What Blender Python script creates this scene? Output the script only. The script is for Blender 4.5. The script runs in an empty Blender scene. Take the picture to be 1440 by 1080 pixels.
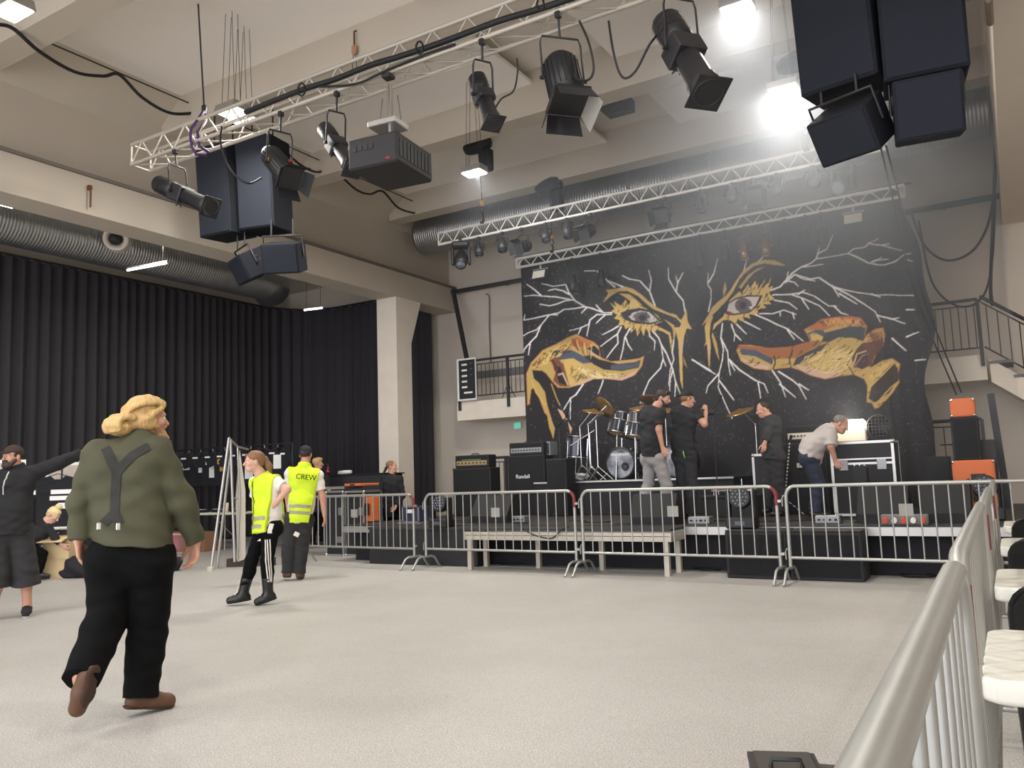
import bpy, bmesh, math, random
import numpy as np
from mathutils import Vector, Matrix, Euler
random.seed(7); rng = np.random.default_rng(7)
scn = bpy.context.scene
COL = scn.collection
PI = math.pi

# ------------------------------------------------------------------ camera
FPX, CAM_H = 1160.0, 1.30                      # focal length in px of a 1440 x 1080 frame, lens height
def _n(v):
    v = np.array(v, float); return v / np.linalg.norm(v)
_dy = _n([705, 108, FPX]); _dx = np.array([1960, -198, -FPX], float)
_dx = _n(_dx - _dy * (_dx @ _dy)); _dz = -np.cross(_dy, _dx)
if _dz[1] > 0: _dz = -_dz
RW = np.array([_dx, _dy, _dz])                 # world axes in the (right, down, forward) frame
cam_data = bpy.data.cameras.new('camera'); cam = bpy.data.objects.new('camera', cam_data); COL.objects.link(cam)
cam_data.sensor_width = 36.0; cam_data.lens = 36.0 * FPX / 1440.0; cam_data.clip_start = 0.05; cam_data.clip_end = 200
_r, _d, _f = RW[:, 0], RW[:, 1], RW[:, 2]
cam.matrix_world = Matrix(((_r[0], -_d[0], -_f[0], 0), (_r[1], -_d[1], -_f[1], 0), (_r[2], -_d[2], -_f[2], CAM_H), (0, 0, 0, 1)))
scn.camera = cam
# ------------------------------------------------------------------ exposure and ambient
scn.view_settings.view_transform = 'Standard'; scn.view_settings.look = 'None'
scn.view_settings.gamma = 1.0; scn.view_settings.use_curve_mapping = False
scn.view_settings.exposure = 0.12
scn.cycles.use_denoising = True
scn.cycles.max_bounces = 10; scn.cycles.diffuse_bounces = 7; scn.cycles.glossy_bounces = 3
scn.cycles.volume_bounces = 0; scn.cycles.sample_clamp_indirect = 6.0
scn.cycles.volume_step_rate = 2.0
world = bpy.data.worlds.new('world'); scn.world = world; world.use_nodes = True
world.node_tree.nodes['Background'].inputs[0].default_value = (0.9, 0.92, 1.0, 1)
world.node_tree.nodes['Background'].inputs[1].default_value = 3.7
HAZE = 0.10                                  # density of the stage haze
LAMP_W = 66.0                                 # watts of one high-bay lamp

# ------------------------------------------------------------------ measuring helpers
def ray(x, y): return RW @ np.array([x - 720.0, y - 540.0, FPX])
def P(x, y, Y=None, Z=None, X=None):
    r = ray(x, y)
    t = Y / r[1] if Y is not None else (Z - CAM_H) / r[2] if Z is not None else X / r[0]
    return Vector((r[0] * t, r[1] * t, CAM_H + r[2] * t))

# ------------------------------------------------------------------ materials
MATS = {}
def mat(name, col, rough=0.6, metal=0.0, var=0.0, vscale=8.0, bump=0.0, bscale=60.0, emit=None, spec=0.5, coat=0.0):
    if name in MATS: return MATS[name]
    m = bpy.data.materials.new(name); m.use_nodes = True; nt = m.node_tree; b = nt.nodes['Principled BSDF']
    c = (*col, 1)
    b.inputs['Base Color'].default_value = c; b.inputs['Roughness'].default_value = rough; b.inputs['Metallic'].default_value = metal
    b.inputs['Specular IOR Level'].default_value = spec
    if coat: b.inputs['Coat Weight'].default_value = coat
    m.diffuse_color = c
    if var or bump:
        tc = nt.nodes.new('ShaderNodeTexCoord')
    if var:
        nz = nt.nodes.new('ShaderNodeTexNoise'); nz.inputs['Scale'].default_value = vscale; nz.inputs['Detail'].default_value = 6
        mx = nt.nodes.new('ShaderNodeMix'); mx.data_type = 'RGBA'
        mx.inputs[6].default_value = tuple(max(0, k * (1 - var)) for k in col) + (1,)
        mx.inputs[7].default_value = tuple(min(1, k * (1 + var)) for k in col) + (1,)
        nt.links.new(tc.outputs['Object'], nz.inputs['Vector']); nt.links.new(nz.outputs['Fac'], mx.inputs[0]); nt.links.new(mx.outputs[2], b.inputs['Base Color'])
    if bump:
        n2 = nt.nodes.new('ShaderNodeTexNoise'); n2.inputs['Scale'].default_value = bscale; n2.inputs['Detail'].default_value = 4
        bp = nt.nodes.new('ShaderNodeBump'); bp.inputs['Strength'].default_value = bump; bp.inputs['Distance'].default_value = 0.02
        nt.links.new(tc.outputs['Object'], n2.inputs['Vector']); nt.links.new(n2.outputs['Fac'], bp.inputs['Height']); nt.links.new(bp.outputs['Normal'], b.inputs['Normal'])
    if emit:
        b.inputs['Emission Color'].default_value = (*emit[0], 1); b.inputs['Emission Strength'].default_value = emit[1]
    MATS[name] = m
    return m
def S(r, g, b): return tuple(((c / 255) / 12.92 if c <= 10 else (((c / 255) + 0.055) / 1.055) ** 2.4) for c in (r, g, b))

# ------------------------------------------------------------------ mesh builder
class MB:
    def __init__(s): s.v = []; s.f = []; s.m = []; s.sm = []
    def add(s, vs, fs, mi=0, smooth=False):
        o = len(s.v); s.v += [tuple(v) for v in vs]
        for f in fs: s.f.append(tuple(i + o for i in f)); s.m.append(mi); s.sm.append(smooth)
        return s
    def box(s, c, d, rot=None, mi=0, bev=0.0):
        hx, hy, hz = d[0] / 2, d[1] / 2, d[2] / 2
        Mx = (Euler(rot).to_matrix() if isinstance(rot, (tuple, list)) else rot) if rot is not None else None
        if bev > 0:
            b = min(bev, hx * .95, hy * .95, hz * .95)
            vs = []; fs = []
            # rounded box: each corner split in three
            idx = {}
            for sx in (-1, 1):
                for sy in (-1, 1):
                    for sz in (-1, 1):
                        for ax in range(3):
                            q = [sx * (hx - b), sy * (hy - b), sz * (hz - b)]; q[ax] = (sx * hx, sy * hy, sz * hz)[ax]
                            idx[(sx, sy, sz, ax)] = len(vs); vs.append(q)
            for sg in (-1, 1):
                fs.append([idx[(sg, a, bb, 0)] for a, bb in ((-1, -1), (1, -1), (1, 1), (-1, 1))])
                fs.append([idx[(a, sg, bb, 1)] for a, bb in ((-1, -1), (1, -1), (1, 1), (-1, 1))])
                fs.append([idx[(a, bb, sg, 2)] for a, bb in ((-1, -1), (1, -1), (1, 1), (-1, 1))])
            for a in (-1, 1):
                for bb in (-1, 1):
                    fs.append([idx[(-1, a, bb, 1)], idx[(1, a, bb, 1)], idx[(1, a, bb, 2)], idx[(-1, a, bb, 2)]])
                    fs.append([idx[(a, -1, bb, 0)], idx[(a, 1, bb, 0)], idx[(a, 1, bb, 2)], idx[(a, -1, bb, 2)]])
                    fs.append([idx[(a, bb, -1, 0)], idx[(a, bb, 1, 0)], idx[(a, bb, 1, 1)], idx[(a, bb, -1, 1)]])
                    for c2 in (-1, 1): fs.append([idx[(a, bb, c2, 0)], idx[(a, bb, c2, 1)], idx[(a, bb, c2, 2)]])
        else:
            vs = [(x, y, z) for x in (-hx, hx) for y in (-hy, hy) for z in (-hz, hz)]
            fs = [(0, 1, 3, 2), (4, 6, 7, 5), (0, 4, 5, 1), (2, 3, 7, 6), (0, 2, 6, 4), (1, 5, 7, 3)]
        if Mx is not None: vs = [Mx @ Vector(v) for v in vs]
        return s.add([Vector(v) + Vector(c) for v in vs], fs, mi)
    def cyl(s, a, b, r0, r1=None, n=12, caps=True, mi=0):
        a = Vector(a); b = Vector(b); r1 = r0 if r1 is None else r1
        d = (b - a); 
        if d.length < 1e-6: return s
        d.normalize(); u = d.orthogonal().normalized(); w = d.cross(u)
        vs = []
        for p, r in ((a, r0), (b, r1)):
            for i in range(n):
                t = 2 * PI * i / n; vs.append(p + (u * math.cos(t) + w * math.sin(t)) * r)
        s.add(vs, [(i, (i + 1) % n, n + (i + 1) % n, n + i) for i in range(n)], mi, True)
        if caps: s.add(vs, [tuple(range(n))[::-1], tuple(range(n, 2 * n))], mi)
        return s
    def tube(s, pts, r, n=8, mi=0, closed=False, caps=True):
        pts = [Vector(p) for p in pts]; N = len(pts); rings = []; u = None
        rr = r if isinstance(r, (list, tuple)) else [r] * N
        for i, p in enumerate(pts):
            if closed: t = pts[(i + 1) % N] - pts[i - 1]
            else: t = pts[min(i + 1, N - 1)] - pts[max(i - 1, 0)]
            t.normalize()
            if u is None: u = t.orthogonal().normalized()
            else:
                u = (u - t * u.dot(t))
                u = u.normalized() if u.length > 1e-6 else t.orthogonal().normalized()
            w = t.cross(u)
            rings.append([p + (u * math.cos(2 * PI * k / n) + w * math.sin(2 * PI * k / n)) * rr[i] for k in range(n)])
        vs = [q for ring in rings for q in ring]; fs = []
        for i in range(N if closed else N - 1):
            j = (i + 1) % N
            fs += [(i * n + k, i * n + (k + 1) % n, j * n + (k + 1) % n, j * n + k) for k in range(n)]
        s.add(vs, fs, mi, True)
        if caps and not closed: s.add(vs, [tuple(range(n))[::-1], tuple(range((N - 1) * n, N * n))], mi)
        return s
    def lathe(s, prof, o=(0, 0, 0), ax=(0, 0, 1), n=20, mi=0, smooth=True):
        ax = Vector(ax).normalized(); u = ax.orthogonal().normalized(); w = ax.cross(u); o = Vector(o); vs = []; fs = []
        for r, h in prof:
            for i in range(n):
                t = 2 * PI * i / n; vs.append(o + ax * h + (u * math.cos(t) + w * math.sin(t)) * max(r, 1e-4))
        for k in range(len(prof) - 1):
            fs += [(k * n + i, k * n + (i + 1) % n, (k + 1) * n + (i + 1) % n, (k + 1) * n + i) for i in range(n)]
        return s.add(vs, fs, mi, smooth)
    def prism(s, poly, h0, h1, fr=None, mi=0):
        # poly in the (u, v) plane, swept along w; fr maps (u, v, w) to a point
        fr = fr or (lambda u, v, w: (u, v, w)); n = len(poly)
        vs = [fr(u, v, h0) for u, v in poly] + [fr(u, v, h1) for u, v in poly]
        return s.add(vs, [tuple(range(n))[::-1], tuple(range(n, 2 * n))] + [(i, (i + 1) % n, n + (i + 1) % n, n + i) for i in range(n)], mi)
    def ball(s, c, r, n=12, mi=0):
        r = (r, r, r) if not isinstance(r, (tuple, list)) else r; vs = []; fs = []; m = n // 2 + 1
        for j in range(m):
            a = PI * j / (m - 1)
            for i in range(n):
                t = 2 * PI * i / n
                vs.append((c[0] + r[0] * math.sin(a) * math.cos(t) , c[1] + r[1] * math.sin(a) * math.sin(t), c[2] + r[2] * math.cos(a)))
        for j in range(m - 1): fs += [(j * n + i, (j + 1) * n + i, (j + 1) * n + (i + 1) % n, j * n + (i + 1) % n) for i in range(n)]
        return s.add(vs, fs, mi, True)
    def xf(s, Mx):
        s.v = [tuple(Mx @ Vector(v)) for v in s.v]; return s
    def build(s, name, m, parent=None, loc=None, rot=None, fix=True):
        me = bpy.data.meshes.new(name); me.from_pydata(s.v, [], s.f)
        ms = m if isinstance(m, (list, tuple)) else [m]
        for q in ms: me.materials.append(q)
        me.polygons.foreach_set('material_index', s.m); me.polygons.foreach_set('use_smooth', s.sm)
        if fix:
            bm = bmesh.new(); bm.from_mesh(me); bmesh.ops.recalc_face_normals(bm, faces=bm.faces); bm.to_mesh(me); bm.free()
        me.update()
        o = bpy.data.objects.new(name, me); COL.objects.link(o)
        if parent is not None: o.parent = parent
        if loc is not None: o.location = loc
        if rot is not None: o.rotation_euler = rot
        return o
def tag(o, label=None, cat=None, group=None, kind=None):
    if label: o['label'] = label
    if cat: o['category'] = cat
    if group: o['group'] = group
    if kind: o['kind'] = kind
    return o
def thing(name, loc, label, cat, group=None, rz=0.0, rot=None):
    o = bpy.data.objects.new(name, None); COL.objects.link(o); o.empty_display_size = 0.1
    o.location = loc; o.rotation_euler = rot if rot is not None else (0, 0, rz)
    return tag(o, label, cat, group)
def dup(root, loc, label=None, rz=None, rot=None, scale=None, group=None):
    def cp(o, par):
        c = o.copy(); COL.objects.link(c)
        if par is not None: c.parent = par
        for ch in [k for k in KIDS.get(o.name, [])]: cp(ch, c)
        return c
    KIDS = {}
    for o in scn.objects:
        if o.parent: KIDS.setdefault(o.parent.name, []).append(o)
    r = cp(root, None); r.location = loc
    if rz is not None: r.rotation_euler = (0, 0, rz)
    if rot is not None: r.rotation_euler = rot
    if scale: r.scale = scale
    if label: r['label'] = label
    if group: r['group'] = group
    return r
def struct(name, mb, m): return tag(mb.build(name, m), kind='structure')
def text_mesh(body, size, name='lettering', depth=0.002):
    cu = bpy.data.curves.new(name, 'FONT'); cu.body = body; cu.size = size; cu.align_x = 'CENTER'; cu.align_y = 'CENTER'; cu.extrude = depth; cu.resolution_u = 3
    o = bpy.data.objects.new(name, cu); COL.objects.link(o)
    dg = bpy.context.evaluated_depsgraph_get(); me = bpy.data.meshes.new_from_object(o.evaluated_get(dg))
    bpy.data.objects.remove(o); bpy.data.curves.remove(cu)
    return me
def lettering(body, size, m, parent, loc, rot, name='lettering', depth=0.002, sx=1.0):
    me = text_mesh(body, size, name, depth); me.materials.clear(); me.materials.append(m)
    for p in me.polygons: p.material_index = 0
    o = bpy.data.objects.new(name, me); COL.objects.link(o); o.parent = parent; o.location = loc; o.rotation_euler = rot; o.scale = (sx, 1, 1)
    return o
def rotz(a): return Matrix.Rotation(a, 3, 'Z')
# ================================================================== palette
BEAM = mat('beam_paint', S(196, 186, 171), 0.85, var=0.05, vscale=1.5)
WALL = mat('painted_wall', S(216, 206, 193), 0.85, var=0.06, vscale=1.2, bump=0.12, bscale=9)
CEIL = mat('ceiling_paint', S(226, 219, 209), 0.9, var=0.03, vscale=0.8)
PANEL = mat('ceiling_panel_white', S(242, 236, 229), 0.9)
PLASTER = mat('rough_plaster', S(236, 226, 211), 0.9, var=0.1, vscale=3.0, bump=0.5, bscale=7)
BLACKCLOTH = mat('black_cloth', S(46, 45, 48), 0.95, spec=0.2)
BLACK = mat('black_paint', S(30, 30, 33), 0.55)
BLACK2 = mat('black_vinyl', S(36, 36, 39), 0.7, bump=0.2, bscale=250)
RUBBER = mat('black_rubber', S(22, 22, 23), 0.8)
CABLE = mat('black_cable', S(24, 24, 26), 0.6)
STEEL = mat('galvanised_steel', S(176, 176, 172), 0.45, 0.75, var=0.08, vscale=14)
ALU = mat('aluminium', S(190, 188, 184), 0.38, 0.8, var=0.05, vscale=6)
ALUPAINT = mat('pale_aluminium', S(190, 183, 171), 0.5, 0.35, var=0.06, vscale=9)
ALUBRIGHT = mat('bright_aluminium', S(236, 234, 230), 0.4, 0.3)
CHROME = mat('chrome', S(225, 225, 225), 0.12, 1.0)
WHITEP = mat('white_plastic', S(228, 226, 218), 0.5)
DARKSTEEL = mat('dark_steel', S(58, 57, 58), 0.5, 0.4)
GREY = mat('mid_grey', S(120, 118, 116), 0.7)
WHITE = mat('white_paint', S(238, 238, 236), 0.6)
ORANGE = mat('orange_vinyl', S(214, 112, 62), 0.6, bump=0.15, bscale=200)
RED = mat('red_paint', S(170, 38, 40), 0.55)
SPK = mat('speaker_blue_black', S(40, 42, 48), 0.85, bump=0.15, bscale=300, spec=.12)
GRILLE = mat('speaker_grille', S(45, 48, 56), 0.9, bump=0.3, bscale=500, spec=.1)

def floor_mat():
    m = bpy.data.materials.new('speckled_resin_floor'); m.use_nodes = True; nt = m.node_tree; b = nt.nodes['Principled BSDF']
    tc = nt.nodes.new('ShaderNodeTexCoord')
    def noise(sc, det=5):
        n = nt.nodes.new('ShaderNodeTexNoise'); n.inputs['Scale'].default_value = sc; n.inputs['Detail'].default_value = det
        nt.links.new(tc.outputs['Object'], n.inputs['Vector']); return n
    fine = noise(150, 3); blot = noise(0.55, 4); mid = noise(6, 5)
    vor = nt.nodes.new('ShaderNodeTexVoronoi'); vor.inputs['Scale'].default_value = 170; nt.links.new(tc.outputs['Object'], vor.inputs['Vector'])
    r1 = nt.nodes.new('ShaderNodeValToRGB'); r1.color_ramp.elements[0].position = 0.3; r1.color_ramp.elements[1].position = 0.7
    r1.color_ramp.elements[0].color = (*S(146, 138, 122), 1); r1.color_ramp.elements[1].color = (*S(230, 221, 202), 1)
    nt.links.new(fine.outputs['Fac'], r1.inputs['Fac'])
    mx = nt.nodes.new('ShaderNodeMix'); mx.data_type = 'RGBA'; mx.blend_type = 'MULTIPLY'; mx.inputs[0].default_value = 0.35
    nt.links.new(r1.outputs['Color'], mx.inputs[6]); nt.links.new(vor.outputs['Color'], mx.inputs[7])
    hs = nt.nodes.new('ShaderNodeHueSaturation'); hs.inputs['Saturation'].default_value = 0.35; nt.links.new(mx.outputs[2], hs.inputs['Color'])
    m2 = nt.nodes.new('ShaderNodeMix'); m2.data_type = 'RGBA'; m2.blend_type = 'MULTIPLY'; m2.inputs[0].default_value = 1.0
    r2 = nt.nodes.new('ShaderNodeValToRGB'); r2.color_ramp.elements[0].position = 0.35; r2.color_ramp.elements[1].position = 0.6
    r2.color_ramp.elements[0].color = (0.88, 0.87, 0.86, 1); r2.color_ramp.elements[1].color = (1, 1, 1, 1)
    nt.links.new(blot.outputs['Fac'], r2.inputs['Fac'])
    nt.links.new(hs.outputs['Color'], m2.inputs[6]); nt.links.new(r2.outputs['Color'], m2.inputs[7])
    nt.links.new(m2.outputs[2], b.inputs['Base Color'])
    mr = nt.nodes.new('ShaderNodeMapRange'); mr.inputs[3].default_value = 0.42; mr.inputs[4].default_value = 0.62
    nt.links.new(mid.outputs['Fac'], mr.inputs[0]); nt.links.new(mr.outputs[0], b.inputs['Roughness'])
    bp = nt.nodes.new('ShaderNodeBump'); bp.inputs['Strength'].default_value = 0.12; bp.inputs['Distance'].default_value = 0.004
    nt.links.new(fine.outputs['Fac'], bp.inputs['Height']); nt.links.new(bp.outputs['Normal'], b.inputs['Normal'])
    return m
FLOOR = floor_mat()
def duct_mat():
    m = bpy.data.materials.new('ribbed_duct_metal'); m.use_nodes = True; nt = m.node_tree; b = nt.nodes['Principled BSDF']
    b.inputs['Base Color'].default_value = (*S(172, 173, 175), 1); b.inputs['Metallic'].default_value = 0.9; b.inputs['Roughness'].default_value = 0.34
    tc = nt.nodes.new('ShaderNodeTexCoord'); w = nt.nodes.new('ShaderNodeTexNoise'); w.inputs['Scale'].default_value = 5
    nt.links.new(tc.outputs['Object'], w.inputs['Vector'])
    bp = nt.nodes.new('ShaderNodeBump'); bp.inputs['Strength'].default_value = 0.25; bp.inputs['Distance'].default_value = 0.02
    nt.links.new(w.outputs['Fac'], bp.inputs['Height']); nt.links.new(bp.outputs['Normal'], b.inputs['Normal'])
    return m
DUCT = duct_mat()

# ================================================================== the room
XL, XA, XR, YB, YF, ZC = -12.0, -17.9, 0.2, 17.3, -9.0, 7.9
struct('floor', MB().box(((XA + 7) / 2, (YB + YF) / 2 + .4, -0.05), (7 - XA + .6, YB - YF + 2, 0.1)), FLOOR)
struct('ceiling', MB().box(((XA + 7) / 2, (YB + YF) / 2, ZC + 0.35), (7 - XA + .6, YB - YF + .6, 0.2)), CEIL)
struct('wall_back', MB().box(((XA + 7) / 2, YB + .15, 4), (7 - XA + .6, .3, 8.3)), WALL)
struct('wall_left', MB().box((XA - .25, (YB + YF) / 2, 4), (.3, YB - YF, 8.3)), WALL)
struct('wall_right', MB().box((7.15, (YB + YF) / 2, 4), (.3, YB - YF, 8.3)), WALL)
struct('aisle_ceiling', MB().box(((XA + XL) / 2 - .3, (YB + YF) / 2, 7.0), (XL - XA - .3, YB - YF, .12)), CEIL)
# upper walls on the beams that divide the nave from its aisles
mb = MB().box((XL - .35, (YB + YF) / 2, 7.1), (.3, YB - YF, 1.9))
mb.prism([(XL - .2, 7.33), (XL - .2, 8.15), (XL + .5, 8.15), (XL + .5, 7.9)], YF, YB, lambda u, v, w: (u, w, v))
struct('wall_upper_left', mb, BEAM)
struct('side_beam', MB().box((XL - .3, (YB + YF) / 2, 5.9), (.6, YB - YF, .6)), BEAM)
struct('ledge_shadow_strip', MB().box((XL - .02, (YB + YF) / 2, 6.23), (.12, YB - YF, .05)), mat('ledge_shadow_grey', S(120, 113, 104), .9))  # grey strip paints the shadow line along the ledge
mb = MB().box((XR + .2, (YB + YF) / 2, 6.85), (.4, YB - YF, 2.5))
struct('wall_upper_right', mb, WALL)
for i, y in enumerate((-6.6, -3.55, -.5, 2.5, 5.55, 8.6, 11.65, 14.65)):
    struct('ceiling_beam', MB().box(((XL + XR) / 2, y + .2, 7.78), (XR - XL, .4, .82)), BEAM)
for i in range(8):
    y0, y1 = -6.6 + 3.05 * i + .4, -6.6 + 3.05 * (i + 1)
    if i == 7: y1 = 17.3
    for x0, x1 in ((XL + .5, -6.4), (-4.9, XR)):
        struct('ceiling_panel', MB().box(((x0 + x1) / 2, (y0 + y1) / 2, ZC + .03), (x1 - x0, y1 - y0 - .02, .06)), PANEL)
# columns, each flaring along the beam at its head
def column(x0, y0, name='column'):
    mb = MB()
    prof = [(y0, 0), (y0 + .55, 0), (y0 + .55, 4.55), (y0 + .95, 5.6), (y0, 5.6)]
    mb.prism(prof, x0 - .58, x0, lambda u, v, w: (w, u, v))
    return struct(name, mb, PLASTER)
column(XL, 14.85); column(XL, -3.8)

# balconies on the back wall
def balcony(x0, x1, name):
    mb = MB().box(((x0 + x1) / 2, 16.8, 2.92), (x1 - x0, 1.0, .44))
    struct(name, mb, PLASTER)
balcony(-11.35, -8.1, 'balcony_slab'); balcony(-2.2, -.25, 'balcony_slab')
# ================================================================== barriers
def make_barrier(W, label, nb=17, plate=True):
    t = thing('crowd_barrier', (0, 0, 0), label, 'barrier', 'steel crowd barriers')
    h, r, z0, R = 1.1, .021, .29, .12
    pts = [(-W / 2, 0, .16), (-W / 2, 0, h - R)]
    for k in range(1, 6):
        a = PI - k * PI / 12; pts.append((-W / 2 + R + R * math.cos(a), 0, h - R + R * math.sin(a)))
    for k in range(0, 6):
        a = PI / 2 - k * PI / 12; pts.append((W / 2 - R + R * math.cos(a), 0, h - R + R * math.sin(a)))
    pts += [(W / 2, 0, h - R), (W / 2, 0, .16)]
    MB().tube(pts, r, 10).build('frame', STEEL, t)
    MB().cyl((-W / 2, 0, z0), (W / 2, 0, z0), .017, n=10).build('bottom_rail', STEEL, t)
    bar = None
    for k in range(nb):
        x = -W / 2 + W * (k + 1) / (nb + 1)
        if bar is None: bar = MB().cyl((0, 0, z0), (0, 0, h - .01), .0085, n=8, caps=False).build('bar', STEEL, t, (x, 0, 0))
        else:
            b = bar.copy(); COL.objects.link(b); b.parent = t; b.location = (x, 0, 0)
    for sx in (-1, 1):
        x = sx * (W / 2)
        MB().tube([(x, -.33, .012), (x, -.3, .03), (x, -.2, .15), (x, -.13, .175), (x, .13, .175), (x, .2, .15), (x, .3, .03), (x, .33, .012)], .017, 8).build('foot', STEEL, t)
    # hook and eye couplings
    for z in (.93, .33):
        MB().box((W / 2 + .03, 0, z), (.05, .03, .03)).build('eye', STEEL, t)
        MB().tube([(-W / 2, 0, z + .05), (-W / 2 - .03, 0, z + .06), (-W / 2 - .045, 0, z + .03), (-W / 2 - .045, 0, z - .06)], .009, 6).build('hook', STEEL, t)
    if plate: MB().box((W * .0, 0, .82), (W / (nb + 1) * 1.0, .012, .13)).build('name_plate', mat('plate_grey', S(150, 148, 142), .6), t)
    return t
REDTAPE = mat('red_tape', S(122, 48, 50), .6, var=.35, vscale=30)
def tape(b, W, sx, low=False):
    h, R = 1.1, .12; pts = []
    for k in range(4 if low else 2, 7):
        a = PI / 2 - k * PI / 12; pts.append((sx * (W / 2 - R + R * math.cos(a)), 0, h - R + R * math.sin(a)))
    o = MB().tube(pts + [(sx * W / 2, 0, h - R - .1)], .0225, 10).build('corner_tape', REDTAPE, b); o['label'] = 'red tape round the corner'
Wb = 2.6
front = [(-9.05, 10.06, 2.5, 'steel crowd barrier beside the crew man in the yellow vest'),
         (-6.33, 9.97, 2.56, 'steel crowd barrier in front of the left half of the low riser'),
         (-3.66, 9.86, 2.56, 'steel crowd barrier below the man in grey jeans on stage'),
         (-1.02, 9.75, 2.5, 'steel crowd barrier in front of the road case, joining the side row')]
angs = (-.06, -.04, -.04, -.04)
for (x, y, W, lb), a in zip(front, angs):
    b = make_barrier(W, lb); b.location = (x, y, 0); b.rotation_euler = (0, 0, a)
    if x < -1.5: tape(b, W, 1)
row = [(-.098, .62, 2.5, 'nearest steel crowd barrier of the side row, its rail running out of the frame below'),
       (-.135, 3.26, 2.5, 'second steel crowd barrier of the side row, beside the white tables'),
       (-.162, 5.88, 2.5, 'third steel crowd barrier of the side row, beside the farther tables'),
       (-.178, 8.40, 2.5, 'last steel crowd barrier of the side row, meeting the front row')]
for x, y, W, lb in row:
    b = make_barrier(W, lb, plate=False); b.location = (x, y, 0); b.rotation_euler = (0, 0, PI / 2 + .012)
    if y > 1: tape(b, W, -1, True)

# ================================================================== trusses
def truss(name, x0, x1, y, z, h, depth, pitch, label, m, panels_bottom=True):
    L = x1 - x0; t = thing(name, (x0, y, z), label, 'truss')
    ys = (-depth / 2, depth / 2) if depth else (0,)
    for yy in ys:
        for zz in (0, h): MB().cyl((0, yy, zz), (L, yy, zz), .026, n=10).build('chord', m, t)
    n = int(round(L / pitch))
    def br(a, b): MB().cyl(a, b, .0105, n=6, caps=False).build('brace', m, t)
    for k in range(n):
        xa, xb = L * k / n, L * (k + 1) / n; xm = (xa + xb) / 2
        for yy in ys:
            if depth and yy > 0 and k % 2: continue
            br((xa, yy, 0), (xm, yy, h)); br((xm, yy, h), (xb, yy, 0))
        if depth: br((xa, ys[0], 0), (xb, ys[1], 0))
    for xx in (0.0, L):
        mb = MB()
        for yy in ys: mb.cyl((xx, yy, 0), (xx, yy, h), .014, n=6)
        if depth:
            for zz in (0, h): mb.cyl((xx, ys[0], zz), (xx, ys[1], zz), .014, n=6)
        mb.build('end_frame', m, t)
    return t
truss('box_truss', -10.22, 1.2, 7.0, 5.84, .29, .3, .46, 'pale box truss nearest the viewer, carrying the projector and theatre lanterns', ALUPAINT)
truss('ladder_truss', -9.4, -1.2, 13.0, 5.95, .235, 0, .36, 'flat aluminium ladder truss on chains, in front of the duct', ALUBRIGHT)
truss('ladder_truss', -8.62, -1.15, 14.7, 5.70, .19, 0, .36, 'flat aluminium ladder truss right above the painted backdrop', ALUBRIGHT)

# ================================================================== ducts
def ribbed(a, b, r, name, m, rib=.06, depth=.005, n=28):
    a = Vector(a); b = Vector(b); L = (b - a).length; k = int(L / rib); prof = []
    for i in range(k):
        prof += [(r, L * i / k), (r, L * (i + .7) / k), (r + depth, L * (i + .78) / k), (r + depth, L * (i + .92) / k)]
    prof += [(r, L), (0, L)]; prof = [(0, 0)] + prof
    return MB().lathe(prof, a, (b - a), n)
d = thing('ventilation_duct', (-11.85, 15.75, 7.2), 'wide ribbed metal duct under the ceiling across the back wall', 'duct')
ribbed((0, 0, 0), (12, 0, 0), .44, '', DUCT).build('pipe', DUCT, d)
for k, x in enumerate((3.9, 5.6, 7.3, 9.0, 10.7)):
    MB().tube([(x, -.47, -.5), (x, -.47, .1), (x - .02, -.45, .45), (x - .1, -.4, .62)], .03, 6).build('hanger_strap', ALU, d)
d = thing('ventilation_duct', (-15.0, -2.0, 6.15), 'long ribbed metal duct above the black curtain in the left aisle', 'duct')
ribbed((0, 0, 0), (0, 15.6, 0), .42, '', DUCT).build('pipe', DUCT, d)
pts = [(0 - .0, 15.6 + .5 * math.sin(k * PI / 14), -.5 + .5 * math.cos(k * PI / 14)) for k in range(8)]
MB().tube([(0, 15.5, 0)] + [(-.6 + .6 * math.cos(k * PI / 14), 15.6 + .6 * math.sin(k * PI / 14), 0) for k in range(8)], .42, 24).build('elbow', DUCT, d)
p = P(163, 336, X=-14.42)
q = Vector((.58, p.y + 2.0, p.z - 6.15))
MB().lathe([(.3, -.42), (.24, -.2), (.16, 0), (.2, .06), (.23, .06), (.23, .1), (.17, .1), (.1, -.03), (.1, -.06), (0.001, -.06)], q, (.8, -.55, -.2), 24).build('air_nozzle', [mat('nozzle_white', S(205, 196, 182), .4)], d)
MB().lathe([(.115, .055), (.115, .07), (0, .072)], q, (.8, -.55, -.2), 20).build('nozzle_shade_disc', BLACK, d)  # black disc puts the shade inside the nozzle into colour
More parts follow.
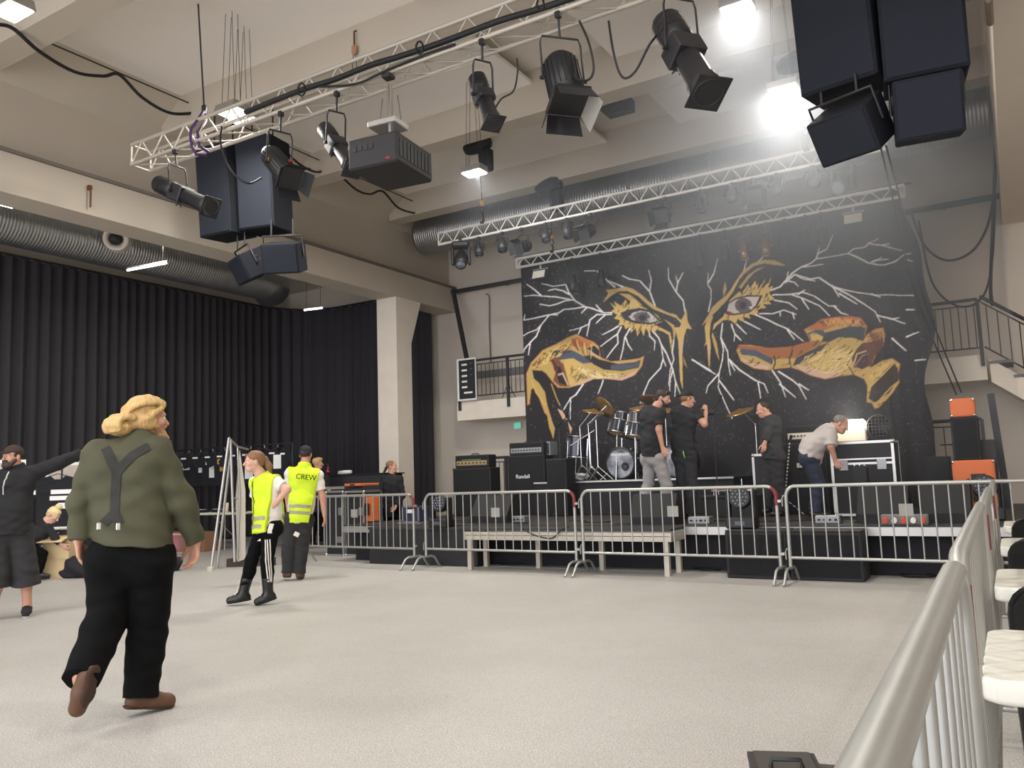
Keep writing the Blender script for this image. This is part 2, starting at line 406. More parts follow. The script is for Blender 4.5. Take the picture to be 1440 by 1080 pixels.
# ================================================================== high-bay lamps
GLOW = mat('lamp_glow', (1, .96, .9), .4, emit=((1, .965, .91), 14))
def high_bay(p, label, wires=True, top=7.9, watts=None):
    t = thing('high_bay_lamp', p, label, 'lamp', 'high bay lamps')
    mb = MB().prism([(-.14, .0), (.14, .0), (.11, .1), (-.11, .1)], -.19, .19, lambda u, v, w: (w, u, v))
    mb.build('housing', mat('lamp_grey', S(150, 146, 138), .5, .3), t)
    for x in (-.095, .095):
        MB().box((x, 0, -.01), (.165, .24, .025), bev=.01).build('diffuser', GLOW, t)
    if wires and top > p[2] + .2:
        mb = MB()
        for x in (-.13, .13):
            for y in (-.05, .05): mb.cyl((x, y, .1), (x * .5, y, top - p[2]), .004, n=5, caps=False)
        mb.build('wire', DARKSTEEL, t)
    L = bpy.data.lights.new('lamp_light', 'AREA'); L.shape = 'RECTANGLE'; L.size = .34; L.size_y = .24; L.energy = watts or LAMP_W; L.color = (1, .955, .89)
    o = bpy.data.objects.new('lamp_light', L); COL.objects.link(o); o.parent = t; o.location = (0, 0, -.04)
    return t
high_bay(P(325, 157, Y=7.42), 'lit high bay lamp above the left end of the box truss')
high_bay(P(342, 168, Y=7.78), 'lit high bay lamp just behind another one at the left end of the box truss')
high_bay(P(667, 243, Y=11.0), 'lit high bay lamp hanging beside the chain hoist of the ladder truss', watts=LAMP_W * 2.9)
high_bay(P(1037, 12, Y=9.4), 'lit high bay lamp above the largest spotlight at the top of the photo', watts=LAMP_W * 1.1)
high_bay(P(1102, 126, Y=11.0), 'lit high bay lamp glaring through the haze by the right speakers', watts=LAMP_W * 1.05)
high_bay(P(18, 16, Y=4.3), 'high bay lamp in the top left corner of the photo', watts=LAMP_W * .8)
high_bay(P(15, 286, Z=6.0), 'lit lamp above the aisle duct at the left edge', top=6.9, watts=LAMP_W * .4)
high_bay(P(240, 341, Z=6.0), 'lit lamp above the aisle duct, right of the air nozzle', top=6.9, watts=LAMP_W * .4)
for x in (-8.2, -2.2):
    for y in (-5.2, -2.2, .9, 4.0) if x > -5 else (-5.2, -2.2, .9): high_bay((x, y, 6.5), 'high bay lamp in the part of the hall behind the viewer', watts=LAMP_W * 1.2)
for y in (3.5, 8.0, 12.5): high_bay((3.4, y, 6.2), 'added unseen high bay lamp in the right aisle, lighting the right back wall', top=7.9, watts=LAMP_W * .45)  # unseen aisle lamps, added to brighten the back wall on the right
TUBE = mat('tube_glow', (1, .97, .92), .4, emit=((1, .97, .93), 5))
for a, b, lb in (((179, 380), (234, 370), 'thin lit strip lamp under the aisle duct'), ((428, 436), (453, 433), 'short lit strip lamp at the end of the aisle duct')):
    a, b = P(*a, X=-13.6), P(*b, X=-13.6); t = thing('strip_lamp', a, lb, 'lamp'); MB().cyl((0, 0, 0), b - a, .02, n=8).build('tube', TUBE, t); MB().cyl(Vector((0, 0, .035)), b - a + Vector((0, 0, .035)), .018, n=6).build('holder', ALU, t)
    for k in (.1, .9): q = (b - a) * k; MB().cyl(q + Vector((0, 0, .03)), q + Vector((0, 0, 6.96 - a.z)), .005, n=5).build('wire', DARKSTEEL, t)
# ================================================================== the stage
DECK = mat('stage_deck_black', S(52, 50, 49), .6, var=.2, vscale=3)
t = thing('stage_platform', (-5, 13.32, 0), 'large black stage deck in front of the painted backdrop', 'stage')
MB().box((0.45, 0, .55), (10.5, 5.4, .1)).build('deck', DECK, t)
MB().box((0.45, -2.715, .53), (10.5, .03, .1)).build('edge_rail', ALU, t)
MB().box((0.45, -2.5, .25), (10.3, .02, .5)).build('skirt', BLACKCLOTH, t)
t = thing('stage_riser', (-5.35, 10.3, 0), 'low riser with bare aluminium edge and square legs in front of the stage', 'riser')
MB().box((0, 0, .575), (3.15, .5, .03)).build('deck', DECK, t)
mb = MB().box((0, -.25, .52), (3.17, .03, .045)).box((0, -.25, .46), (3.17, .04, .06))
for s in (-1, 1): mb.box((s * 1.57, 0, .48), (.03, .5, .1))
mb.build('edge_rail', ALUPAINT, t)
for x, y in ((-1.5, -.22), (1.5, -.22), (-1.5, .2), (1.5, .2), (-.6, .2), (.4, .2)):
    MB().box((x, y, .22), (.065, .065, .44)).build('leg', ALUPAINT, t)
t = thing('speaker_plinth', (-8.0, 10.5, 0), 'long black block at the left end of the stage front', 'block')
MB().box((0, 0, .27), (2.1, .2, .54), bev=.01).build('body', BLACK2, t)
MB().box((0, 0, .56), (2.14, .2, .04)).build('top_board', DECK, t)
# ================================================================== painted backdrop and curtains
# The painting is drawn on a canvas in pixels (ax, ay: a 4x enlargement of the two halves), then carried by the cloth's own vertices.
CX0, CY0, CS = 715, 250, 3
canvas = np.zeros((390 * CS, 610 * CS, 3), np.float32)
base_c = np.array(S(36, 34, 37), np.float32)
canvas[:] = base_c
hh, ww, _ = canvas.shape
spk = rng.random((hh // 4 + 1, ww // 4 + 1)); spk = np.kron(spk, np.ones((4, 4)))[:hh, :ww]
canvas[spk > .978] = np.array(S(112, 104, 102))
def A(p): return (700 + p[0] / 4, 320 + p[1] / 4)
def B(p): return (980 + p[0] / 4, 320 + p[1] / 4)
def fill(poly, col, tr):
    q = np.array([tr(p) for p in poly]); q = (q - [CX0, CY0]) * CS
    y0, y1 = int(max(0, q[:, 1].min())), int(min(hh, q[:, 1].max() + 1)); c = np.array(S(*col), np.float32)
    n = len(q)
    for y in range(y0, y1):
        yc = y + .5; xs = []
        for i in range(n):
            a, b = q[i], q[(i + 1) % n]
            if (a[1] <= yc) != (b[1] <= yc): xs.append(a[0] + (yc - a[1]) / (b[1] - a[1]) * (b[0] - a[0]))
        xs.sort()
        for k in range(0, len(xs) - 1, 2):
            i0, i1 = int(max(0, round(xs[k]))), int(min(ww, round(xs[k + 1])))
            if i1 > i0: canvas[y, i0:i1] = c
def ell(c, rx, ry, col, tr, n=24): fill([(c[0] + rx * math.cos(2 * PI * i / n), c[1] + ry * math.sin(2 * PI * i / n)) for i in range(n)], col, tr)
def stroke(pts, w0, w1, col, tr):
    q = (np.array([tr(p) for p in pts]) - [CX0, CY0]) * CS; c = np.array(S(*col), np.float32); n = len(q)
    for i in range(n - 1):
        a, b = q[i], q[i + 1]; L = max(1, int(np.hypot(*(b - a)) * 1.5))
        for k in range(L + 1):
            t = k / L; p = a + (b - a) * t; w = (w0 + (w1 - w0) * (i + t) / (n - 1)) * CS / 2
            x0, x1, y0, y1 = int(p[0] - w), int(p[0] + w) + 1, int(p[1] - w), int(p[1] + w) + 1
            canvas[max(0, y0):max(0, y1), max(0, x0):max(0, x1)] = c
GOLD, OCH, DK, RD, PK, BG, WH = (206, 174, 102), (188, 158, 92), (38, 33, 34), (128, 56, 46), (206, 172, 148), (74, 82, 98), (232, 228, 228)
def hatch(poly, col, tr, n, ang, ln, w=.9):
    q = np.array(poly, float); lo, hi = q.min(0), q.max(0); r = random.Random(len(poly) * 7 + n)
    def inside(x, y):
        c = False; m = len(q)
        for i in range(m):
            a, b = q[i], q[(i + 1) % m]
            if (a[1] > y) != (b[1] > y) and x < (b[0] - a[0]) * (y - a[1]) / (b[1] - a[1]) + a[0]: c = not c
        return c
    k = 0
    for _ in range(n * 20):
        if k >= n: break
        x, y = r.uniform(lo[0], hi[0]), r.uniform(lo[1], hi[1]); a = ang + r.uniform(-.35, .35); l = ln * r.uniform(.5, 1.2)
        x2, y2 = x + l * math.cos(a), y + l * math.sin(a)
        if inside(x, y) and inside(x2, y2): stroke([(x, y), ((x + x2) / 2 + 3, (y + y2) / 2 + 3), (x2, y2)], w, w * .4, col, tr); k += 1
# lightning first, the figures over it
LA = [[(645, 480), (600, 480), (530, 455), (490, 445), (430, 410), (395, 360), (380, 320), (310, 330), (270, 320), (245, 315)], [(640, 490), (560, 490), (520, 520), (510, 545), (460, 565), (400, 580)],
 [(490, 445), (430, 455), (370, 460), (340, 480), (290, 490), (240, 550), (215, 575), (170, 590), (140, 610)], [(240, 550), (215, 610), (180, 645), (150, 680), (135, 715)], [(180, 645), (170, 715)],
 [(430, 405), (380, 410), (330, 430), (290, 440), (235, 430)], [(400, 375), (365, 355), (320, 345), (280, 355)], [(410, 405), (330, 390), (250, 385), (200, 380), (145, 385)], [(240, 380), (200, 345), (160, 318)],
 [(335, 490), (290, 490), (200, 510), (145, 520), (150, 490)], [(520, 520), (500, 610)], [(470, 560), (450, 600)], [(610, 490), (570, 525), (555, 540)], [(500, 450), (470, 480)], [(590, 475), (555, 435)],
 [(680, 555), (640, 580), (590, 605)], [(695, 560), (675, 600), (620, 640), (580, 670)], [(675, 600), (680, 650), (640, 700), (615, 735)], [(745, 565), (715, 620), (705, 690), (690, 750)], [(720, 620), (735, 660), (755, 690)],
 [(850, 580), (855, 610), (885, 640), (880, 690)], [(870, 580), (905, 620), (920, 660), (930, 740), (945, 780)], [(920, 660), (950, 710), (985, 800), (1000, 870), (1030, 945)], [(930, 740), (915, 790), (850, 860), (820, 930), (800, 990)],
 [(990, 630), (980, 700), (990, 740), (970, 800), (960, 890)], [(985, 800), (970, 850), (965, 940)], [(1000, 870), (995, 950)], [(885, 440), (855, 360), (800, 300), (740, 290), (700, 270)], [(855, 360), (865, 300), (850, 240)],
 [(1050, 470), (1040, 410), (1000, 360), (960, 290), (958, 225)], [(1000, 360), (1010, 310), (1040, 250)], [(1010, 310), (1000, 270)], [(720, 340), (620, 300), (560, 245), (490, 245)], [(660, 335), (615, 300)],
 [(500, 850), (440, 940), (410, 960), (370, 1025)], [(410, 960), (408, 1080)], [(595, 860), (585, 890), (565, 935)], [(820, 930), (815, 990)], [(1090, 742), (1200, 805)]]
LB = [[(415, 355), (470, 335), (500, 300), (540, 255), (590, 220), (640, 200), (670, 175), (740, 165), (800, 155), (850, 145), (880, 120), (940, 110), (970, 80), (1020, 60)], [(670, 175), (690, 105)], [(680, 145), (730, 120), (765, 40)],
 [(850, 145), (900, 165), (960, 195), (1050, 210), (1110, 190), (1160, 155), (1210, 145)], [(980, 190), (1040, 165)], [(1000, 180), (1080, 178)], [(960, 85), (1020, 95), (1100, 115), (1160, 130)], [(1040, 100), (1085, 90)],
 [(500, 310), (550, 265), (600, 290), (665, 300)], [(510, 300), (550, 310), (570, 330)], [(550, 265), (640, 290), (685, 280), (760, 330), (830, 350), (900, 365), (1000, 375), (1170, 378), (1220, 380)], [(600, 220), (650, 215), (710, 205)], [(505, 300), (515, 250)],
 [(760, 330), (860, 380), (940, 430), (1000, 470), (1030, 530)], [(1010, 490), (1100, 515), (1170, 540)], [(760, 325), (800, 390)], [(800, 370), (900, 430)], [(1100, 515), (1135, 505)], [(980, 370), (1030, 388)],
 [(430, 380), (520, 378), (600, 365), (660, 385), (740, 440), (790, 440)], [(540, 380), (600, 400), (690, 440), (745, 495)], [(590, 400), (630, 460)], [(440, 410), (520, 425), (565, 460)], [(770, 440), (810, 480), (850, 490)], [(570, 375), (610, 350)],
 [(355, 485), (430, 485), (490, 465), (560, 490)], [(470, 480), (470, 500)], [(540, 480), (550, 515)], [(330, 490), (400, 520), (450, 545), (510, 570), (550, 600), (600, 640)], [(510, 575), (550, 630)],
 [(145, 540), (135, 620), (150, 680), (145, 740), (125, 820), (120, 900), (165, 1000), (200, 1075)], [(135, 620), (175, 700), (180, 770), (190, 830)], [(180, 740), (240, 800), (330, 860), (380, 880), (400, 930)], [(345, 870), (360, 960)], [(180, 740), (215, 805)],
 [(125, 820), (60, 890), (50, 930)], [(125, 860), (180, 930), (210, 970)], [(0, 760), (60, 800), (105, 825)], [(195, 545), (215, 600), (210, 640)], [(215, 600), (250, 635)], [(225, 545), (280, 600)], [(270, 530), (360, 575)],
 [(425, 805), (470, 870), (500, 955)], [(465, 880), (555, 955)], [(460, 810), (540, 860), (575, 890), (615, 965)], [(575, 880), (630, 915)], [(65, 470), (80, 400), (80, 350), (60, 320), (65, 255)], [(65, 310), (95, 260), (118, 175)],
 [(265, 240), (285, 165)], [(340, 200), (395, 145)], [(1100, 625), (1150, 670), (1180, 695)], [(1180, 460), (1225, 462)], [(1180, 615), (1250, 590)], [(1230, 750), (1290, 745)], [(1175, 180), (1215, 190)]]
for l in LA: stroke(l, 1.35, .6, WH, A)
for l in LB: stroke(l, 1.35, .6, WH, B)
# left eye
brow = [(595, 425), (625, 370), (610, 352), (660, 345), (720, 333), (760, 345), (810, 378), (850, 415), (900, 452), (960, 480), (1010, 492), (1000, 508), (940, 484), (880, 462), (840, 432), (790, 386), (730, 357), (680, 360), (640, 385)]
fill(brow, OCH, A); fill([(680, 370), (740, 375), (790, 415), (815, 440), (760, 425), (720, 395)], OCH, A)
fill([(980, 480), (1030, 520), (1045, 490), (1058, 460), (1066, 530), (1090, 572), (1060, 566), (1046, 610), (1036, 700), (1040, 915), (1026, 860), (1014, 640), (1000, 580), (975, 562), (1020, 560), (1030, 540)], GOLD, A)
fill([(1030, 600), (1040, 640), (1034, 760), (1024, 700)], PK, A); fill([(935, 515), (990, 548), (1002, 590), (990, 640), (982, 565)], OCH, A); fill([(1036, 710), (1065, 790), (1050, 770)], OCH, A)
lid = [(632, 420), (668, 450), (655, 415), (695, 440), (720, 405), (735, 440), (750, 410), (772, 400), (800, 440), (835, 455), (900, 495), (925, 530), (880, 545), (940, 575), (970, 590), (980, 640), (975, 690), (962, 605), (925, 582), (895, 575), (880, 592), (865, 572), (850, 592), (832, 567), (820, 612), (805, 570), (785, 612), (775, 565), (750, 592), (745, 555), (720, 572), (710, 547), (680, 552), (690, 522), (655, 512), (675, 492), (640, 470), (660, 460)]
fill(lid, GOLD, A); fill([(690, 480), (735, 462), (800, 452), (860, 465), (925, 528), (860, 545), (780, 540), (715, 520)], DK, A)
fill([(735, 500), (760, 478), (800, 468), (850, 475), (880, 500), (905, 525), (860, 535), (800, 530), (755, 520)], (190, 184, 182), A)
ell((812, 504), 46, 29, (96, 84, 92), A); ell((814, 506), 22, 17, (34, 30, 33), A); ell((850, 520), 12, 9, (170, 165, 165), A)
hatch(lid, DK, A, 40, 2.0, 26, .7)
# left hand
hl = [(165, 1000), (160, 820), (185, 760), (250, 690), (330, 655), (390, 620), (440, 600), (490, 625), (540, 645), (570, 670), (580, 730), (640, 755), (740, 745), (800, 735), (822, 723), (808, 780), (770, 830), (700, 860), (620, 850), (540, 850), (470, 880), (400, 900), (340, 900), (310, 870), (270, 820), (240, 800), (262, 930), (275, 1000), (300, 1080), (260, 1040), (230, 960), (200, 900), (185, 910), (175, 990)]
stroke(hl + [hl[0]], 1.1, 1.1, RD, A); fill(hl, OCH, A)
fill([(190, 800), (245, 805), (300, 895), (335, 980), (300, 960), (262, 925), (225, 870), (200, 850)], DK, A)
fill([(300, 690), (380, 685), (430, 695), (485, 725), (530, 760), (480, 765), (420, 735), (340, 745), (300, 725)], BG, A)
fill([(575, 742), (680, 768), (770, 758), (805, 742), (792, 788), (700, 808), (600, 800), (540, 770), (480, 720), (530, 720)], DK, A); fill([(640, 775), (770, 765), (798, 750), (790, 785), (700, 803), (640, 798)], BG, A)
fill([(500, 680), (545, 665), (572, 690), (578, 735), (545, 722)], DK, A); stroke([(510, 690), (545, 715), (580, 735)], 1.6, 1.2, PK, A)
fill([(400, 640), (440, 612), (500, 632), (540, 650), (500, 662), (440, 670), (400, 665)], (186, 110, 62), A)
for k in range(9): stroke([(415 + k * 14, 625 + k * 5), (425 + k * 13, 655 + k * 7), (450 + k * 9, 690 + k * 6)], 1.0, .5, (RD, DK, GOLD)[k % 3], A)
fill([(375, 745), (425, 735), (480, 775), (520, 828), (470, 868), (400, 885), (372, 800)], (205, 172, 100), A)
fill([(400, 892), (470, 868), (530, 838), (620, 838), (700, 845), (790, 800), (760, 835), (700, 860), (620, 852), (540, 852), (470, 882)], PK, A)
fill([(250, 700), (320, 720), (370, 770), (405, 895), (350, 895), (310, 860), (330, 800), (290, 745)], (120, 74, 50), A); fill([(315, 790), (350, 780), (380, 850), (395, 890), (345, 875)], DK, A); stroke([(335, 830), (365, 820), (395, 885)], 1.8, 1.2, PK, A)
for k in range(6): stroke([(255 + k * 10, 712 + k * 6), (300 + k * 8, 735 + k * 12), (318 + k * 4, 800 + k * 9)], 1.0, .4, (RD, DK)[k % 2], A)
hatch([(180, 770), (300, 690), (400, 640), (420, 700), (300, 740), (200, 800)], DK, A, 44, 2.5, 34, .5); hatch([(400, 760), (520, 800), (640, 815), (760, 810), (700, 850), (500, 850), (400, 880)], DK, A, 40, 2.2, 30, .45)
hatch([(180, 770), (300, 690), (400, 640), (420, 700), (300, 740), (200, 800)], RD, A, 14, 2.4, 30, .9)
fill([(335, 1020), (362, 1030), (392, 1080), (366, 1078)], PK, A); fill([(265, 1000), (300, 1080), (320, 1130), (310, 1190), (285, 1120)], OCH, A); fill([(395, 1090), (420, 1130), (410, 1160)], PK, A)
stroke([(190, 860), (210, 925), (265, 1000)], 1.2, .8, GOLD, A); stroke([(300, 880), (330, 960), (350, 1000)], 1.0, .8, OCH, A)
hatch([(420, 770), (520, 800), (640, 820), (760, 800), (700, 850), (520, 850)], (226, 204, 150), A, 40, .35, 50, .7)
hatch([(185, 800), (250, 700), (330, 660), (420, 625), (400, 690), (280, 760)], (222, 190, 110), A, 34, 2.4, 40, .7)
# right eye
fill([(505, 217), (440, 186), (380, 182), (310, 203), (260, 243), (220, 300), (190, 350), (160, 388), (130, 408), (85, 450), (70, 480), (22, 555), (60, 520), (78, 500), (112, 470), (168, 412), (204, 362), (238, 292), (268, 258), (322, 218), (380, 202), (430, 212)], GOLD, B)
fill([(385, 222), (320, 258), (280, 300), (250, 345), (236, 335), (288, 268), (340, 230)], OCH, B); fill([(160, 305), (168, 345), (150, 395), (148, 350)], OCH, B)
fill([(70, 488), (42, 560), (50, 640), (36, 672), (55, 652), (64, 760), (68, 802), (77, 662), (70, 600), (76, 540), (92, 500)], GOLD, B); fill([(58, 610), (70, 640), (68, 760), (60, 700)], PK, B); fill([(88, 588), (112, 650), (128, 755), (104, 692), (82, 610)], OCH, B)
lid2 = [(170, 450), (185, 410), (240, 358), (250, 373), (290, 318), (297, 343), (330, 298), (337, 328), (347, 308), (342, 350), (387, 288), (367, 350), (422, 283), (402, 340), (432, 330), (407, 370), (442, 405), (402, 412), (422, 432), (372, 432), (392, 452), (342, 462), (347, 482), (322, 492), (292, 487), (302, 512), (262, 502), (267, 532), (227, 517), (222, 547), (190, 522), (150, 522), (110, 552), (88, 582), (95, 545), (150, 500)]
fill(lid2, GOLD, B); hatch(lid2, DK, B, 44, 2.2, 28, .7)
fill([(158, 478), (175, 425), (220, 395), (290, 380), (372, 382), (340, 445), (295, 480), (205, 495)], DK, B)
fill([(170, 470), (180, 430), (220, 405), (280, 390), (352, 390), (330, 440), (290, 470), (210, 485)], (206, 196, 190), B); fill([(155, 480), (180, 470), (215, 488), (170, 492)], RD, B)
ell((262, 438), 48, 42, (104, 88, 98), B); ell((260, 438), 18, 20, (34, 30, 33), B); ell((302, 452), 12, 9, (214, 206, 202), B)
for k in range(12): stroke([(262 + 22 * math.cos(k * PI / 6), 438 + 22 * math.sin(k * PI / 6)), (262 + 44 * math.cos(k * PI / 6), 438 + 38 * math.sin(k * PI / 6))], .8, .5, (60, 50, 58), B)
# right hand
hr = [(225, 690), (240, 660), (300, 662), (400, 678), (480, 690), (540, 670), (640, 640), (622, 600), (605, 575), (660, 545), (700, 515), (780, 503), (860, 498), (920, 508), (955, 555), (935, 640), (960, 600), (1000, 570), (1045, 562), (1055, 600), (1050, 650), (1010, 700), (975, 790), (1040, 750), (1100, 738), (1145, 770), (1130, 830), (1140, 870), (1100, 930), (1020, 1012), (1000, 1016), (985, 985), (955, 982), (960, 890), (940, 850), (880, 825), (800, 835), (720, 852), (640, 832), (580, 802), (530, 787), (470, 792), (400, 802), (320, 792), (250, 752)]
stroke(hr + [hr[0]], 1.2, 1.2, RD, B); fill(hr, OCH, B)
fill([(225, 690), (240, 660), (400, 678), (540, 670), (650, 638), (720, 640), (560, 735), (430, 740), (330, 690), (245, 682)], (158, 100, 56), B)
fill([(245, 682), (330, 690), (430, 740), (425, 772), (330, 725), (250, 715)], BG, B); fill([(560, 735), (640, 690), (740, 640), (700, 690), (600, 760), (540, 780)], (60, 58, 60), B)
fill([(622, 595), (705, 560), (722, 600), (690, 632), (640, 632)], BG, B); fill([(635, 600), (660, 590), (730, 622), (690, 634), (645, 632)], GOLD, B)
fill([(660, 545), (700, 515), (780, 503), (860, 498), (920, 508), (955, 555), (860, 545), (780, 550), (720, 575), (610, 578)], (176, 108, 58), B)
fill([(720, 590), (860, 555), (950, 560), (935, 640), (880, 620), (800, 615), (740, 645), (700, 640)], (54, 60, 66), B)
for k in range(16): stroke([(690 + k * 15, 520 - abs(k - 8) * -1), (705 + k * 15, 540), (715 + k * 15, 556)], .9, .4, (DK, RD, GOLD)[k % 3], B)
fill([(930, 650), (1040, 615), (1052, 650), (1000, 720), (980, 775), (930, 797), (880, 782), (870, 735), (900, 680)], (92, 58, 42), B); fill([(880, 750), (905, 700), (960, 700), (965, 770), (930, 792), (890, 780)], (66, 46, 44), B); stroke([(880, 770), (900, 710), (950, 695)], 1.4, 1.0, PK, B); stroke([(890, 775), (930, 720), (965, 710)], 1.2, .8, (150, 120, 110), B)
fill([(960, 600), (1000, 570), (1045, 562), (1055, 600), (1030, 625), (950, 650)], (186, 140, 74), B)
for k in range(8): stroke([(970 + k * 10, 590), (990 + k * 8, 625), (1000 + k * 5, 670)], .9, .4, (DK, RD)[k % 2], B)
fill([(985, 880), (1060, 800), (1112, 758), (1132, 800), (1134, 862), (1080, 930), (1000, 985), (965, 962)], (56, 46, 42), B); stroke([(1137, 870), (1090, 900), (1060, 930), (1010, 990)], 1.4, 1.0, OCH, B); stroke([(970, 900), (1050, 820), (1110, 765)], 1.3, .8, GOLD, B)
fill([(560, 770), (640, 788), (720, 810), (810, 800), (800, 833), (720, 848), (640, 828), (580, 800)], PK, B); fill([(250, 730), (320, 765), (410, 778), (400, 798), (330, 790), (265, 760)], PK, B)
stroke([(435, 725), (442, 760), (430, 795)], 1.6, 1.2, DK, B); stroke([(540, 690), (522, 740), (530, 785)], 1.6, 1.0, DK, B); stroke([(870, 690), (840, 760), (880, 825)], 1.2, .8, DK, B); stroke([(710, 715), (770, 695)], 1.0, .8, DK, B); stroke([(760, 742), (820, 738)], 1.0, .8, DK, B)
hatch(hr, DK, B, 90, 2.6, 34, .5); hatch(hr, RD, B, 16, 2.6, 30, .8); hatch([(600, 740), (800, 650), (870, 700), (850, 800), (700, 800)], (214, 184, 112), B, 20, 2.6, 50, 1.0)

canvas[-12:] = base_c; canvas[:6] = base_c; canvas[:, :6] = base_c; canvas[:, -6:] = base_c
hatch([(560, 740), (760, 650), (880, 690), (860, 810), (700, 830), (600, 790)], (224, 200, 140), B, 60, 2.5, 60, .7)
hatch([(640, 540), (780, 505), (920, 512), (950, 550), (760, 555)], (220, 160, 84), B, 40, 1.9, 36, .7)
hatch([(960, 850), (1000, 780), (1100, 745), (1060, 800), (980, 880)], (214, 182, 112), B, 30, 2.2, 40, .6)
def cloth_y(X, Z):
    return 15.0 + .018 * np.sin(X * 2.1 + .4 * np.sin(Z)) + .012 * np.sin(X * 5.3 + Z * .7) + .05 * np.exp(-((X + 1.75) / .12) ** 2) + .02 * np.sin(X * 17) * (X > -1.7)
def make_backdrop():
    x0, x1, z0, z1 = -8.70, -1.02, .6, 5.95; st = .0125
    nx, nz = int((x1 - x0) / st), int((z1 - z0) / st)
    X, Z = np.meshgrid(np.linspace(x0, x1, nx), np.linspace(z0, z1, nz)); Xa = X.copy()
    # the right edge hangs in waves
    edge = .10 * np.sin(Z * 1.7 + 1.2) + .05 * np.sin(Z * 4.1) - .1 * (Z > 4) * (Z - 4) / 2
    wgt = np.clip((X - (x1 - 1.2)) / 1.2, 0, 1) ** 2
    X = X + edge * wgt; Y = cloth_y(X, Z) - .1 * wgt * np.sin(Z * 2.6)
    # sample the painting
    pts = np.stack([X - 0, np.full_like(X, 15.0), Z - CAM_H], -1) @ RW          # the painting's own flat layout
    px = 720 + FPX * pts[..., 0] / pts[..., 2]; py = 540 + FPX * pts[..., 1] / pts[..., 2]
    ix, iy = (px - CX0) * CS, (py - CY0) * CS
    acc = np.zeros(X.shape + (3,), np.float32)
    for dx in (-.9, .9):
        for dy in (-.9, .9):
            acc += canvas[np.clip((iy + dy).astype(int), 0, hh - 1), np.clip((ix + dx).astype(int), 0, ww - 1)]
    acc /= 4
    me = bpy.data.meshes.new('cloth'); co = np.stack([X, Y, Z], -1).reshape(-1, 3).astype(np.float32)
    i = np.arange(nx * nz).reshape(nz, nx); q = np.stack([i[:-1, :-1], i[:-1, 1:], i[1:, 1:], i[1:, :-1]], -1).reshape(-1, 4).astype(np.int32)
    me.vertices.add(len(co)); me.vertices.foreach_set('co', co.ravel()); me.loops.add(q.size); me.loops.foreach_set('vertex_index', q.ravel())
    me.polygons.add(len(q)); me.polygons.foreach_set('loop_start', np.arange(0, q.size, 4, dtype=np.int32)); me.polygons.foreach_set('use_smooth', np.ones(len(q), bool)); me.update(); me.validate()
    ca = me.color_attributes.new('paint', 'FLOAT_COLOR', 'POINT')
    ca.data.foreach_set('color', np.concatenate([acc.reshape(-1, 3), np.ones((nx * nz, 1), np.float32)], 1).ravel())
    m = bpy.data.materials.new('printed_backdrop_cloth'); m.use_nodes = True; nt = m.node_tree; b = nt.nodes['Principled BSDF']; b.inputs['Roughness'].default_value = .75; b.inputs['Specular IOR Level'].default_value = .35
    at = nt.nodes.new('ShaderNodeVertexColor'); at.layer_name = 'paint'; nt.links.new(at.outputs['Color'], b.inputs['Base Color'])
    me.materials.append(m)
    t = thing('stage_backdrop', (-4.85, 15.0, .6), 'huge dark backdrop cloth painted with staring eyes, reaching hands and white lightning', 'backdrop')
    o = bpy.data.objects.new('cloth', me); COL.objects.link(o); o.parent = t; o.location = (4.85, -15.0, -.6)
    MB().cyl((-3.95, .0, 5.4), (3.8, 0, 5.4), .025, n=8).build('hanging_pipe', DARKSTEEL, t)
make_backdrop()

def pleated(path, z0, z1, name, m, label, amp=.07, pitch=.32, cat='curtain', seed=1):
    path = [Vector((p[0], p[1], 0)) for p in path]; r = random.Random(seed)
    pts = []; 
    for a, b in zip(path[:-1], path[1:]):
        n = max(1, int((b - a).length / .04)); pts += [a.lerp(b, k / n) for k in range(n)]
    pts.append(path[-1]); N = len(pts); rows = 7; vs = []; s = 0; ph = 0
    offs = []; p_ = pitch
    for i in range(N):
        if i: s = (pts[i] - pts[i - 1]).length; ph += s / p_ * 2 * PI; p_ += r.uniform(-.012, .012); p_ = min(max(p_, pitch * .6), pitch * 1.5)
        offs.append(math.sin(ph) + .35 * math.sin(ph * 2.3 + 1))
    for k in range(rows):
        z = z1 + (z0 - z1) * k / (rows - 1); g = .45 + .55 * min(1, k / 3)
        for i in range(N):
            t = (pts[min(i + 1, N - 1)] - pts[max(i - 1, 0)]).normalized(); nrm = Vector((t.y, -t.x, 0))
            q = pts[i] + nrm * (amp * g * offs[i]); vs.append((q.x, q.y, z))
    fs = [(k * N + i, k * N + i + 1, (k + 1) * N + i + 1, (k + 1) * N + i) for k in range(rows - 1) for i in range(N - 1)]
    c = path[len(path) // 2]; t = thing(name, (c.x, c.y, z0), label, cat)
    MB().add(vs, fs, 0, True).xf(Matrix.Translation((-c.x, -c.y, -z0))).build('cloth', m, t, fix=False)
    MB().tube([(p.x - c.x, p.y - c.y, z1 - z0 + .03) for p in path], .03, 8).build('curtain_track', DARKSTEEL, t)
    return t
VELVET = mat('black_velvet', S(62, 60, 64), .9, spec=.25)
arc = [(-15.7 - 1.5 * math.cos(k * PI / 16), 15.4 + 1.5 * math.sin(k * PI / 16)) for k in range(9)]
pleated([(-17.2, -2)] + arc + [(-13.4, 16.9)], .03, 6.15, 'stage_curtain', VELVET, 'long pleated black curtain hung along the whole left aisle behind the merchandise')
pleated([(-13.3, 17.08), (-12.62, 17.08)], .03, 6.0, 'stage_curtain', VELVET, 'narrow black curtain between the white column and the balcony', pitch=.22, amp=.05)
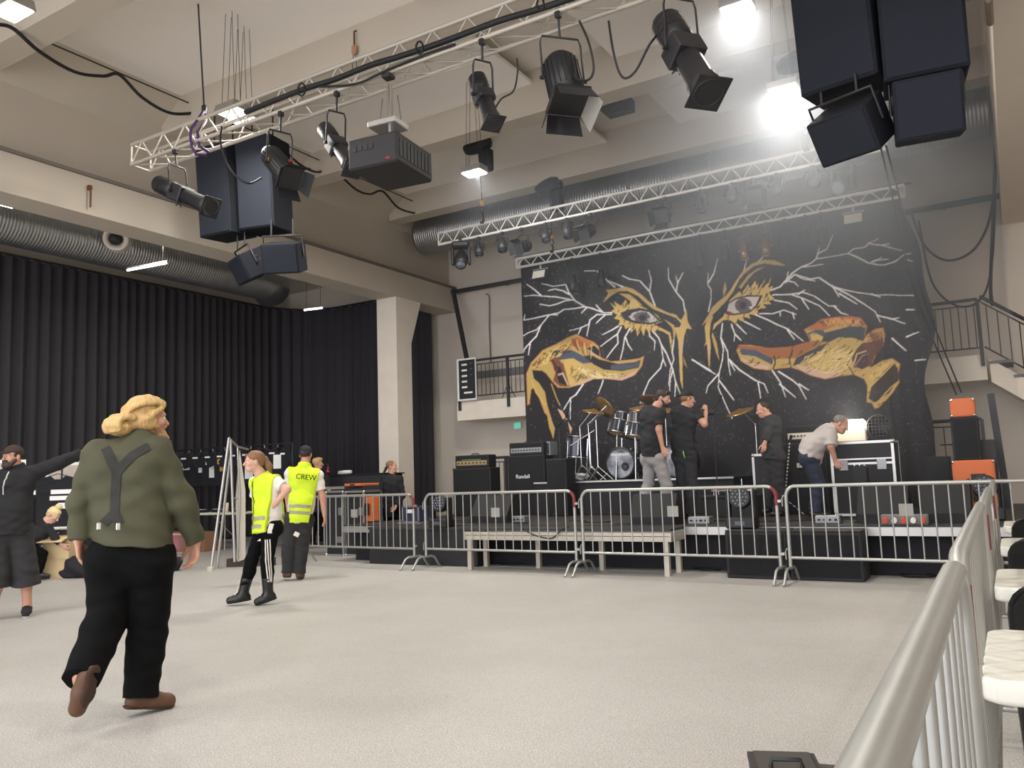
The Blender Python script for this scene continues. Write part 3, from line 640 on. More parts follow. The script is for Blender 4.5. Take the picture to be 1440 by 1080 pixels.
# ================================================================== lanterns, hoists, loudspeakers overhead
def frame_to(a, b, side=None):
    """matrix whose +X runs from a to b, +Z as near up as can be"""
    x = (Vector(b) - Vector(a)).normalized(); z = Vector((0, 0, 1)); y = z.cross(x)
    if y.length < .05: y = Vector((0, 1, 0)).cross(x)
    y.normalize(); z = x.cross(y)
    return Matrix(((x.x, y.x, z.x), (x.y, y.y, z.y), (x.z, y.z, z.z)))
LANT = mat('lantern_black', S(34, 34, 37), .5, var=.1, vscale=10); LENS = mat('lens_glass', S(120, 128, 140), .08, .3, spec=.9)
def yoke_clamp(t, hang, c, M3, half, m=LANT):
    """clamp at the root, an arm down to a bracket around the body centre c (local)"""
    MB().box((0, 0, .0), (.06, .07, .07), bev=.012).build('clamp', m, t); y = M3 @ Vector((0, 1, 0)); c = Vector(c); top = c * .35
    d = (c * .65).length
    a, b = c + y * half, c - y * half; ta, tb = top + y * half * .95, top - y * half * .95
    MB().tube([a, ta + (a - ta) * .15, ta + y * -.02, tb + y * .02, tb + (b - tb) * .15, b], .011, 6).build('yoke', m, t); MB().cyl((0, 0, 0), top, .013, n=8).build('stem', m, t)
    for q, s in ((a, 1), (b, -1)): MB().cyl(q - y * .01 * s, q + y * .025 * s, .02, n=10).build('yoke_knob', m, t)
def profile_spot(hang, a, b, label, r=.085, group='profile spotlights on the box truss'):
    t = thing('profile_spotlight', hang, label, 'spotlight', group); a = Vector(a) - Vector(hang); b = Vector(b) - Vector(hang); M = frame_to(a, b); L = (b - a).length
    def put(mb): return mb.xf(Matrix.Translation(a) @ M.to_4x4())
    mb = MB().lathe([(.0, 0), (r * .8, 0), (r * 1.1, .03), (r * 1.15, L * .28), (r * .95, L * .36), (0, L * .36)], (0, 0, 0), (1, 0, 0), 16)
    for k in range(3): mb.lathe([(r * 1.22, L * (.06 + .07 * k)), (r * 1.22, L * (.075 + .07 * k))], (0, 0, 0), (1, 0, 0), 16)
    put(mb).build('lamp_house', LANT, t)
    put(MB().box((L * .45, 0, 0), (L * .2, r * 2.3, r * 2.1), bev=.015)).build('gate', LANT, t)
    put(MB().lathe([(0, L * .5), (r * .95, L * .5), (r * .98, L * .86), (r * 1.12, L * .87), (r * 1.12, L), (r * .95, L), (r * .95, L * .97)], (0, 0, 0), (1, 0, 0), 20)).build('lens_tube', LANT, t)
    put(MB().cyl((L * .965, 0, 0), (L * .97, 0, 0), r * .95, n=20)).build('lens', LENS, t)
    put(MB().box((L * .99, 0, 0), (.012, r * 2.5, r * 2.5))).build('colour_frame', LANT, t)
    for k in range(2): put(MB().cyl((L * .47, 0, -r * 1.05), (L * .47, (.04 if k else -.04), -r * 1.6), .008, n=6)).build('shutter', LANT, t)
    yoke_clamp(t, hang, a + (b - a) * .42, M, r * 1.35)
    return t
def fresnel(hang, a, b, label, r=.15, doors=((1, 0), (-1, 0), (0, 1), (0, -1)), group=None, open_=.55, white=None, knobs=False):
    t = thing('fresnel_lantern', hang, label, 'spotlight', group); a = Vector(a) - Vector(hang); b = Vector(b) - Vector(hang); M = frame_to(a, b); L = (b - a).length
    def put(mb): return mb.xf(Matrix.Translation(a) @ M.to_4x4())
    mb = MB().lathe([(0, 0), (r * .75, 0), (r, L * .12), (r, L), (r * .9, L), (r * .85, L * .93)], (0, 0, 0), (1, 0, 0), 24)
    for k in range(20):
        w = 2 * PI * k / 20; mb.box((L * .5, r * 1.02 * math.cos(w), r * 1.02 * math.sin(w)), (L * .7, .012, .012), (w, 0, 0))
    put(mb).build('lamp_house', LANT, t)
    put(MB().lathe([(r * .84, L * .94), (r * .5, L * .97), (0, L * .985)], (0, 0, 0), (1, 0, 0), 20)).build('lens', LENS, t)
    put(MB().box((L + .01, 0, 0), (.03, r * 2.15, r * 2.15), bev=.008)).build('door_frame', LANT, t)
    wk = max(range(len(doors)), key=lambda i: (M @ Vector((0, doors[i][0], doors[i][1]))).dot(Vector((.85, .52, 0))))
    for k, (dy, dz) in enumerate(doors):
        e = Vector((L + .03, dy * r * 1.05, dz * r * 1.05)); n = Vector((math.cos(open_), math.sin(open_) * dy, math.sin(open_) * dz)); s = Vector((0, -dz, dy)); w0, w1 = r * .95, r * 1.1; l = r * 1.15
        vs = [e - s * w0, e + s * w0, e + s * w1 + n * l, e - s * w1 + n * l]; nn = n.cross(s) * .004; vs = [v - nn for v in vs] + [v + nn for v in vs]
        o = put(MB().add(vs, [(0, 1, 2, 3), (7, 6, 5, 4), (0, 4, 5, 1), (1, 5, 6, 2), (2, 6, 7, 3), (3, 7, 4, 0)])).build('barn_door', white if (white and k == wk) else LANT, t)
    if knobs:
        put(MB().box((L * .45, -r * 1.08, .03), (.05, .03, .05), bev=.01)).build('yellow_latch', mat('yellow_plastic', S(190, 150, 50), .5), t); put(MB().box((L * .75, r * .3, r * 1.08), (.05, .05, .03), bev=.01)).build('red_knob', RED, t)
    yoke_clamp(t, hang, a + (b - a) * .5, M, r * 1.25)
    return t
def par_can(hang, a, b, label, r=.075, group='small lamps on the ladder truss', m=None, lens=True):
    m = m or LANT
    t = thing('par_lamp', hang, label, 'spotlight', group); a = Vector(a) - Vector(hang); b = Vector(b) - Vector(hang); M = frame_to(a, b); L = (b - a).length
    def put(mb): return mb.xf(Matrix.Translation(a) @ M.to_4x4())
    put(MB().lathe([(0, 0), (r * .55, .01), (r * .8, L * .25), (r, L * .6), (r, L), (r * .9, L), (r * .88, L * .85)], (0, 0, 0), (1, 0, 0), 18)).build('can', m, t)
    put(MB().lathe([(r * .87, L * .86), (r * .5, L * .92), (0, L * .94)], (0, 0, 0), (1, 0, 0), 16)).build('lens', LENS, t)
    yoke_clamp(t, hang, a + (b - a) * .5, M, r * 1.2, m)
    return t
def moving_head(hang, label, yaw=0., tilt=.6, s=1.0, group='moving head lamps on the trusses', up=False, panel=True):
    t = thing('moving_head_lamp', hang, label, 'spotlight', group, rz=yaw); z = 1 if up else -1
    MB().box((0, 0, z * .06 * s), (.34 * s, .26 * s, .12 * s), bev=.03 * s).build('base', LANT, t)
    for sx in (-1, 1): MB().box((sx * .16 * s, 0, z * .28 * s), (.055 * s, .13 * s, .36 * s), bev=.02 * s).build('arm', LANT, t)
    M = Matrix.Translation((0, 0, z * .34 * s)) @ Matrix.Rotation(tilt, 4, 'X')
    h = MB().lathe([(0, -.2 * s), (.09 * s, -.19 * s), (.125 * s, -.08 * s), (.13 * s, .08 * s), (.105 * s, .19 * s), (.09 * s, .19 * s)], (0, 0, 0), (0, -1, 0), 20).xf(M).build('head', LANT, t)
    MB().lathe([(.09 * s, .18 * s), (.05 * s, .195 * s), (0, .2 * s)], (0, 0, 0), (0, -1, 0), 16).xf(M).build('lens', LENS, h)
    if not up: MB().box((0, 0, .03), (.07, .07, .09), bev=.01).build('clamp', LANT, t)
    return t
def wire(name, pts, r, m, label, cat='cable', sub=6):
    P0 = [Vector(p) for p in pts]; out = []
    for i in range(len(P0) - 1):
        p0, p1, p2, p3 = P0[max(i - 1, 0)], P0[i], P0[i + 1], P0[min(i + 2, len(P0) - 1)]
        for k in range(sub):
            u = k / sub; out.append(.5 * ((2 * p1) + (-p0 + p2) * u + (2 * p0 - 5 * p1 + 4 * p2 - p3) * u * u + (-p0 + 3 * p1 - 3 * p2 + p3) * u ** 3))
    out.append(P0[-1]); o = MB().tube(out, r, 6).build(name, m); return tag(o, label, cat)
Y1 = 6.85
def tk(px, py, Y=Y1): return P(px, py, Y=Y)
def on_truss(px, py, y, z): return Vector((P(px, py, Y=y).x, y, z))
profile_spot(on_truss(246, 236, 6.85, 5.80), tk(222, 258), tk(297, 292), 'black profile spotlight lying nearly level at the left end of the box truss', r=.105)
profile_spot(on_truss(474, 158, 6.85, 5.80), tk(456, 180, 7.2), tk(496, 238, 6.9), 'black profile spotlight tilted down beside the projector', r=.09)
profile_spot(on_truss(679, 97, 6.85, 5.80), tk(670, 108, 7.1), tk(694, 174, 6.9), 'black profile spotlight hanging between projector and fresnel with white door', r=.085)
profile_spot(on_truss(955, 8, 6.85, 5.80), tk(936, 30, 6.9), tk(997, 132, 6.5), 'largest black profile spotlight, at the top beside the glaring lamp', r=.125)
fresnel(on_truss(395, 202, 6.85, 5.80), tk(378, 215, 7.0), tk(408, 250, 6.8), 'black fresnel lantern with red and yellow knobs in front of the left speakers', r=.13, knobs=True)
fresnel(on_truss(786, 52, 6.85, 5.80), tk(786, 85, 7.1), tk(799, 140, 6.95), 'big ribbed fresnel lantern with one pale barn door under the box truss', r=.175, white=mat('barn_door_pale', S(214, 210, 200), .35, .4), doors=((-1, 0), (1, 0), (0, 1), (0, -1)), open_=.35)
# projector
c = P(550, 228, Y=6.9); t = thing('projector', c, 'large black projector on a pole under the box truss', 'projector', rz=.12)
MB().box((0, 0, 0), (.62, .75, .34), bev=.02).build('body', mat('projector_black', S(36, 34, 37), .6), t)
for k in range(4): MB().box((-.22 + .07 * k, -.376, .05), (.05, .012, .06)).build('socket', LANT, t)
mb = MB()
for k in range(9): mb.box((.312, -.3 + .075 * k, 0), (.01, .05, .2))
mb.build('side_grille', LANT, t); MB().box((.2, -.378, -.12), (.05, .01, .02)).build('red_light', RED, t)
MB().cyl((0, 0, .17), (0, 0, .90), .035, n=14).build('mount_pole', CHROME, t); MB().box((0, -.03, 5.80 - c.z), (.12, .12, .05), bev=.01).build('mount_clamp', DARKSTEEL, t); MB().box((0, 0, .2), (.34, .34, .03), bev=.01).build('mount_plate', LANT, t); MB().box((-.03, 0, .42), (.36, .3, .07), bev=.01).build('mount_tray', ALU, t)
for sx in (-1, 1): MB().cyl((sx * .14, 0, .45), (sx * .1, 0, .76), .004, n=5).build('safety_wire', DARKSTEEL, t)
# chain hoists
HOOK = mat('yellow_hook', S(200, 150, 60), .5); CHAINM = mat('hoist_chain', S(70, 68, 68), .5, .6)
def hoist(top, hook, label, motor=True, bag=True, zc=(13.0, 6.20)):
    top = Vector(top); hook = Vector(hook); t = thing('chain_hoist', top, label, 'hoist', 'chain hoists of the trusses'); d = hook - top
    MB().cyl((0, 0, .05), (0, 0, 8.2 - top.z), .012, n=6).build('ceiling_chain', CHAINM, t)
    if motor:
        MB().lathe([(0, -.3), (.08, -.29), (.13, -.2), (.16, -.05), (.17, .1), (.13, .24), (.06, .28), (0, .28)], (0, 0, -.06), (1, .25, .25), 16).build('motor', BLACK, t)
    if bag: MB().box((.17, .02, -.40), (.24, .2, .44), bev=.03).build('chain_bag', BLACKCLOTH, t)
    mb = MB(); n = int(d.length / .06)
    for k in range(n):
        p = d * ((k + .5) / n); mb.box(p, (.018 if k % 2 else .008, .008 if k % 2 else .018, .055))
    mb.build('chain', CHAINM, t)
    MB().box(d + Vector((0, 0, -.04)), (.1, .07, .1), bev=.02).build('hook_block', HOOK, t); MB().tube([d + Vector(v) for v in ((0, 0, -.1), (.03, 0, -.15), (.03, 0, -.2), (0, 0, -.23), (-.03, 0, -.2))], .014, 6).build('hook', DARKSTEEL, t)
    e = Vector((hook.x, zc[0], zc[1])) - top; MB().tube([d + Vector((0, 0, -.22)), (d + Vector((0, 0, -.22))).lerp(e, .5) + Vector((.02, 0, 0)), e], .02, 8).build('truss_sling', DARKSTEEL, t); MB().box(e, (.09, .07, .06), bev=.01).build('truss_clamp', DARKSTEEL, t)
    return t
hoist(P(672, 200, Y=13.0), P(678, 283, Y=13.0), 'chain hoist with black bag above the left end of the ladder truss')
hoist(P(1118, 82, Y=13.0), P(1132, 172, Y=13.0), 'chain hoist in the haze above the right end of the ladder truss')
hoist(P(772, 258, Y=14.7), P(776, 330, Y=14.7), 'chain hoist with black bag in front of the wide back duct', zc=(14.7, 5.90))
t = thing('chain_hoist', P(268, -4, Y=7.0), 'black chain bag hanging high above the left end of the box truss', 'hoist', 'chain hoists of the trusses')
MB().box((0, 0, .05), (.22, .2, .34), bev=.05).build('chain_bag', BLACKCLOTH, t); MB().lathe([(0, -.2), (.1, -.19), (.11, .2), (0, .2)], (.0, 0, .35), (1, 0, .2), 14).build('motor', BLACK, t); MB().cyl((0, 0, .4), (0, 0, .95), .012, n=6).build('ceiling_chain', CHAINM, t)
q = P(287, 152, Y=7.0) - t.location; MB().cyl((.12, 0, .3), q, .011, n=6).build('chain', CHAINM, t); MB().box(q, (.07, .06, .1), bev=.02).build('hook_block', LANT, t)
SLING = mat('purple_sling', S(74, 44, 92), .8); c = P(283, 190, Y=7.0)
o = MB().tube([P(286, 157, Y=6.95), P(276, 172, Y=6.82), P(269, 181, Y=6.79), P(268, 190, Y=6.79), P(270, 207, Y=6.79), P(276, 217, Y=6.8), P(290, 219, Y=7.0), P(293, 214, Y=7.0), P(280, 205, Y=6.85), P(278, 186, Y=6.84), P(288, 172, Y=7.0), P(290, 160, Y=7.05)], .022, 8, closed=True).build('lifting_sling', SLING); tag(o, 'purple lifting sling around the left end of the box truss', 'sling')
for px, py, y, lb in ((498, 44, 8.55, 'rusty hook and block hanging from the ceiling beam above the projector'), (125, 265, 14, None)):
    if lb:
        c = P(px, py, Y=y); t = thing('ceiling_hook', c, lb, 'hook'); RUST = mat('rusty_iron', S(110, 72, 54), .8, .2, var=.3)
        MB().tube([(0, .05, .03), (0, 0, 0), (0, 0, -.2)], .014, 6).build('rod', RUST, t); MB().box((0, 0, -.28), (.09, .06, .14), bev=.02).build('block', mat('ochre_block', S(170, 130, 100), .7), t)
        for s in (-1, 1): MB().cyl((s * .02, 0, -.33), (s * .06, 0, -.75), .005, n=5).build('sling_wire', DARKSTEEL, t)
c = P(125, 266, X=-11.97); t = thing('wall_hook', c, 'rusty hook on the side beam above the aisle duct', 'hook'); MB().tube([(.02, 0, .02), (.05, 0, -.05), (.05, 0, -.3)], .015, 6).build('rod', RUST, t); MB().box((.02, 0, .02), (.06, .05, .07)).build('plate', RUST, t)
# lamps along the ladder truss
Y2 = 12.93
moving_head(on_truss(648, 348, 12.99, 5.90), 'moving head lamp with pale front under the left end of the ladder truss', yaw=.5, tilt=.9)
par_can(on_truss(673, 335, 12.99, 5.90), P(672, 342, Y=Y2), P(674, 358, Y=Y2 - .1), 'small round lamp right next to the leftmost moving head', r=.085)
par_can(on_truss(706, 328, 12.99, 5.90), P(705, 334, Y=Y2), P(707, 352, Y=Y2 - .12), 'small round lamp second from the left end of the ladder truss', r=.09)
fresnel(on_truss(733, 322, 12.99, 5.90), P(744, 345, Y=Y2 + .1), P(731, 348, Y=Y2 - .15), 'small fresnel with open doors above the left end of the backdrop truss', r=.10, group='small lamps on the ladder truss')
par_can(on_truss(767, 318, 12.99, 5.90), P(766, 322, Y=Y2), P(768, 338, Y=Y2 - .12), 'small round lamp left of the two dark cans of the ladder truss', r=.085)
par_can(on_truss(797, 312, 12.99, 5.90), P(798, 308, Y=Y2), P(799, 334, Y=Y2 - .08), 'dark upright can on the ladder truss, seen from behind', r=.085)
fresnel(on_truss(830, 305, 12.99, 5.90), P(833, 322, Y=Y2 + .1), P(822, 328, Y=Y2 - .15), 'small dark fresnel in the middle left of the ladder truss', r=.10, group='small lamps on the ladder truss')
fresnel(on_truss(935, 287, 12.99, 5.90), P(936, 300, Y=Y2 + .12), P(930, 304, Y=Y2 - .12), 'hazy fresnel with square doors at the middle of the ladder truss', r=.11, group='small lamps on the ladder truss')
par_can(on_truss(986, 274, 12.99, 5.90), P(986, 278, Y=Y2), P(987, 297, Y=Y2 - .08), 'dark can seen from behind, right of the hazy square fresnel', r=.08)
par_can(on_truss(1029, 262, 12.99, 5.90), P(1029, 266, Y=Y2 + .05), P(1028, 280, Y=Y2 - .1), 'small glossy round lamp left of the square floodlight', r=.085)
fresnel(on_truss(1058, 258, 12.99, 5.90), P(1060, 274, Y=Y2 + .14), P(1060, 277, Y=Y2 - .12), 'square fronted floodlight on the right half of the ladder truss', r=.11, group='small lamps on the ladder truss')
par_can(on_truss(1092, 247, 12.99, 5.90), P(1093, 252, Y=Y2 + .05), P(1091, 269, Y=Y2 - .1), 'small round lamp right of the square floodlight', r=.09)
par_can(on_truss(1142, 233, 12.99, 5.90), P(1143, 240, Y=Y2 + .05), P(1144, 259, Y=Y2 - .1), 'small round lamp below the right chain hoist', r=.10)
moving_head(on_truss(1184, 233, 12.99, 5.90), 'moving head lamp under the right loudspeakers', yaw=-.4, tilt=.5, s=1.05)
Y3 = 14.62; BRONZE = mat('bronze_can', S(150, 120, 90), .3, .8)
for k, (px, lb, m) in enumerate(((1047, 'shiny can lamp above the right painted eye', BRONZE), (1077, 'bronze can lamp right above the right painted eyebrow', BRONZE), (1104, 'small can lamp on the backdrop truss right of the bronze one', LANT), (1133, 'small can lamp fourth from the right end of the backdrop truss', LANT), (1155, 'small can lamp next to the pale floodlight of the backdrop truss', LANT), (985, 'dim can lamp on the middle of the backdrop truss', LANT), (1020, 'dim can lamp left of the shiny ones on the backdrop truss', LANT), (845, 'dim can lamp above the left painted eyebrow', LANT), (805, 'small can lamp on the left part of the backdrop truss', LANT))):
    z = 318 + (1155 - px) * .187; par_can(on_truss(px, z - 8, 14.69, 5.65), P(px, z + 2, Y=Y3), P(px + 1, z + 26, Y=Y3 - .07), lb, r=.08, group='can lamps along the backdrop truss', m=m)
FLOODW = mat('flood_reflector', S(216, 212, 200), .4)
def flood(p, label, yaw=0.):
    t = thing('floodlight', p, label, 'spotlight', 'floodlights at both ends of the backdrop truss', rz=yaw)
    MB().box((0, 0, -.2), (.30, .16, .16), (-.4, 0, 0), bev=.015).build('housing', LANT, t); MB().box((0, -.09, -.22), (.28, .02, .17), (-.4, 0, 0)).build('front', FLOODW, t)
    MB().box((0, 0, -.1), (.34, .03, .03)).build('bracket', ALU, t); MB().cyl((0, 0, 0), (0, 0, -.1), .02, n=8).build('clamp', ALU, t)
flood(on_truss(1199, 288, 14.69, 5.67), 'pale floodlight at the right end of the backdrop truss'); flood(on_truss(760, 374, 14.69, 5.67), 'pale floodlight at the left end of the backdrop truss')
# ------------------------------------------------------------------ loudspeakers
def speaker(c, dim, rot, label, group, handles=True, yoke=False, up_to=None):
    t = thing('loudspeaker', c, label, 'loudspeaker', group, rot=rot); w, d, h = dim
    MB().box((0, 0, 0), dim, bev=.015).build('cabinet', SPK, t); MB().box((0, -d / 2 - .006, 0), (w - .05, .012, h - .05), bev=.004).build('grille', GRILLE, t)
    if handles:
        for s in (-1, 1): MB().lathe([(.05, 0), (.05, .004), (.035, .004), (.03, -.02), (0, -.02)], (s * (w / 2), .05, h * .12), (s, 0, 0), 14).build('handle_cup', BLACK, t)
    if yoke:
        MB().tube([(-w / 2 - .02, 0, 0), (-w / 2 - .02, .0, h / 2 + .1), (w / 2 + .02, 0, h / 2 + .1), (w / 2 + .02, 0, 0)], .016, 6).build('bracket', DARKSTEEL, t)
        R3 = Euler(rot).to_matrix()
        for s in (-.3, .3):
            p0 = Vector((s * w, 0, h / 2 + .1)); upv = R3.inverted() @ Vector((0, 0, up_to - c[2] - (R3 @ p0).z)); MB().cyl(p0, p0 + upv, .014, n=6).build('hanger', DARKSTEEL, t)
    for s in (-1, 1):
        if not yoke: MB().cyl((s * w * .3, 0, h / 2), (s * w * .3, (8.02 - c[2] - h / 2) * .09, 8.0 - c[2]), .014, n=6).build('hanger', DARKSTEEL, t)
    return t
g = 'hanging loudspeakers'
speaker(P(318, 272, Y=8.75), (.66, .6, 1.45), (.09, 0, .10), 'tall dark speaker box, left one of the left hanging pair', g)
speaker(P(372, 262, Y=8.85), (.62, .6, 1.45), (.09, 0, .28), 'tall dark speaker box, right one of the left hanging pair', g)
speaker(P(352, 374, Y=8.85), (.56, .42, .42), (.5, 0, -.38), 'small dark speaker tilted down, left one under the left pair', g, yoke=True, up_to=P(318, 272, Y=8.75).z - .70)
speaker(P(400, 362, Y=8.85), (.56, .46, .46), (.35, 0, .5), 'small dark speaker tilted down, right one under the left pair', g, yoke=True, up_to=P(372, 262, Y=8.85).z - .66)
speaker(P(1184, 45, Y=8.5), (.74, .6, 1.25), (.09, 0, -.18), 'tall dark speaker box, left one of the right hanging pair', g)
speaker(P(1293, 28, Y=8.5), (.72, .6, 1.25), (.09, 0, .12), 'tall dark speaker box, right one of the right hanging pair', g)
speaker(P(1197, 182, Y=8.45), (.60, .46, .46), (.62, 0, -.34), 'small dark speaker with lit top, left one under the right pair', g, yoke=True, up_to=P(1184, 45, Y=8.5).z - .60)
speaker(P(1304, 154, Y=8.45), (.58, .46, .56), (.25, 0, .12), 'small dark speaker, right one under the right pair', g, yoke=True, up_to=P(1293, 28, Y=8.5).z - .60)
# ------------------------------------------------------------------ wires and cables under the ceiling
wire('steel_wire', [P(-30, 18, X=-11.3), P(15, 37, X=-11.3), P(282, 152, X=-11.3), P(403, 205, X=-11.3), P(608, 295, X=-11.3)], .012, DARKSTEEL, 'thin dark wire stretched along the edge of the ceiling', 'wire', 2)
wire('hanging_cable', [P(-20, 36, X=-10.7), P(15, 38, X=-10.7), P(55, 72, X=-10.8), P(105, 101, X=-11.25), P(145, 107, X=-11.25), P(168, 105, X=-11.25), P(200, 137, X=-11.25), P(240, 159, X=-11.25), P(280, 158, X=-11.25)], .026, CABLE, 'black cable sagging in loops from the ceiling wire at top left')
wire('hanging_cable', [P(395, 205, X=-11.25), P(420, 230, X=-11.25), P(445, 242, X=-11.25), P(468, 239, X=-11.25), P(500, 266, X=-11.25), P(520, 273, X=-11.25), P(538, 269, X=-11.25), P(560, 292, X=-11.25), P(585, 300, X=-11.25), P(598, 299, X=-11.25)], .022, CABLE, 'black cable sagging from the ceiling wire beside the projector')
wire('truss_cable', [P(345, 158, Y=6.83), P(420, 128, Y=6.83), P(470, 112, Y=6.83), P(520, 92, Y=6.83), P(560, 80, Y=6.83), P(620, 60, Y=6.83), P(700, 30, Y=6.83), P(760, 12, Y=6.83), P(840, -15, Y=6.83)], .034, CABLE, 'thick bundle of black cable lying along the top of the box truss')
wire('truss_cable', [P(450, 122, Y=6.8), P(500, 118, Y=6.8), P(545, 98, Y=6.8), P(600, 76, Y=6.8), P(640, 62, Y=6.8)], .014, CABLE, 'thinner black cable sagging below the bundle on the box truss')
for k, (px, py) in enumerate(((424, 122), (590, 63), (760, 2))):
    o = MB().tube([P(px + 5 * math.cos(a), py + 4 + 9 * math.sin(a), Y=6.8) for a in np.linspace(0, 2 * PI, 10)[:-1]], .012, 6, closed=True).build('cable_tie', CABLE); tag(o, 'black tie holding the cable bundle, ' + ('left of the projector', 'right of the projector', 'above the big fresnel')[k], 'cable tie', 'black ties around the cable bundle')
wire('lamp_cable', [P(815, 30, Y=6.8), P(828, 60, Y=6.7), P(835, 95, Y=6.7), P(828, 112, Y=6.7), P(812, 112, Y=6.8), P(806, 104, Y=6.9)], .012, CABLE, 'black cable looping down to the big fresnel lantern')
wire('lamp_cable', [P(856, 30, Y=6.8), P(862, 70, Y=6.7), P(870, 100, Y=6.7), P(880, 110, Y=6.7), P(895, 98, Y=6.7), P(912, 65, Y=6.7), P(925, 48, Y=6.8)], .012, CABLE, 'black cable looping down to the largest profile spotlight')
wire('lamp_cable', [P(312, 178, Y=6.8), P(310, 200, Y=6.7), P(318, 228, Y=6.7), P(332, 248, Y=6.7), P(350, 258, Y=6.8), P(368, 250, Y=7.0)], .012, CABLE, 'black cable looping in front of the left speakers')
wire('lamp_cable', [P(690, 165, Y=7.0), P(704, 140, Y=7.0), P(722, 128, Y=7.0), P(728, 100, Y=7.0), P(727, 82, Y=7.0)], .009, CABLE, 'thin cable of the middle profile spotlight')
o = thing('ceiling_vent', P(860, 150, Z=7.9), 'dark square vent in the ceiling gap above the haze', 'vent'); MB().box((0, 0, .12), (.5, 1.0, .22)).build('vent_box', mat('vent_grey', S(98, 102, 112), .6), o)
for k in range(3): MB().box((0, -.3 + .3 * k, .0), (.48, .03, .03)).build('slat', GREY, o)
# pipes and cables on the back wall
t = thing('wall_pipe', (-6, 17.12, 6.1), 'long dark pipe across the back wall above the backdrop', 'pipe'); MB().cyl((-7.0, 0, 0), (6.2, 0, 0), .055, n=12).build('pipe', DARKSTEEL, t)
for x in (-4.4, 2, 5.3): MB().box((x, .09, 0), (.06, .16, .06)).build('bracket', DARKSTEEL, t)
o = MB().cyl(P(637, 408, Y=17.0), P(658, 512, Y=16.4), .06, n=10).build('diagonal_pipe', DARKSTEEL); tag(o, 'dark pipe running down from the beam end to the left balcony rail', 'pipe')
wire('wall_conduit', [P(683, 414, Y=17.25), P(688, 418, Y=17.25), P(688, 460, Y=17.25), P(690, 510, Y=17.25)], .018, GREY, 'thin grey conduit down the back wall left of the backdrop', 'conduit', 2)
wire('hanging_cable', [P(1282, 300, Y=16.8), P(1300, 345, Y=16.8), P(1330, 366, Y=16.8), P(1365, 355, Y=16.8), P(1388, 320, Y=16.8), P(1398, 272, Y=16.9)], .022, CABLE, 'dark cable sagging on the back wall between backdrop and right wall')
wire('hanging_cable', [P(1292, 310, Y=16.7), P(1310, 395, Y=16.6), P(1345, 430, Y=16.5), P(1380, 420, Y=16.6), P(1395, 370, Y=16.8), P(1400, 275, Y=16.9)], .018, CABLE, 'longer dark cable hanging down to the right balcony rail')
wire('hanging_cable', [P(1402, 140, Y=16.9), P(1400, 215, Y=16.9), P(1397, 300, Y=16.9), P(1393, 400, Y=16.9), P(1396, 430, Y=16.9)], .03, CABLE, 'dark cable bundle running down the right end of the back wall')
wire('rope', [P(1238, 205, Y=10), P(1258, 290, Y=13.5), P(1290, 420, Y=14.4), P(1345, 555, Y=16.26)], .013, CABLE, 'thin rope slanting down right of the backdrop', 'rope')
wire('rope', [P(1246, 205, Y=10), P(1268, 290, Y=13.5), P(1300, 420, Y=14.3), P(1352, 552, Y=16.26)], .013, CABLE, 'second thin rope, just right of another one beside the backdrop', 'rope')
# ================================================================== smooth bodies: distance fields turned into one continuous surface
def V(*a): return np.array(a, float)
def unit(v): v = np.asarray(v, float); return v / max(1e-9, np.linalg.norm(v))
def cap(a, b, ra, rb=None, k=.03, flat=None, kf=1.0): return ('c', np.asarray(a, float), np.asarray(b, float), ra, ra if rb is None else rb, k, None if flat is None else unit(flat), kf)
def ellip(c, r, ax=None, k=.03): return ('e', np.asarray(c, float), np.asarray(r, float), np.eye(3) if ax is None else np.asarray(ax), k)
def d_prim(p, pr):
    if pr[0] == 'c':
        _, a, b, ra, rb, k, n, kf = pr
        if n is not None:
            p = p + np.outer((p - a) @ n, n) * (kf - 1); b2 = b + n * ((b - a) @ n) * (kf - 1)
        else: b2 = b
        ab = b2 - a; L = max(1e-9, ab @ ab); t = np.clip(((p - a) @ ab) / L, 0, 1)
        d = np.linalg.norm(p - a - t[:, None] * ab, axis=1) - (ra + (rb - ra) * t)
        return d / (kf if n is not None else 1) ** .5
    _, c, r, ax, k = pr
    q = (p - c) @ ax.T; k0 = np.linalg.norm(q / r, axis=1); k1 = np.linalg.norm(q / (r * r), axis=1)
    return k0 * (k0 - 1) / np.maximum(k1, 1e-6)
def smin(a, b, k):
    h = np.maximum(k - np.abs(a - b), 0) / k
    return np.minimum(a, b) - h * h * k * .25
def field(prims, cuts=(), off=0.0, fold=0.0, subs=(), ff=(23., 31., 17.), ksub=.012):
    def f(p):
        d = None
        for pr in prims:
            e = d_prim(p, pr)
            d = e if d is None else smin(d, e, pr[5] if pr[0] == 'c' else pr[4])
        for pr in subs:
            d = -smin(-d, d_prim(p, pr), ksub)
        d = d - off
        if fold:
            x, y, z = p[:, 0], p[:, 1], p[:, 2]
            d = d + fold * (np.sin(ff[0] * x + 2.2 * np.sin(ff[2] * z + 3 * y)) * np.sin(ff[1] * z + 1.7 * np.sin(ff[0] * .7 * y + 9 * x)) + .5 * np.sin(ff[1] * 1.9 * z + 14 * x - 9 * y))
        for o, n in cuts:
            d = np.maximum(d, (p - o) @ n)
        return d
    return f
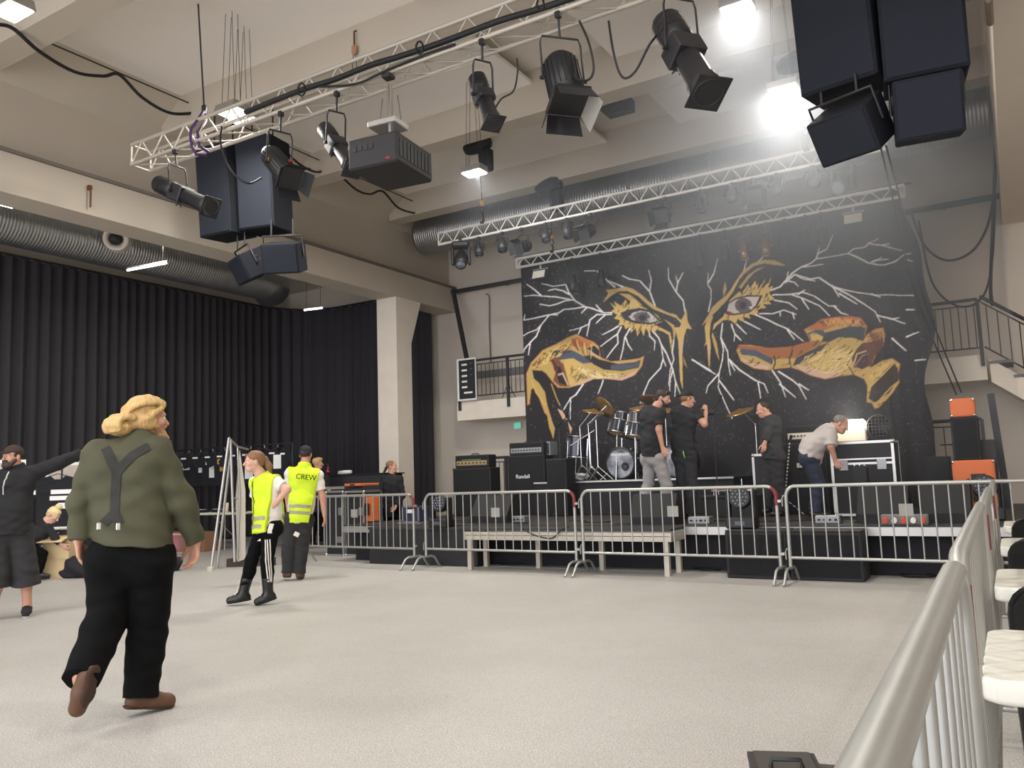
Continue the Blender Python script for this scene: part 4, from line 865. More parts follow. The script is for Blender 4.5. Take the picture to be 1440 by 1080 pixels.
def surface(f, lo, hi, h):
    lo = np.asarray(lo, float) - 3 * h; hi = np.asarray(hi, float) + 3 * h; Bk = 8
    nb = np.ceil((hi - lo) / (h * Bk)).astype(int); n = nb * Bk + 1
    D = np.full(n, 1.0, np.float32)
    ci = np.stack(np.meshgrid(*[np.arange(k) for k in nb], indexing='ij'), -1).reshape(-1, 3)
    dc = f(lo + (ci * Bk + Bk / 2) * h); keep = np.abs(dc) < Bk * h * 1.35
    for c, d in zip(ci[~keep], dc[~keep]):
        if d < 0: D[c[0] * Bk:c[0] * Bk + Bk + 1, c[1] * Bk:c[1] * Bk + Bk + 1, c[2] * Bk:c[2] * Bk + Bk + 1] = -1
    off = np.stack(np.meshgrid(*[np.arange(Bk + 1)] * 3, indexing='ij'), -1).reshape(-1, 3)
    kc = ci[keep]
    for s in range(0, len(kc), 300):
        g = (kc[s:s + 300, None, :] * Bk + off[None]).reshape(-1, 3)
        D[g[:, 0], g[:, 1], g[:, 2]] = f(lo + g * h)
    D[0], D[-1] = 1, 1; D[:, 0], D[:, -1] = 1, 1; D[:, :, 0], D[:, :, -1] = 1, 1
    sg = D < 0
    c8 = [(i, j, k) for i in (0, 1) for j in (0, 1) for k in (0, 1)]
    m = n - 1
    cnt = np.zeros(m, np.int8)
    for i, j, k in c8: cnt += sg[i:i + m[0], j:j + m[1], k:k + m[2]]
    act = np.argwhere((cnt > 0) & (cnt < 8)); idx = np.full(m, -1, np.int32); idx[act[:, 0], act[:, 1], act[:, 2]] = np.arange(len(act))
    acc = np.zeros((len(act), 3)); w = np.zeros(len(act))
    for i, j, k in c8:
        for ax in range(3):
            if (i, j, k)[ax] == 0:
                o2 = [i, j, k]; o2[ax] = 1
                a = D[act[:, 0] + i, act[:, 1] + j, act[:, 2] + k]; b = D[act[:, 0] + o2[0], act[:, 1] + o2[1], act[:, 2] + o2[2]]
                x = (a < 0) != (b < 0); t = np.where(x, a / np.where(a == b, 1, a - b), 0)
                q = np.tile(np.array([i, j, k], float), (len(act), 1)); q[:, ax] += t
                acc += q * x[:, None]; w += x
    vs = lo + (act + acc / w[:, None]) * h
    quads = []
    for ax in range(3):
        b, c = (ax + 1) % 3, (ax + 2) % 3
        s0 = [slice(None)] * 3; s1 = [slice(None)] * 3; s0[ax] = slice(0, -1); s1[ax] = slice(1, None)
        e = np.argwhere(sg[tuple(s0)] != sg[tuple(s1)])
        e = e[(e[:, b] > 0) & (e[:, c] > 0) & (e[:, b] < m[b]) & (e[:, c] < m[c])]
        flip = sg[tuple(s0)][e[:, 0], e[:, 1], e[:, 2]]
        q = []
        for db, dc_ in ((1, 1), (0, 1), (0, 0), (1, 0)):
            g = e.copy(); g[:, b] -= db; g[:, c] -= dc_; q.append(idx[g[:, 0], g[:, 1], g[:, 2]])
        q = np.stack(q, 1); q[~flip] = q[~flip][:, ::-1]; quads.append(q)
    q = np.concatenate(quads).astype(np.int32); q = q[(q >= 0).all(1)]
    return vs, q
def np_mesh(name, vs, q, m, parent):
    me = bpy.data.meshes.new(name)
    me.vertices.add(len(vs)); me.vertices.foreach_set('co', vs.astype(np.float32).ravel()); me.loops.add(q.size); me.loops.foreach_set('vertex_index', q.ravel())
    me.polygons.add(len(q)); me.polygons.foreach_set('loop_start', np.arange(0, q.size, q.shape[1], dtype=np.int32)); me.polygons.foreach_set('use_smooth', np.ones(len(q), bool))
    me.update(); me.validate(); me.materials.append(m)
    o = bpy.data.objects.new(name, me); COL.objects.link(o)
    if parent is not None: o.parent = parent
    return o
def bounds(prims, pad=.03):
    pts = []
    for p in prims:
        if p[0] == 'c':
            for c, r in ((p[1], p[3]), (p[2], p[4])): pts += [c - r, c + r]
        else: r = p[2].max(); pts += [p[1] - r, p[1] + r]
    pts = np.array(pts); return pts.min(0) - pad, pts.max(0) + pad
def blob(name, prims, m, parent, h=.008, **kw):
    lo, hi = bounds(prims, .01 + kw.get('off', 0) + 2 * kw.get('fold', 0))
    vs, q = surface(field(prims, **kw), lo, hi, h)
    return np_mesh(name, vs, q, m, parent)

SKIN = mat('skin', S(196, 146, 122), .55, var=.05, vscale=20)
SKINP = mat('skin_pale', S(208, 164, 142), .55, var=.05, vscale=20)
EYEW = mat('eye_white', S(225, 222, 218), .3); IRIS = mat('iris', S(60, 52, 46), .3)
def hand_prims(W, hd, th, pn, curl, s=1.0, spread=.0):
    hd, th, pn = unit(hd), unit(th), unit(pn); out = []
    for o, l in ((.030, .082), (.010, .086), (-.010, .082), (-.028, .074)):
        out.append(cap(W + th * o * .55 * s, W + hd * l * s + th * o * s, .0135 * s, .0115 * s, .016, pn, 1.15))
    for (o, l, r0), c in zip(((.030, .074, .0092), (.010, .082, .0096), (-.010, .077, .0092), (-.028, .060, .0082)), (curl, curl * 1.06, curl * 1.12, curl * 1.2)):
        p = W + hd * (.084 - abs(o - .01) * .25) * s + th * o * s; a = c * .35; d0 = unit(hd + th * o * spread * 10)
        for f, rr in ((.44, r0), (.31, r0 * .93), (.25, r0 * .84)):
            dv = d0 * math.cos(a) + pn * math.sin(a); q = p + dv * l * f * s
            out.append(cap(p, q, rr * s, rr * .93 * s, .006)); p = q; a += c * .5
    b = W + hd * .022 * s + th * .022 * s; m1 = b + unit(hd * .62 + th * .62 + pn * .32) * .042 * s; m2 = m1 + unit(hd * .86 + th * .34 + pn * .3) * .032 * s; m3 = m2 + unit(hd * .95 + th * .1 + pn * .3) * .026 * s
    out += [cap(b, m1, .0145 * s, .0115 * s, .014), cap(m1, m2, .011 * s, .0098 * s, .006), cap(m2, m3, .0098 * s, .008 * s, .006)]
    return out
def head_prims(H, f, u, s=1.0):
    f = unit(f); u = unit(np.asarray(u, float) - f * np.dot(u, f)); r = np.cross(f, u); ax = np.stack([r, f, u])
    def at(x, y, z): return H + (r * x + f * y + u * z) * s
    pr = [ellip(at(0, -.012, .038), V(.076, .096, .084) * s, ax, .02), ellip(at(0, .028, -.045), V(.058, .062, .068) * s, ax, .03), cap(at(-.022, .062, -.086), at(.022, .062, -.086), .022 * s, k=.03),
          cap(at(-.035, .078, .022), at(.035, .078, .022), .014 * s, k=.018), cap(at(0, .088, .012), at(0, .112, -.024), .009 * s, .0135 * s, .012), ellip(at(0, .104, -.027), V(.017, .012, .009) * s, ax, .01),
          ellip(at(.042, .062, -.022), V(.022, .022, .02) * s, ax, .02), ellip(at(-.042, .062, -.022), V(.022, .022, .02) * s, ax, .02),
          cap(at(-.02, .087, -.053), at(.02, .087, -.053), .0065 * s, k=.008), cap(at(-.017, .086, -.063), at(.017, .086, -.063), .0072 * s, k=.008)]
    for sx in (-1, 1): pr.append(ellip(at(sx * .078, -.008, -.006), V(.010, .020, .033) * s, ax, .01))
    subs = [ellip(at(sx * .032, .092, .004), V(.019, .014, .011) * s, ax) for sx in (-1, 1)]
    return pr, subs, at, ax
def person(label, root, J, build=1.0, skin=SKIN, head=1.0, fd=(0, -1, 0), hf=None, hu=(0, 0, 1), hands=None, torso=None, top=None, legs=None, shoes=None, hair=None, h=.007, belly=0.0, group=None, zoff=0.0, hpose=None):
    """J: joints in the local frame (x right of the line of sight, y away from the viewer, z up)."""
    ang = math.atan2(root[1], root[0]) - PI / 2
    t = thing('person', root, label, 'person', group, rz=ang)
    fd = unit(fd); b = build; pr = []
    nb, wa = J['neck'], J['waist']; mid = (J['shL'] + J['shR']) / 2; pel = (J['hipL'] + J['hipR']) / 2; up = unit(nb - wa); lat = unit(J['shR'] - J['shL'])
    chest_t = mid - up * .10; tors = []
    for sx in (-1, 1):
        tors.append(cap(chest_t + lat * sx * .075 * b, wa + lat * sx * .05 * b, .112 * b, .098 * b, .06, fd, 1.12))
    tors += [cap(J['shL'], J['shR'], .058 * b, k=.05), cap(mid - up * .04, nb + up * .03, .085 * b, .055, .05), cap(wa, pel + up * .03, .135 * b, .13 * b, .06, fd, 1.2)]
    if belly: tors.append(ellip(wa + fd * .07 * b + up * .02, V(.16 * b, .11 + belly, .16 * b), None, .08))
    pelv = [cap(J['hipL'] + V(0, 0, .02), J['hipR'] + V(0, 0, .02), .092 * b, k=.05), ellip(J['hipL'] - fd * .04, V(.085, .085, .095) * b, None, .05), ellip(J['hipR'] - fd * .04, V(.085, .085, .095) * b, None, .05)]
    arm, leg = {}, {}
    for s in 'LR':
        arm[s] = [cap(J['sh' + s], J['el' + s], .054 * b, .043 * b, .035), cap(J['el' + s], J['wr' + s], .042 * b, .027 * (b * .5 + .5), .03)]
        k, a = J['kn' + s], J['an' + s]
        leg[s] = [cap(J['hip' + s], k, .088 * b, .060 * b, .05), cap(k, a, .056 * b, .040 * b, .03), ellip(k + (a - k) * .3 - fd * .012, V(.055, .055, .10) * b, None, .04)]
    ht = J['head']; hf = unit(hf if hf is not None else fd); hp, subs, at, hax = head_prims(ht, hf, hu, head)
    body = tors + pelv + arm['L'] + arm['R'] + leg['L'] + leg['R'] + [cap(nb - up * .03, ht - hax[2] * .04 * head - hf * .015, .060 * b ** .5, .055, .03)] + hp
    hands = hands or {}
    for s in 'LR':
        w_, e_ = J['wr' + s], J['el' + s]; hs = hands.get(s, {})
        hd = unit(hs.get('d', w_ - e_)); th = np.asarray(hs.get('t', fd), float); th = unit(th - hd * (th @ hd)); sd = lat if s == 'L' else -lat
        pn = np.asarray(hs.get('p', sd), float); pn = unit(pn - hd * (pn @ hd) - th * (pn @ th))
        body += hand_prims(w_, hd, th, pn, hs.get('c', .75), hs.get('s', 1.0))
    for s in 'LR':
        a, to = J['an' + s], J['to' + s]; body += [cap(a, a + V(0, 0, -.03) - unit(to - a) * .0, .04, .035, .03), cap(a + V(0, 0, -.045), to, .032, .025, .03)]
    blob('body', body, skin, t, h, subs=subs)
    # eyes
    for sx in (-1, 1):
        e = MB().ball((0, 0, 0), .0125 * head, 10); e.lathe([(.0001, .0128 * head), (.006 * head, .0115 * head)], (0, 0, 0), tuple(hf), 10, 1)
        e.build('eye', [EYEW, IRIS], t, tuple(at(sx * .032, .078, .004)))
    info = dict(t=t, J=J, up=up, lat=lat, fd=fd, tors=tors, pelv=pelv, arm=arm, leg=leg, at=at, hax=hax, wa=wa, nb=nb, mid=mid, pel=pel, b=b, hs=head, h=h)
    return info
def sleeve(I, s, frac, off, r=None):
    """upper (and lower) arm prims for a sleeve that ends at frac (0..1 upper arm, 1..2 forearm)"""
    J = I['J']; a, e, w = J['sh' + s], J['el' + s], J['wr' + s]; b = I['b']; cut = []
    if frac <= 1:
        p = a + (e - a) * frac; return [cap(a, p, .056 * b + off, .050 * b + off * 1.6, .04)], (p, unit(e - a))
    p = e + (w - e) * (frac - 1); return [cap(a, e, .056 * b + off, .048 * b + off, .04), cap(e, p, .048 * b + off, (.044 if frac < 1.9 else .036) * b + off * .8, .03)], (p, unit(w - e))
def wear_top(I, name, m, off=.014, frac=.6, hem=-.06, neck=.0, fold=.004, vneck=False, label=None, extra=(), armless=False, ff=(23., 31., 17.), pad=0.0, hemz=None):
    """a garment on the torso and arms; sleeves are cut by planes that act on their own prims only"""
    J = I['J']; pr = [tuple(list(p)) for p in I['tors']] + [cap(I['wa'], I['pel'] + I['up'] * hem, .142 * I['b'] + pad, .152 * I['b'] + pad, .06, I['fd'], 1.2)] + list(extra)
    hemo = (I['pel'] + I['up'] * hem, -I['up']); neko = (I['nb'] + I['up'] * (.025 + neck) - I['fd'] * .02, unit(I['up'] + I['fd'] * .35))
    base = field(pr, off=off); arms = []
    if not armless:
        for s in 'LR':
            ps, cut = sleeve(I, s, frac, off * .8); arms.append((field(ps), cut))
    lo, hi = bounds(pr + [p for s in 'LR' for p in I['arm'][s]], .05)
    def f(p):
        d = base(p); d = np.maximum(d, (p - hemo[0]) @ hemo[1]); d = np.maximum(d, (p - neko[0]) @ neko[1])
        if armless:
            for s in 'LR':
                a = J['sh' + s] + (I['lat'] if s == 'R' else -I['lat']) * .018; n = unit((I['lat'] if s == 'R' else -I['lat']) - I['up'] * .12); d = np.maximum(d, (p - a) @ n)
        for g, (o, n) in arms: d = smin(d, np.maximum(g(p), (p - o) @ n), .025)
        if fold:
            x, y, z = p[:, 0], p[:, 1], p[:, 2]
            d = d + fold * (np.sin(ff[0] * x + 2.2 * np.sin(ff[2] * z + 3 * y)) * np.sin(ff[1] * z + 1.7 * np.sin(ff[0] * .7 * y + 9 * x)) + .5 * np.sin(ff[1] * 1.9 * z + 14 * x - 9 * y))
        return d
    vs, q = surface(f, lo, hi, I['h']); o = np_mesh(name, vs, q, m, I['t']); I.setdefault('fields', {})[name] = f
    if label: o['label'] = label
    return o
def wear_legs(I, m, off=.014, name='trousers', frac=2.03, waist=.05, fold=.004, wide=1.0, label=None):
    J = I['J']; b = I['b']; pr = list(I['pelv']) + [cap(I['pel'] + I['up'] * .02, I['pel'] + I['up'] * (waist + .05), .13 * b, .132 * b, .05, I['fd'], 1.2)]
    fs = [field(pr, off=off)]; cuts = []
    for s in 'LR':
        hp, k, a = J['hip' + s], J['kn' + s], J['an' + s]
        p = k + (a - k) * (frac - 1); r1 = (.052 * wide * b if frac > 1.6 else .068 * wide * b)
        g = field([cap(hp, k, .090 * b, .066 * b * (.5 + .5 * wide), .05), cap(k, p, .062 * b * (.5 + .5 * wide), r1, .03), ellip(k + (a - k) * .3 - I['fd'] * .012, V(.055, .055, .10) * b, None, .04)], off=off); fs.append(g); cuts.append((p, unit(a - k)))
    top = (I['pel'] + I['up'] * (waist + .06), I['up'])
    lo, hi = bounds(pr + [p for s in 'LR' for p in I['leg'][s]], .05)
    def f(p):
        d = fs[0](p); ls = []
        for g, (o, n) in zip(fs[1:], cuts): ls.append(np.maximum(g(p), (p - o) @ n))
        d = smin(d, ls[0], .04); d = smin(d, ls[1], .03)
        if fold:
            x, y, z = p[:, 0], p[:, 1], p[:, 2]
            d = d + fold * (np.sin(19 * x + 2 * np.sin(15 * z)) * np.sin(37 * z + 1.5 * np.sin(17 * y)) + .4 * np.sin(55 * z + 20 * x - 15 * y))
        return np.maximum(d, (p - top[0]) @ top[1])
    vs, q = surface(f, lo, hi, I['h']); o = np_mesh(name, vs, q, m, I['t']); I.setdefault('fields', {})[name] = f
    if label: o['label'] = label
    return o
def wear_shoes(I, m, sole, boot=0.0, r=.043):
    J = I['J']
    for s in 'LR':
        a, to = J['an' + s], J['to' + s]; fw = unit(to - (a + V(0, 0, -.05))); dn = unit(np.cross(np.cross(fw, V(0, 0, 1)), fw)); dn = -dn if dn[2] > 0 else dn
        heel = a + dn * .045 - fw * .035; toe = to + fw * .01
        pr = [cap(heel, heel + (toe - heel) * .5, r * .95, r * 1.05, .03), cap(heel + (toe - heel) * .5, toe - fw * .02, r * 1.08, r * .92, .03), cap(a + dn * .03, a, .046, .042, .03)]
        if boot: k = J['kn' + s]; pr.append(cap(a, a + unit(k - a) * (boot + .03), .054, .066, .03))
        bot = heel + dn * .030; cuts = [(bot, dn)]
        if boot: k = J['kn' + s]; cuts.append((a + unit(k - a) * boot, unit(k - a)))
        o = blob('boot' if boot else 'shoe', pr, m, I['t'], min(I['h'], .007), cuts=cuts)
        lo, hi = bounds(pr); so = [cap(heel - fw * .01, heel + (toe - heel) * .5, r * 1.05, r * 1.12, .03), cap(heel + (toe - heel) * .5, toe - fw * .02, r * 1.14, r * 1.0, .03)]
        blob('sole', so, sole, o, min(I['h'], .007), cuts=[(bot + dn * .012, dn), (bot - dn * .006, -dn)])
def strip_on(I, fname, name, m, path, w, lift=.004, label=None, steps=10, march=None):
    """a ribbon lying on a garment: path of local points is pushed onto the garment's surface along the field gradient"""
    f = I['fields'][fname]; pts = []
    for a, b in zip(path[:-1], path[1:]):
        for k in range(steps): pts.append(np.asarray(a, float) + (np.asarray(b, float) - np.asarray(a, float)) * k / steps)
    pts.append(np.asarray(path[-1], float)); P_ = np.array(pts)
    def proj(Q):
        if march is not None:
            u = unit(march); Q = Q - u * ((Q @ u) + .6)[:, None]
            for _ in range(60): Q = Q + u * np.clip((f(Q) - lift) * .75, -.02, .08)[:, None]
            return Q, np.tile(-u, (len(Q), 1))
        for _ in range(6):
            d = f(Q); e = .004; g = np.stack([f(Q + np.eye(3)[i] * e) - f(Q - np.eye(3)[i] * e) for i in range(3)], 1); g /= np.maximum(1e-6, np.linalg.norm(g, axis=1))[:, None]
            Q = Q - g * (d - lift)[:, None] * .8
        return Q, g
    Q, g = proj(P_); T = np.gradient(Q, axis=0); T /= np.maximum(1e-9, np.linalg.norm(T, axis=1))[:, None]; Bv = np.cross(T, g); Bv /= np.maximum(1e-9, np.linalg.norm(Bv, axis=1))[:, None]
    rows = []
    for k in (-1, -.5, 0, .5, 1):
        R, _ = proj(Q + Bv * w / 2 * k); rows.append(R)
    rows = np.array(rows); n = len(Q); vs = rows.reshape(-1, 3)
    q = np.array([(r * n + i, r * n + i + 1, (r + 1) * n + i + 1, (r + 1) * n + i) for r in range(4) for i in range(n - 1)], np.int32)
    o = np_mesh(name, vs, q, m, I['t'])
    if label: o['label'] = label
    return o
class Fig:
    """turns a pixel of the photograph and a depth offset into a point of the figure's own frame"""
    def __init__(s, root):
        s.r = np.array(root, float); n = np.array([root[0], root[1], 0.]); s.n = n / np.linalg.norm(n); s.x = np.array([s.n[1], -s.n[0], 0])
    def __call__(s, px, py, v=0.0):
        r = ray(px, py); c = np.array([0, 0, CAM_H]); t = ((s.r - c) @ s.n + v) / (r @ s.n); q = c + r * t - s.r
        return V(q @ s.x, v, q[2])

def settle(I, z):
    """set the figure down: its lowest sole rests at height z"""
    t = I['t']; lo = min(min(v.co.z for v in o.data.vertices) for o in scn.objects if o.type == 'MESH' and (o.parent == t or (o.parent and o.parent.parent == t)) and o.name.split('.')[0] in ('sole', 'shoe', 'boot'))
    t.location.z = z - lo
# ================================================================== people
def hair_mat(name, c, v=.3):
    m = mat(name, c, .55, var=v, vscale=1.0, bump=.6, bscale=1.0); nt = m.node_tree
    mp = nt.nodes.new('ShaderNodeMapping'); mp.inputs['Scale'].default_value = (70, 45, 14); tc = [n for n in nt.nodes if n.type == 'TEX_COORD'][0]; nt.links.new(tc.outputs['Object'], mp.inputs['Vector'])
    for n in nt.nodes:
        if n.type == 'TEX_NOISE': n.inputs['Scale'].default_value = 1.0; nt.links.new(mp.outputs[0], n.inputs['Vector'])
    return m
HAIRB = hair_mat('blond_hair', S(198, 164, 108), .38); HAIRD = mat('dark_hair', S(48, 38, 33), .6, var=.2, vscale=40, bump=.4, bscale=80)
HAIRG = hair_mat('light_brown_hair', S(134, 98, 66)); HAIRY = mat('grey_hair', S(130, 122, 114), .7, var=.2, vscale=50, bump=.4, bscale=80); HAIRP = hair_mat('platinum_hair', S(226, 206, 152), .2)
GINGER = hair_mat('ginger_beard', S(166, 124, 88), .35)
OLIVE = mat('olive_cotton', S(71, 71, 51), .85, var=.08, vscale=18, bump=.15, bscale=220); BLKCOT = mat('black_cotton', S(11, 11, 12), .9, spec=.15, bump=.12, bscale=240); BLKTEE = mat('black_jersey', S(32, 32, 35), .9, bump=.1, bscale=240)
HIVIS = mat('high_visibility_yellow', S(205, 232, 40), .75, var=.04, vscale=20, bump=.1, bscale=120); REFL = mat('reflective_grey', S(160, 156, 132), .5); WHTEE = mat('white_jersey', S(224, 218, 210), .85, bump=.1, bscale=150)
LEATHER = mat('brown_leather', S(92, 62, 42), .6, var=.15, vscale=25); BRSOLE = mat('brown_sole', S(66, 46, 34), .8); BLKLEA = mat('black_leather', S(26, 25, 26), .35); BLKSOLE = mat('black_sole', S(20, 20, 21), .7)
JEANG = mat('grey_denim', S(150, 146, 146), .85, var=.12, vscale=12, bump=.2, bscale=180); JEANB = mat('dark_blue_denim', S(38, 44, 62), .85, var=.1, vscale=12); GREYSH = mat('light_grey_cotton', S(186, 178, 172), .85, var=.05, vscale=14, bump=.15, bscale=160)
CAPB = mat('black_cap', S(30, 29, 31), .85); CAPBR = mat('brown_cap', S(62, 46, 40), .85)
DKPANT = mat('charcoal_cotton', S(44, 43, 45), .9, bump=.1, bscale=200)
def cap_hat(I, m, brim=True, s=1.0, front=True):
    at = I['at']; ax = I['hax']; hs = I['hs']
    o = blob('cap', [ellip(at(0, -.012, .052), V(.084, .104, .084) * hs, ax)], m, I['t'], .006, cuts=[(at(0, 0, .042), unit(-ax[2] + ax[1] * .1))])
    if brim:
        sgn = 1 if front else -1
        blob('visor', [ellip(at(0, sgn * .105, .045), V(.062, .062, .009) * hs, ax)], m, o, .005)
# ---- near man walking away
root = P(200, 1004, Z=0); F_ = Fig(root)
J = dict(neck=F_(196, 630, .02), waist=F_(182, 735, .02), shL=F_(140, 649, .06), shR=F_(221, 646, -.05), elL=F_(113, 716, .06), elR=F_(258, 716, -.05), wrL=F_(110, 771, .02), wrR=F_(275, 772, .02),
         hipL=F_(158, 800, .02), hipR=F_(212, 800, -.01), knL=F_(150, 882, -.02), knR=F_(207, 905, .05), anL=F_(116, 962, -.30), anR=F_(198, 985, .0), toL=F_(108, 1010, -.27), toR=F_(238, 996, .06), head=F_(207, 598, .05))
fd = unit((.5, .86, 0))
I = person('big bearded man with blond hair in olive shirt and braces, walking away', root, J, build=1.22, fd=fd, hf=(.93, .35, -.04), head=1.08, h=.0065, belly=.03,
           hands=dict(L=dict(d=(.15, .05, -1), t=(.3, .9, 0), p=(1, -.3, 0), c=.55, s=1.12), R=dict(d=(-.05, .15, -1), t=(-.5, .8, 0), p=(-.9, -.4, -.2), c=.95, s=1.12)))
at = I['at']; ax = I['hax']
locks = [ellip(at(0, -.022, .052), V(.090, .104, .086), ax, .02), ellip(at(0, -.08, -.005), V(.082, .062, .075), ax, .03), ellip(at(.062, -.03, -.03), V(.035, .07, .05), ax, .03), ellip(at(-.062, -.03, -.03), V(.035, .07, .05), ax, .03), ellip(at(.0, -.145, -.06), V(.102, .072, .055), ax, .03)]
rl = random.Random(3)
for k in range(15):
    a0 = (k - 7) / 7 * 1.35; prev = None
    for i in range(7):
        u = i / 6; th = -.95 + u * 2.5; rx = .088 + .004 * rl.random()
        q = at(rx * math.sin(a0) * (1 - .25 * u) * (.75 + .5 * math.sin(min(u * 3.1, 3.1))), -.018 - .104 * math.sin(th), .048 + .088 * math.cos(th) * math.cos(a0 * .8) - .03 * u)
        if prev is not None: locks.append(cap(prev, q, .0125, .0115, .006))
        prev = q
for k in range(9):
    a0 = (k - 4) / 4 * 1.2; prev = None
    for i in range(6):
        th = -.5 + i / 5 * 2.6; q = at(.098 * math.sin(a0), -.135 - .078 * math.sin(th) * math.cos(a0 * .7), -.055 + .058 * math.cos(th) * math.cos(a0 * .5))
        if prev is not None: locks.append(cap(prev, q, .018, .016, .01))
        prev = q
locks += [cap(at(.07, .05, .06), at(.085, -.03, -.01), .018, .02, .015), cap(at(.085, -.03, -.01), at(.06, -.10, -.05), .02, .022, .015), cap(at(-.07, .05, .06), at(-.085, -.03, -.01), .018, .02, .015), cap(at(-.085, -.03, -.01), at(-.07, -.10, -.05), .02, .022, .015)]
blob('hair', locks, HAIRB, I['t'], .0055, fold=.0018, ff=(70., 60., 55.))
blob('beard', [ellip(at(0, .068, -.10), V(.058, .05, .055), ax, .03), ellip(at(0, .085, -.135), V(.045, .04, .045), ax, .04), cap(at(-.06, .03, -.05), at(-.04, .06, -.09), .022, k=.03), cap(at(.06, .03, -.05), at(.04, .06, -.09), .022, k=.03), cap(at(-.03, .092, -.043), at(.03, .092, -.043), .011, k=.02)], GINGER, I['t'], .006, fold=.003, ff=(70., 60., 50.))
wear_top(I, 'shirt', OLIVE, off=.022, frac=2.0, hem=.10, fold=.008, ff=(17., 24., 13.), neck=.045, pad=.01)
wear_legs(I, BLKCOT, off=.026, frac=2.08, wide=1.12, fold=.0045, waist=.13)
wear_shoes(I, LEATHER, BRSOLE, r=.05)
BRACE = mat('dark_grey_webbing', S(40, 39, 36), .8)
for nm, path in (('braces', [F_(148, 640, .0), F_(151, 647, -.12), F_(156, 660, -.2), F_(163, 674, -.2)]), ('braces', [F_(209, 638, -.04), F_(201, 642, -.14), F_(186, 650, -.2), F_(163, 674, -.2)]), ('braces', [F_(163, 671, -.2), F_(161, 705, -.2), F_(160, 734, -.2)]), ('braces', [F_(160, 732, -.2), F_(144, 748, -.2)]), ('braces', [F_(160, 732, -.2), F_(168, 748, -.2)])):
    strip_on(I, 'shirt', nm, BRACE, path, .05 if nm == 'braces' and path[0][2] > 1.1 else .034, .006, march=(0, 1, 0))
for px in (142, 168): MB().box((0, 0, 0), (.022, .012, .04), bev=.003).build('braces_clip', CHROME, I['t'], tuple(F_(px, 748, 0) + V(0, -.245 if px < 150 else -.262, 0)))
settle(I, 0)

# ---- woman in the yellow vest
root = P(352, 851, Z=0); F_ = Fig(root)
J = dict(neck=F_(367, 672, .0), waist=F_(378, 722, .0), shL=F_(358, 682, .10), shR=F_(388, 681, -.12), elL=F_(360, 712, .2), elR=F_(404, 692, -.22), wrL=F_(384, 724, .17), wrR=F_(384, 716, -.14),
         hipL=F_(371, 746, .07), hipR=F_(382, 746, -.07), knL=F_(354, 790, .06), knR=F_(375, 793, -.06), anL=F_(342, 838, .07), anR=F_(377, 838, -.06), toL=F_(322, 848, .08), toR=F_(361, 850, -.08), head=F_(357, 653, -.02))
I = person('woman with ponytail in a yellow vest, one hand on her hip', root, J, build=.92, skin=SKINP, fd=(-.95, -.3, 0), hf=(-.97, -.22, -.05), head=.98, h=.0065, hands=dict(R=dict(d=(-.75, .1, -.6), t=(-.3, .2, .9), p=(.1, 1, 0), c=.5, s=.92), L=dict(d=(.6, -.3, -.7), t=(.4, .1, .9), p=(0, -1, 0), c=.5, s=.92)))
at = I['at']; ax = I['hax']
hr_ = blob('hair', [ellip(at(0, -.022, .05), V(.083, .100, .082), ax, .03), ellip(at(0, -.075, -.0), V(.062, .045, .065), ax, .03), cap(at(0, -.10, .045), at(0, -.13, .03), .028, .03, .02)], HAIRG, I['t'], .006, fold=.002, ff=(60., 45., 38.), cuts=[(at(0, .062, .04), unit(ax[1] * 1 - ax[2] * .35))])
blob('ponytail', [cap(at(0, -.125, .03), at(0, -.165, -.06), .034, .036, .03), cap(at(0, -.165, -.06), at(-.0, -.185, -.20), .036, .014, .03)], HAIRG, hr_, .006, fold=.002, ff=(80., 20., 60.))
wear_top(I, 'shirt', WHTEE, off=.013, frac=.62, hem=-.03, fold=.004)
wear_top(I, 'vest', HIVIS, off=.03, armless=True, hem=-.02, fold=.005, neck=.0, pad=.03)
for z0 in (.115, .03):
    c = I['pel'] + I['up'] * z0; ring = [c + (math.cos(a) * I['lat'] + math.sin(a) * I['fd']) * .2 for a in np.linspace(0, 2 * PI, 14)]
    strip_on(I, 'vest', 'reflective_band', REFL, ring, .045, .004, steps=5)
strip_on(I, 'vest', 'zip', BLKCOT, [I['nb'] + I['fd'] * .25 - I['up'] * .06, I['wa'] + I['fd'] * .3, I['pel'] + I['fd'] * .3 + I['up'] * .02], .014, .005)
wear_legs(I, BLKCOT, off=.010, frac=1.78, wide=1.0, fold=.003)
for k in (-1, 0, 1): strip_on(I, 'trousers', 'side_stripe', WHTEE, [F_(375 + k * 4.4, 762, -.17), F_(378 + k * 4.4, 795, -.15), F_(381 + k * 3.8, 822, -.13)], .013, .003)
strip_on(I, 'trousers', 'hip_panel', WHTEE, [F_(384, 735, -.35), F_(379, 745, -.35), F_(374, 762, -.35)], .05, .003)
MB().prism([(-.02, 0), (.02, 0), (.012, .028)], -.002, .002, lambda u, v, w: (u, w, v)).build('logo', WHTEE, I['t'], tuple(F_(364, 763, 0) + V(0, -.16, 0)))
wear_shoes(I, BLKLEA, BLKSOLE, boot=.17, r=.045)
for s, dx in (('L', 0), ('R', 0)):
    a, k, fw = J['an' + s], J['kn' + s], unit(J['to' + s] - J['an' + s] + V(0, 0, .06)); mb = MB()
    for i in range(6):
        p = a + unit(k - a) * (.0 + .028 * i) + fw * (.074 if i else .085); mb.cyl(p - V(.0, .035, 0), p + V(.0, .035, .01), .006, n=5)
    mb.build('laces', WHTEE, I['t'])
settle(I, 0)

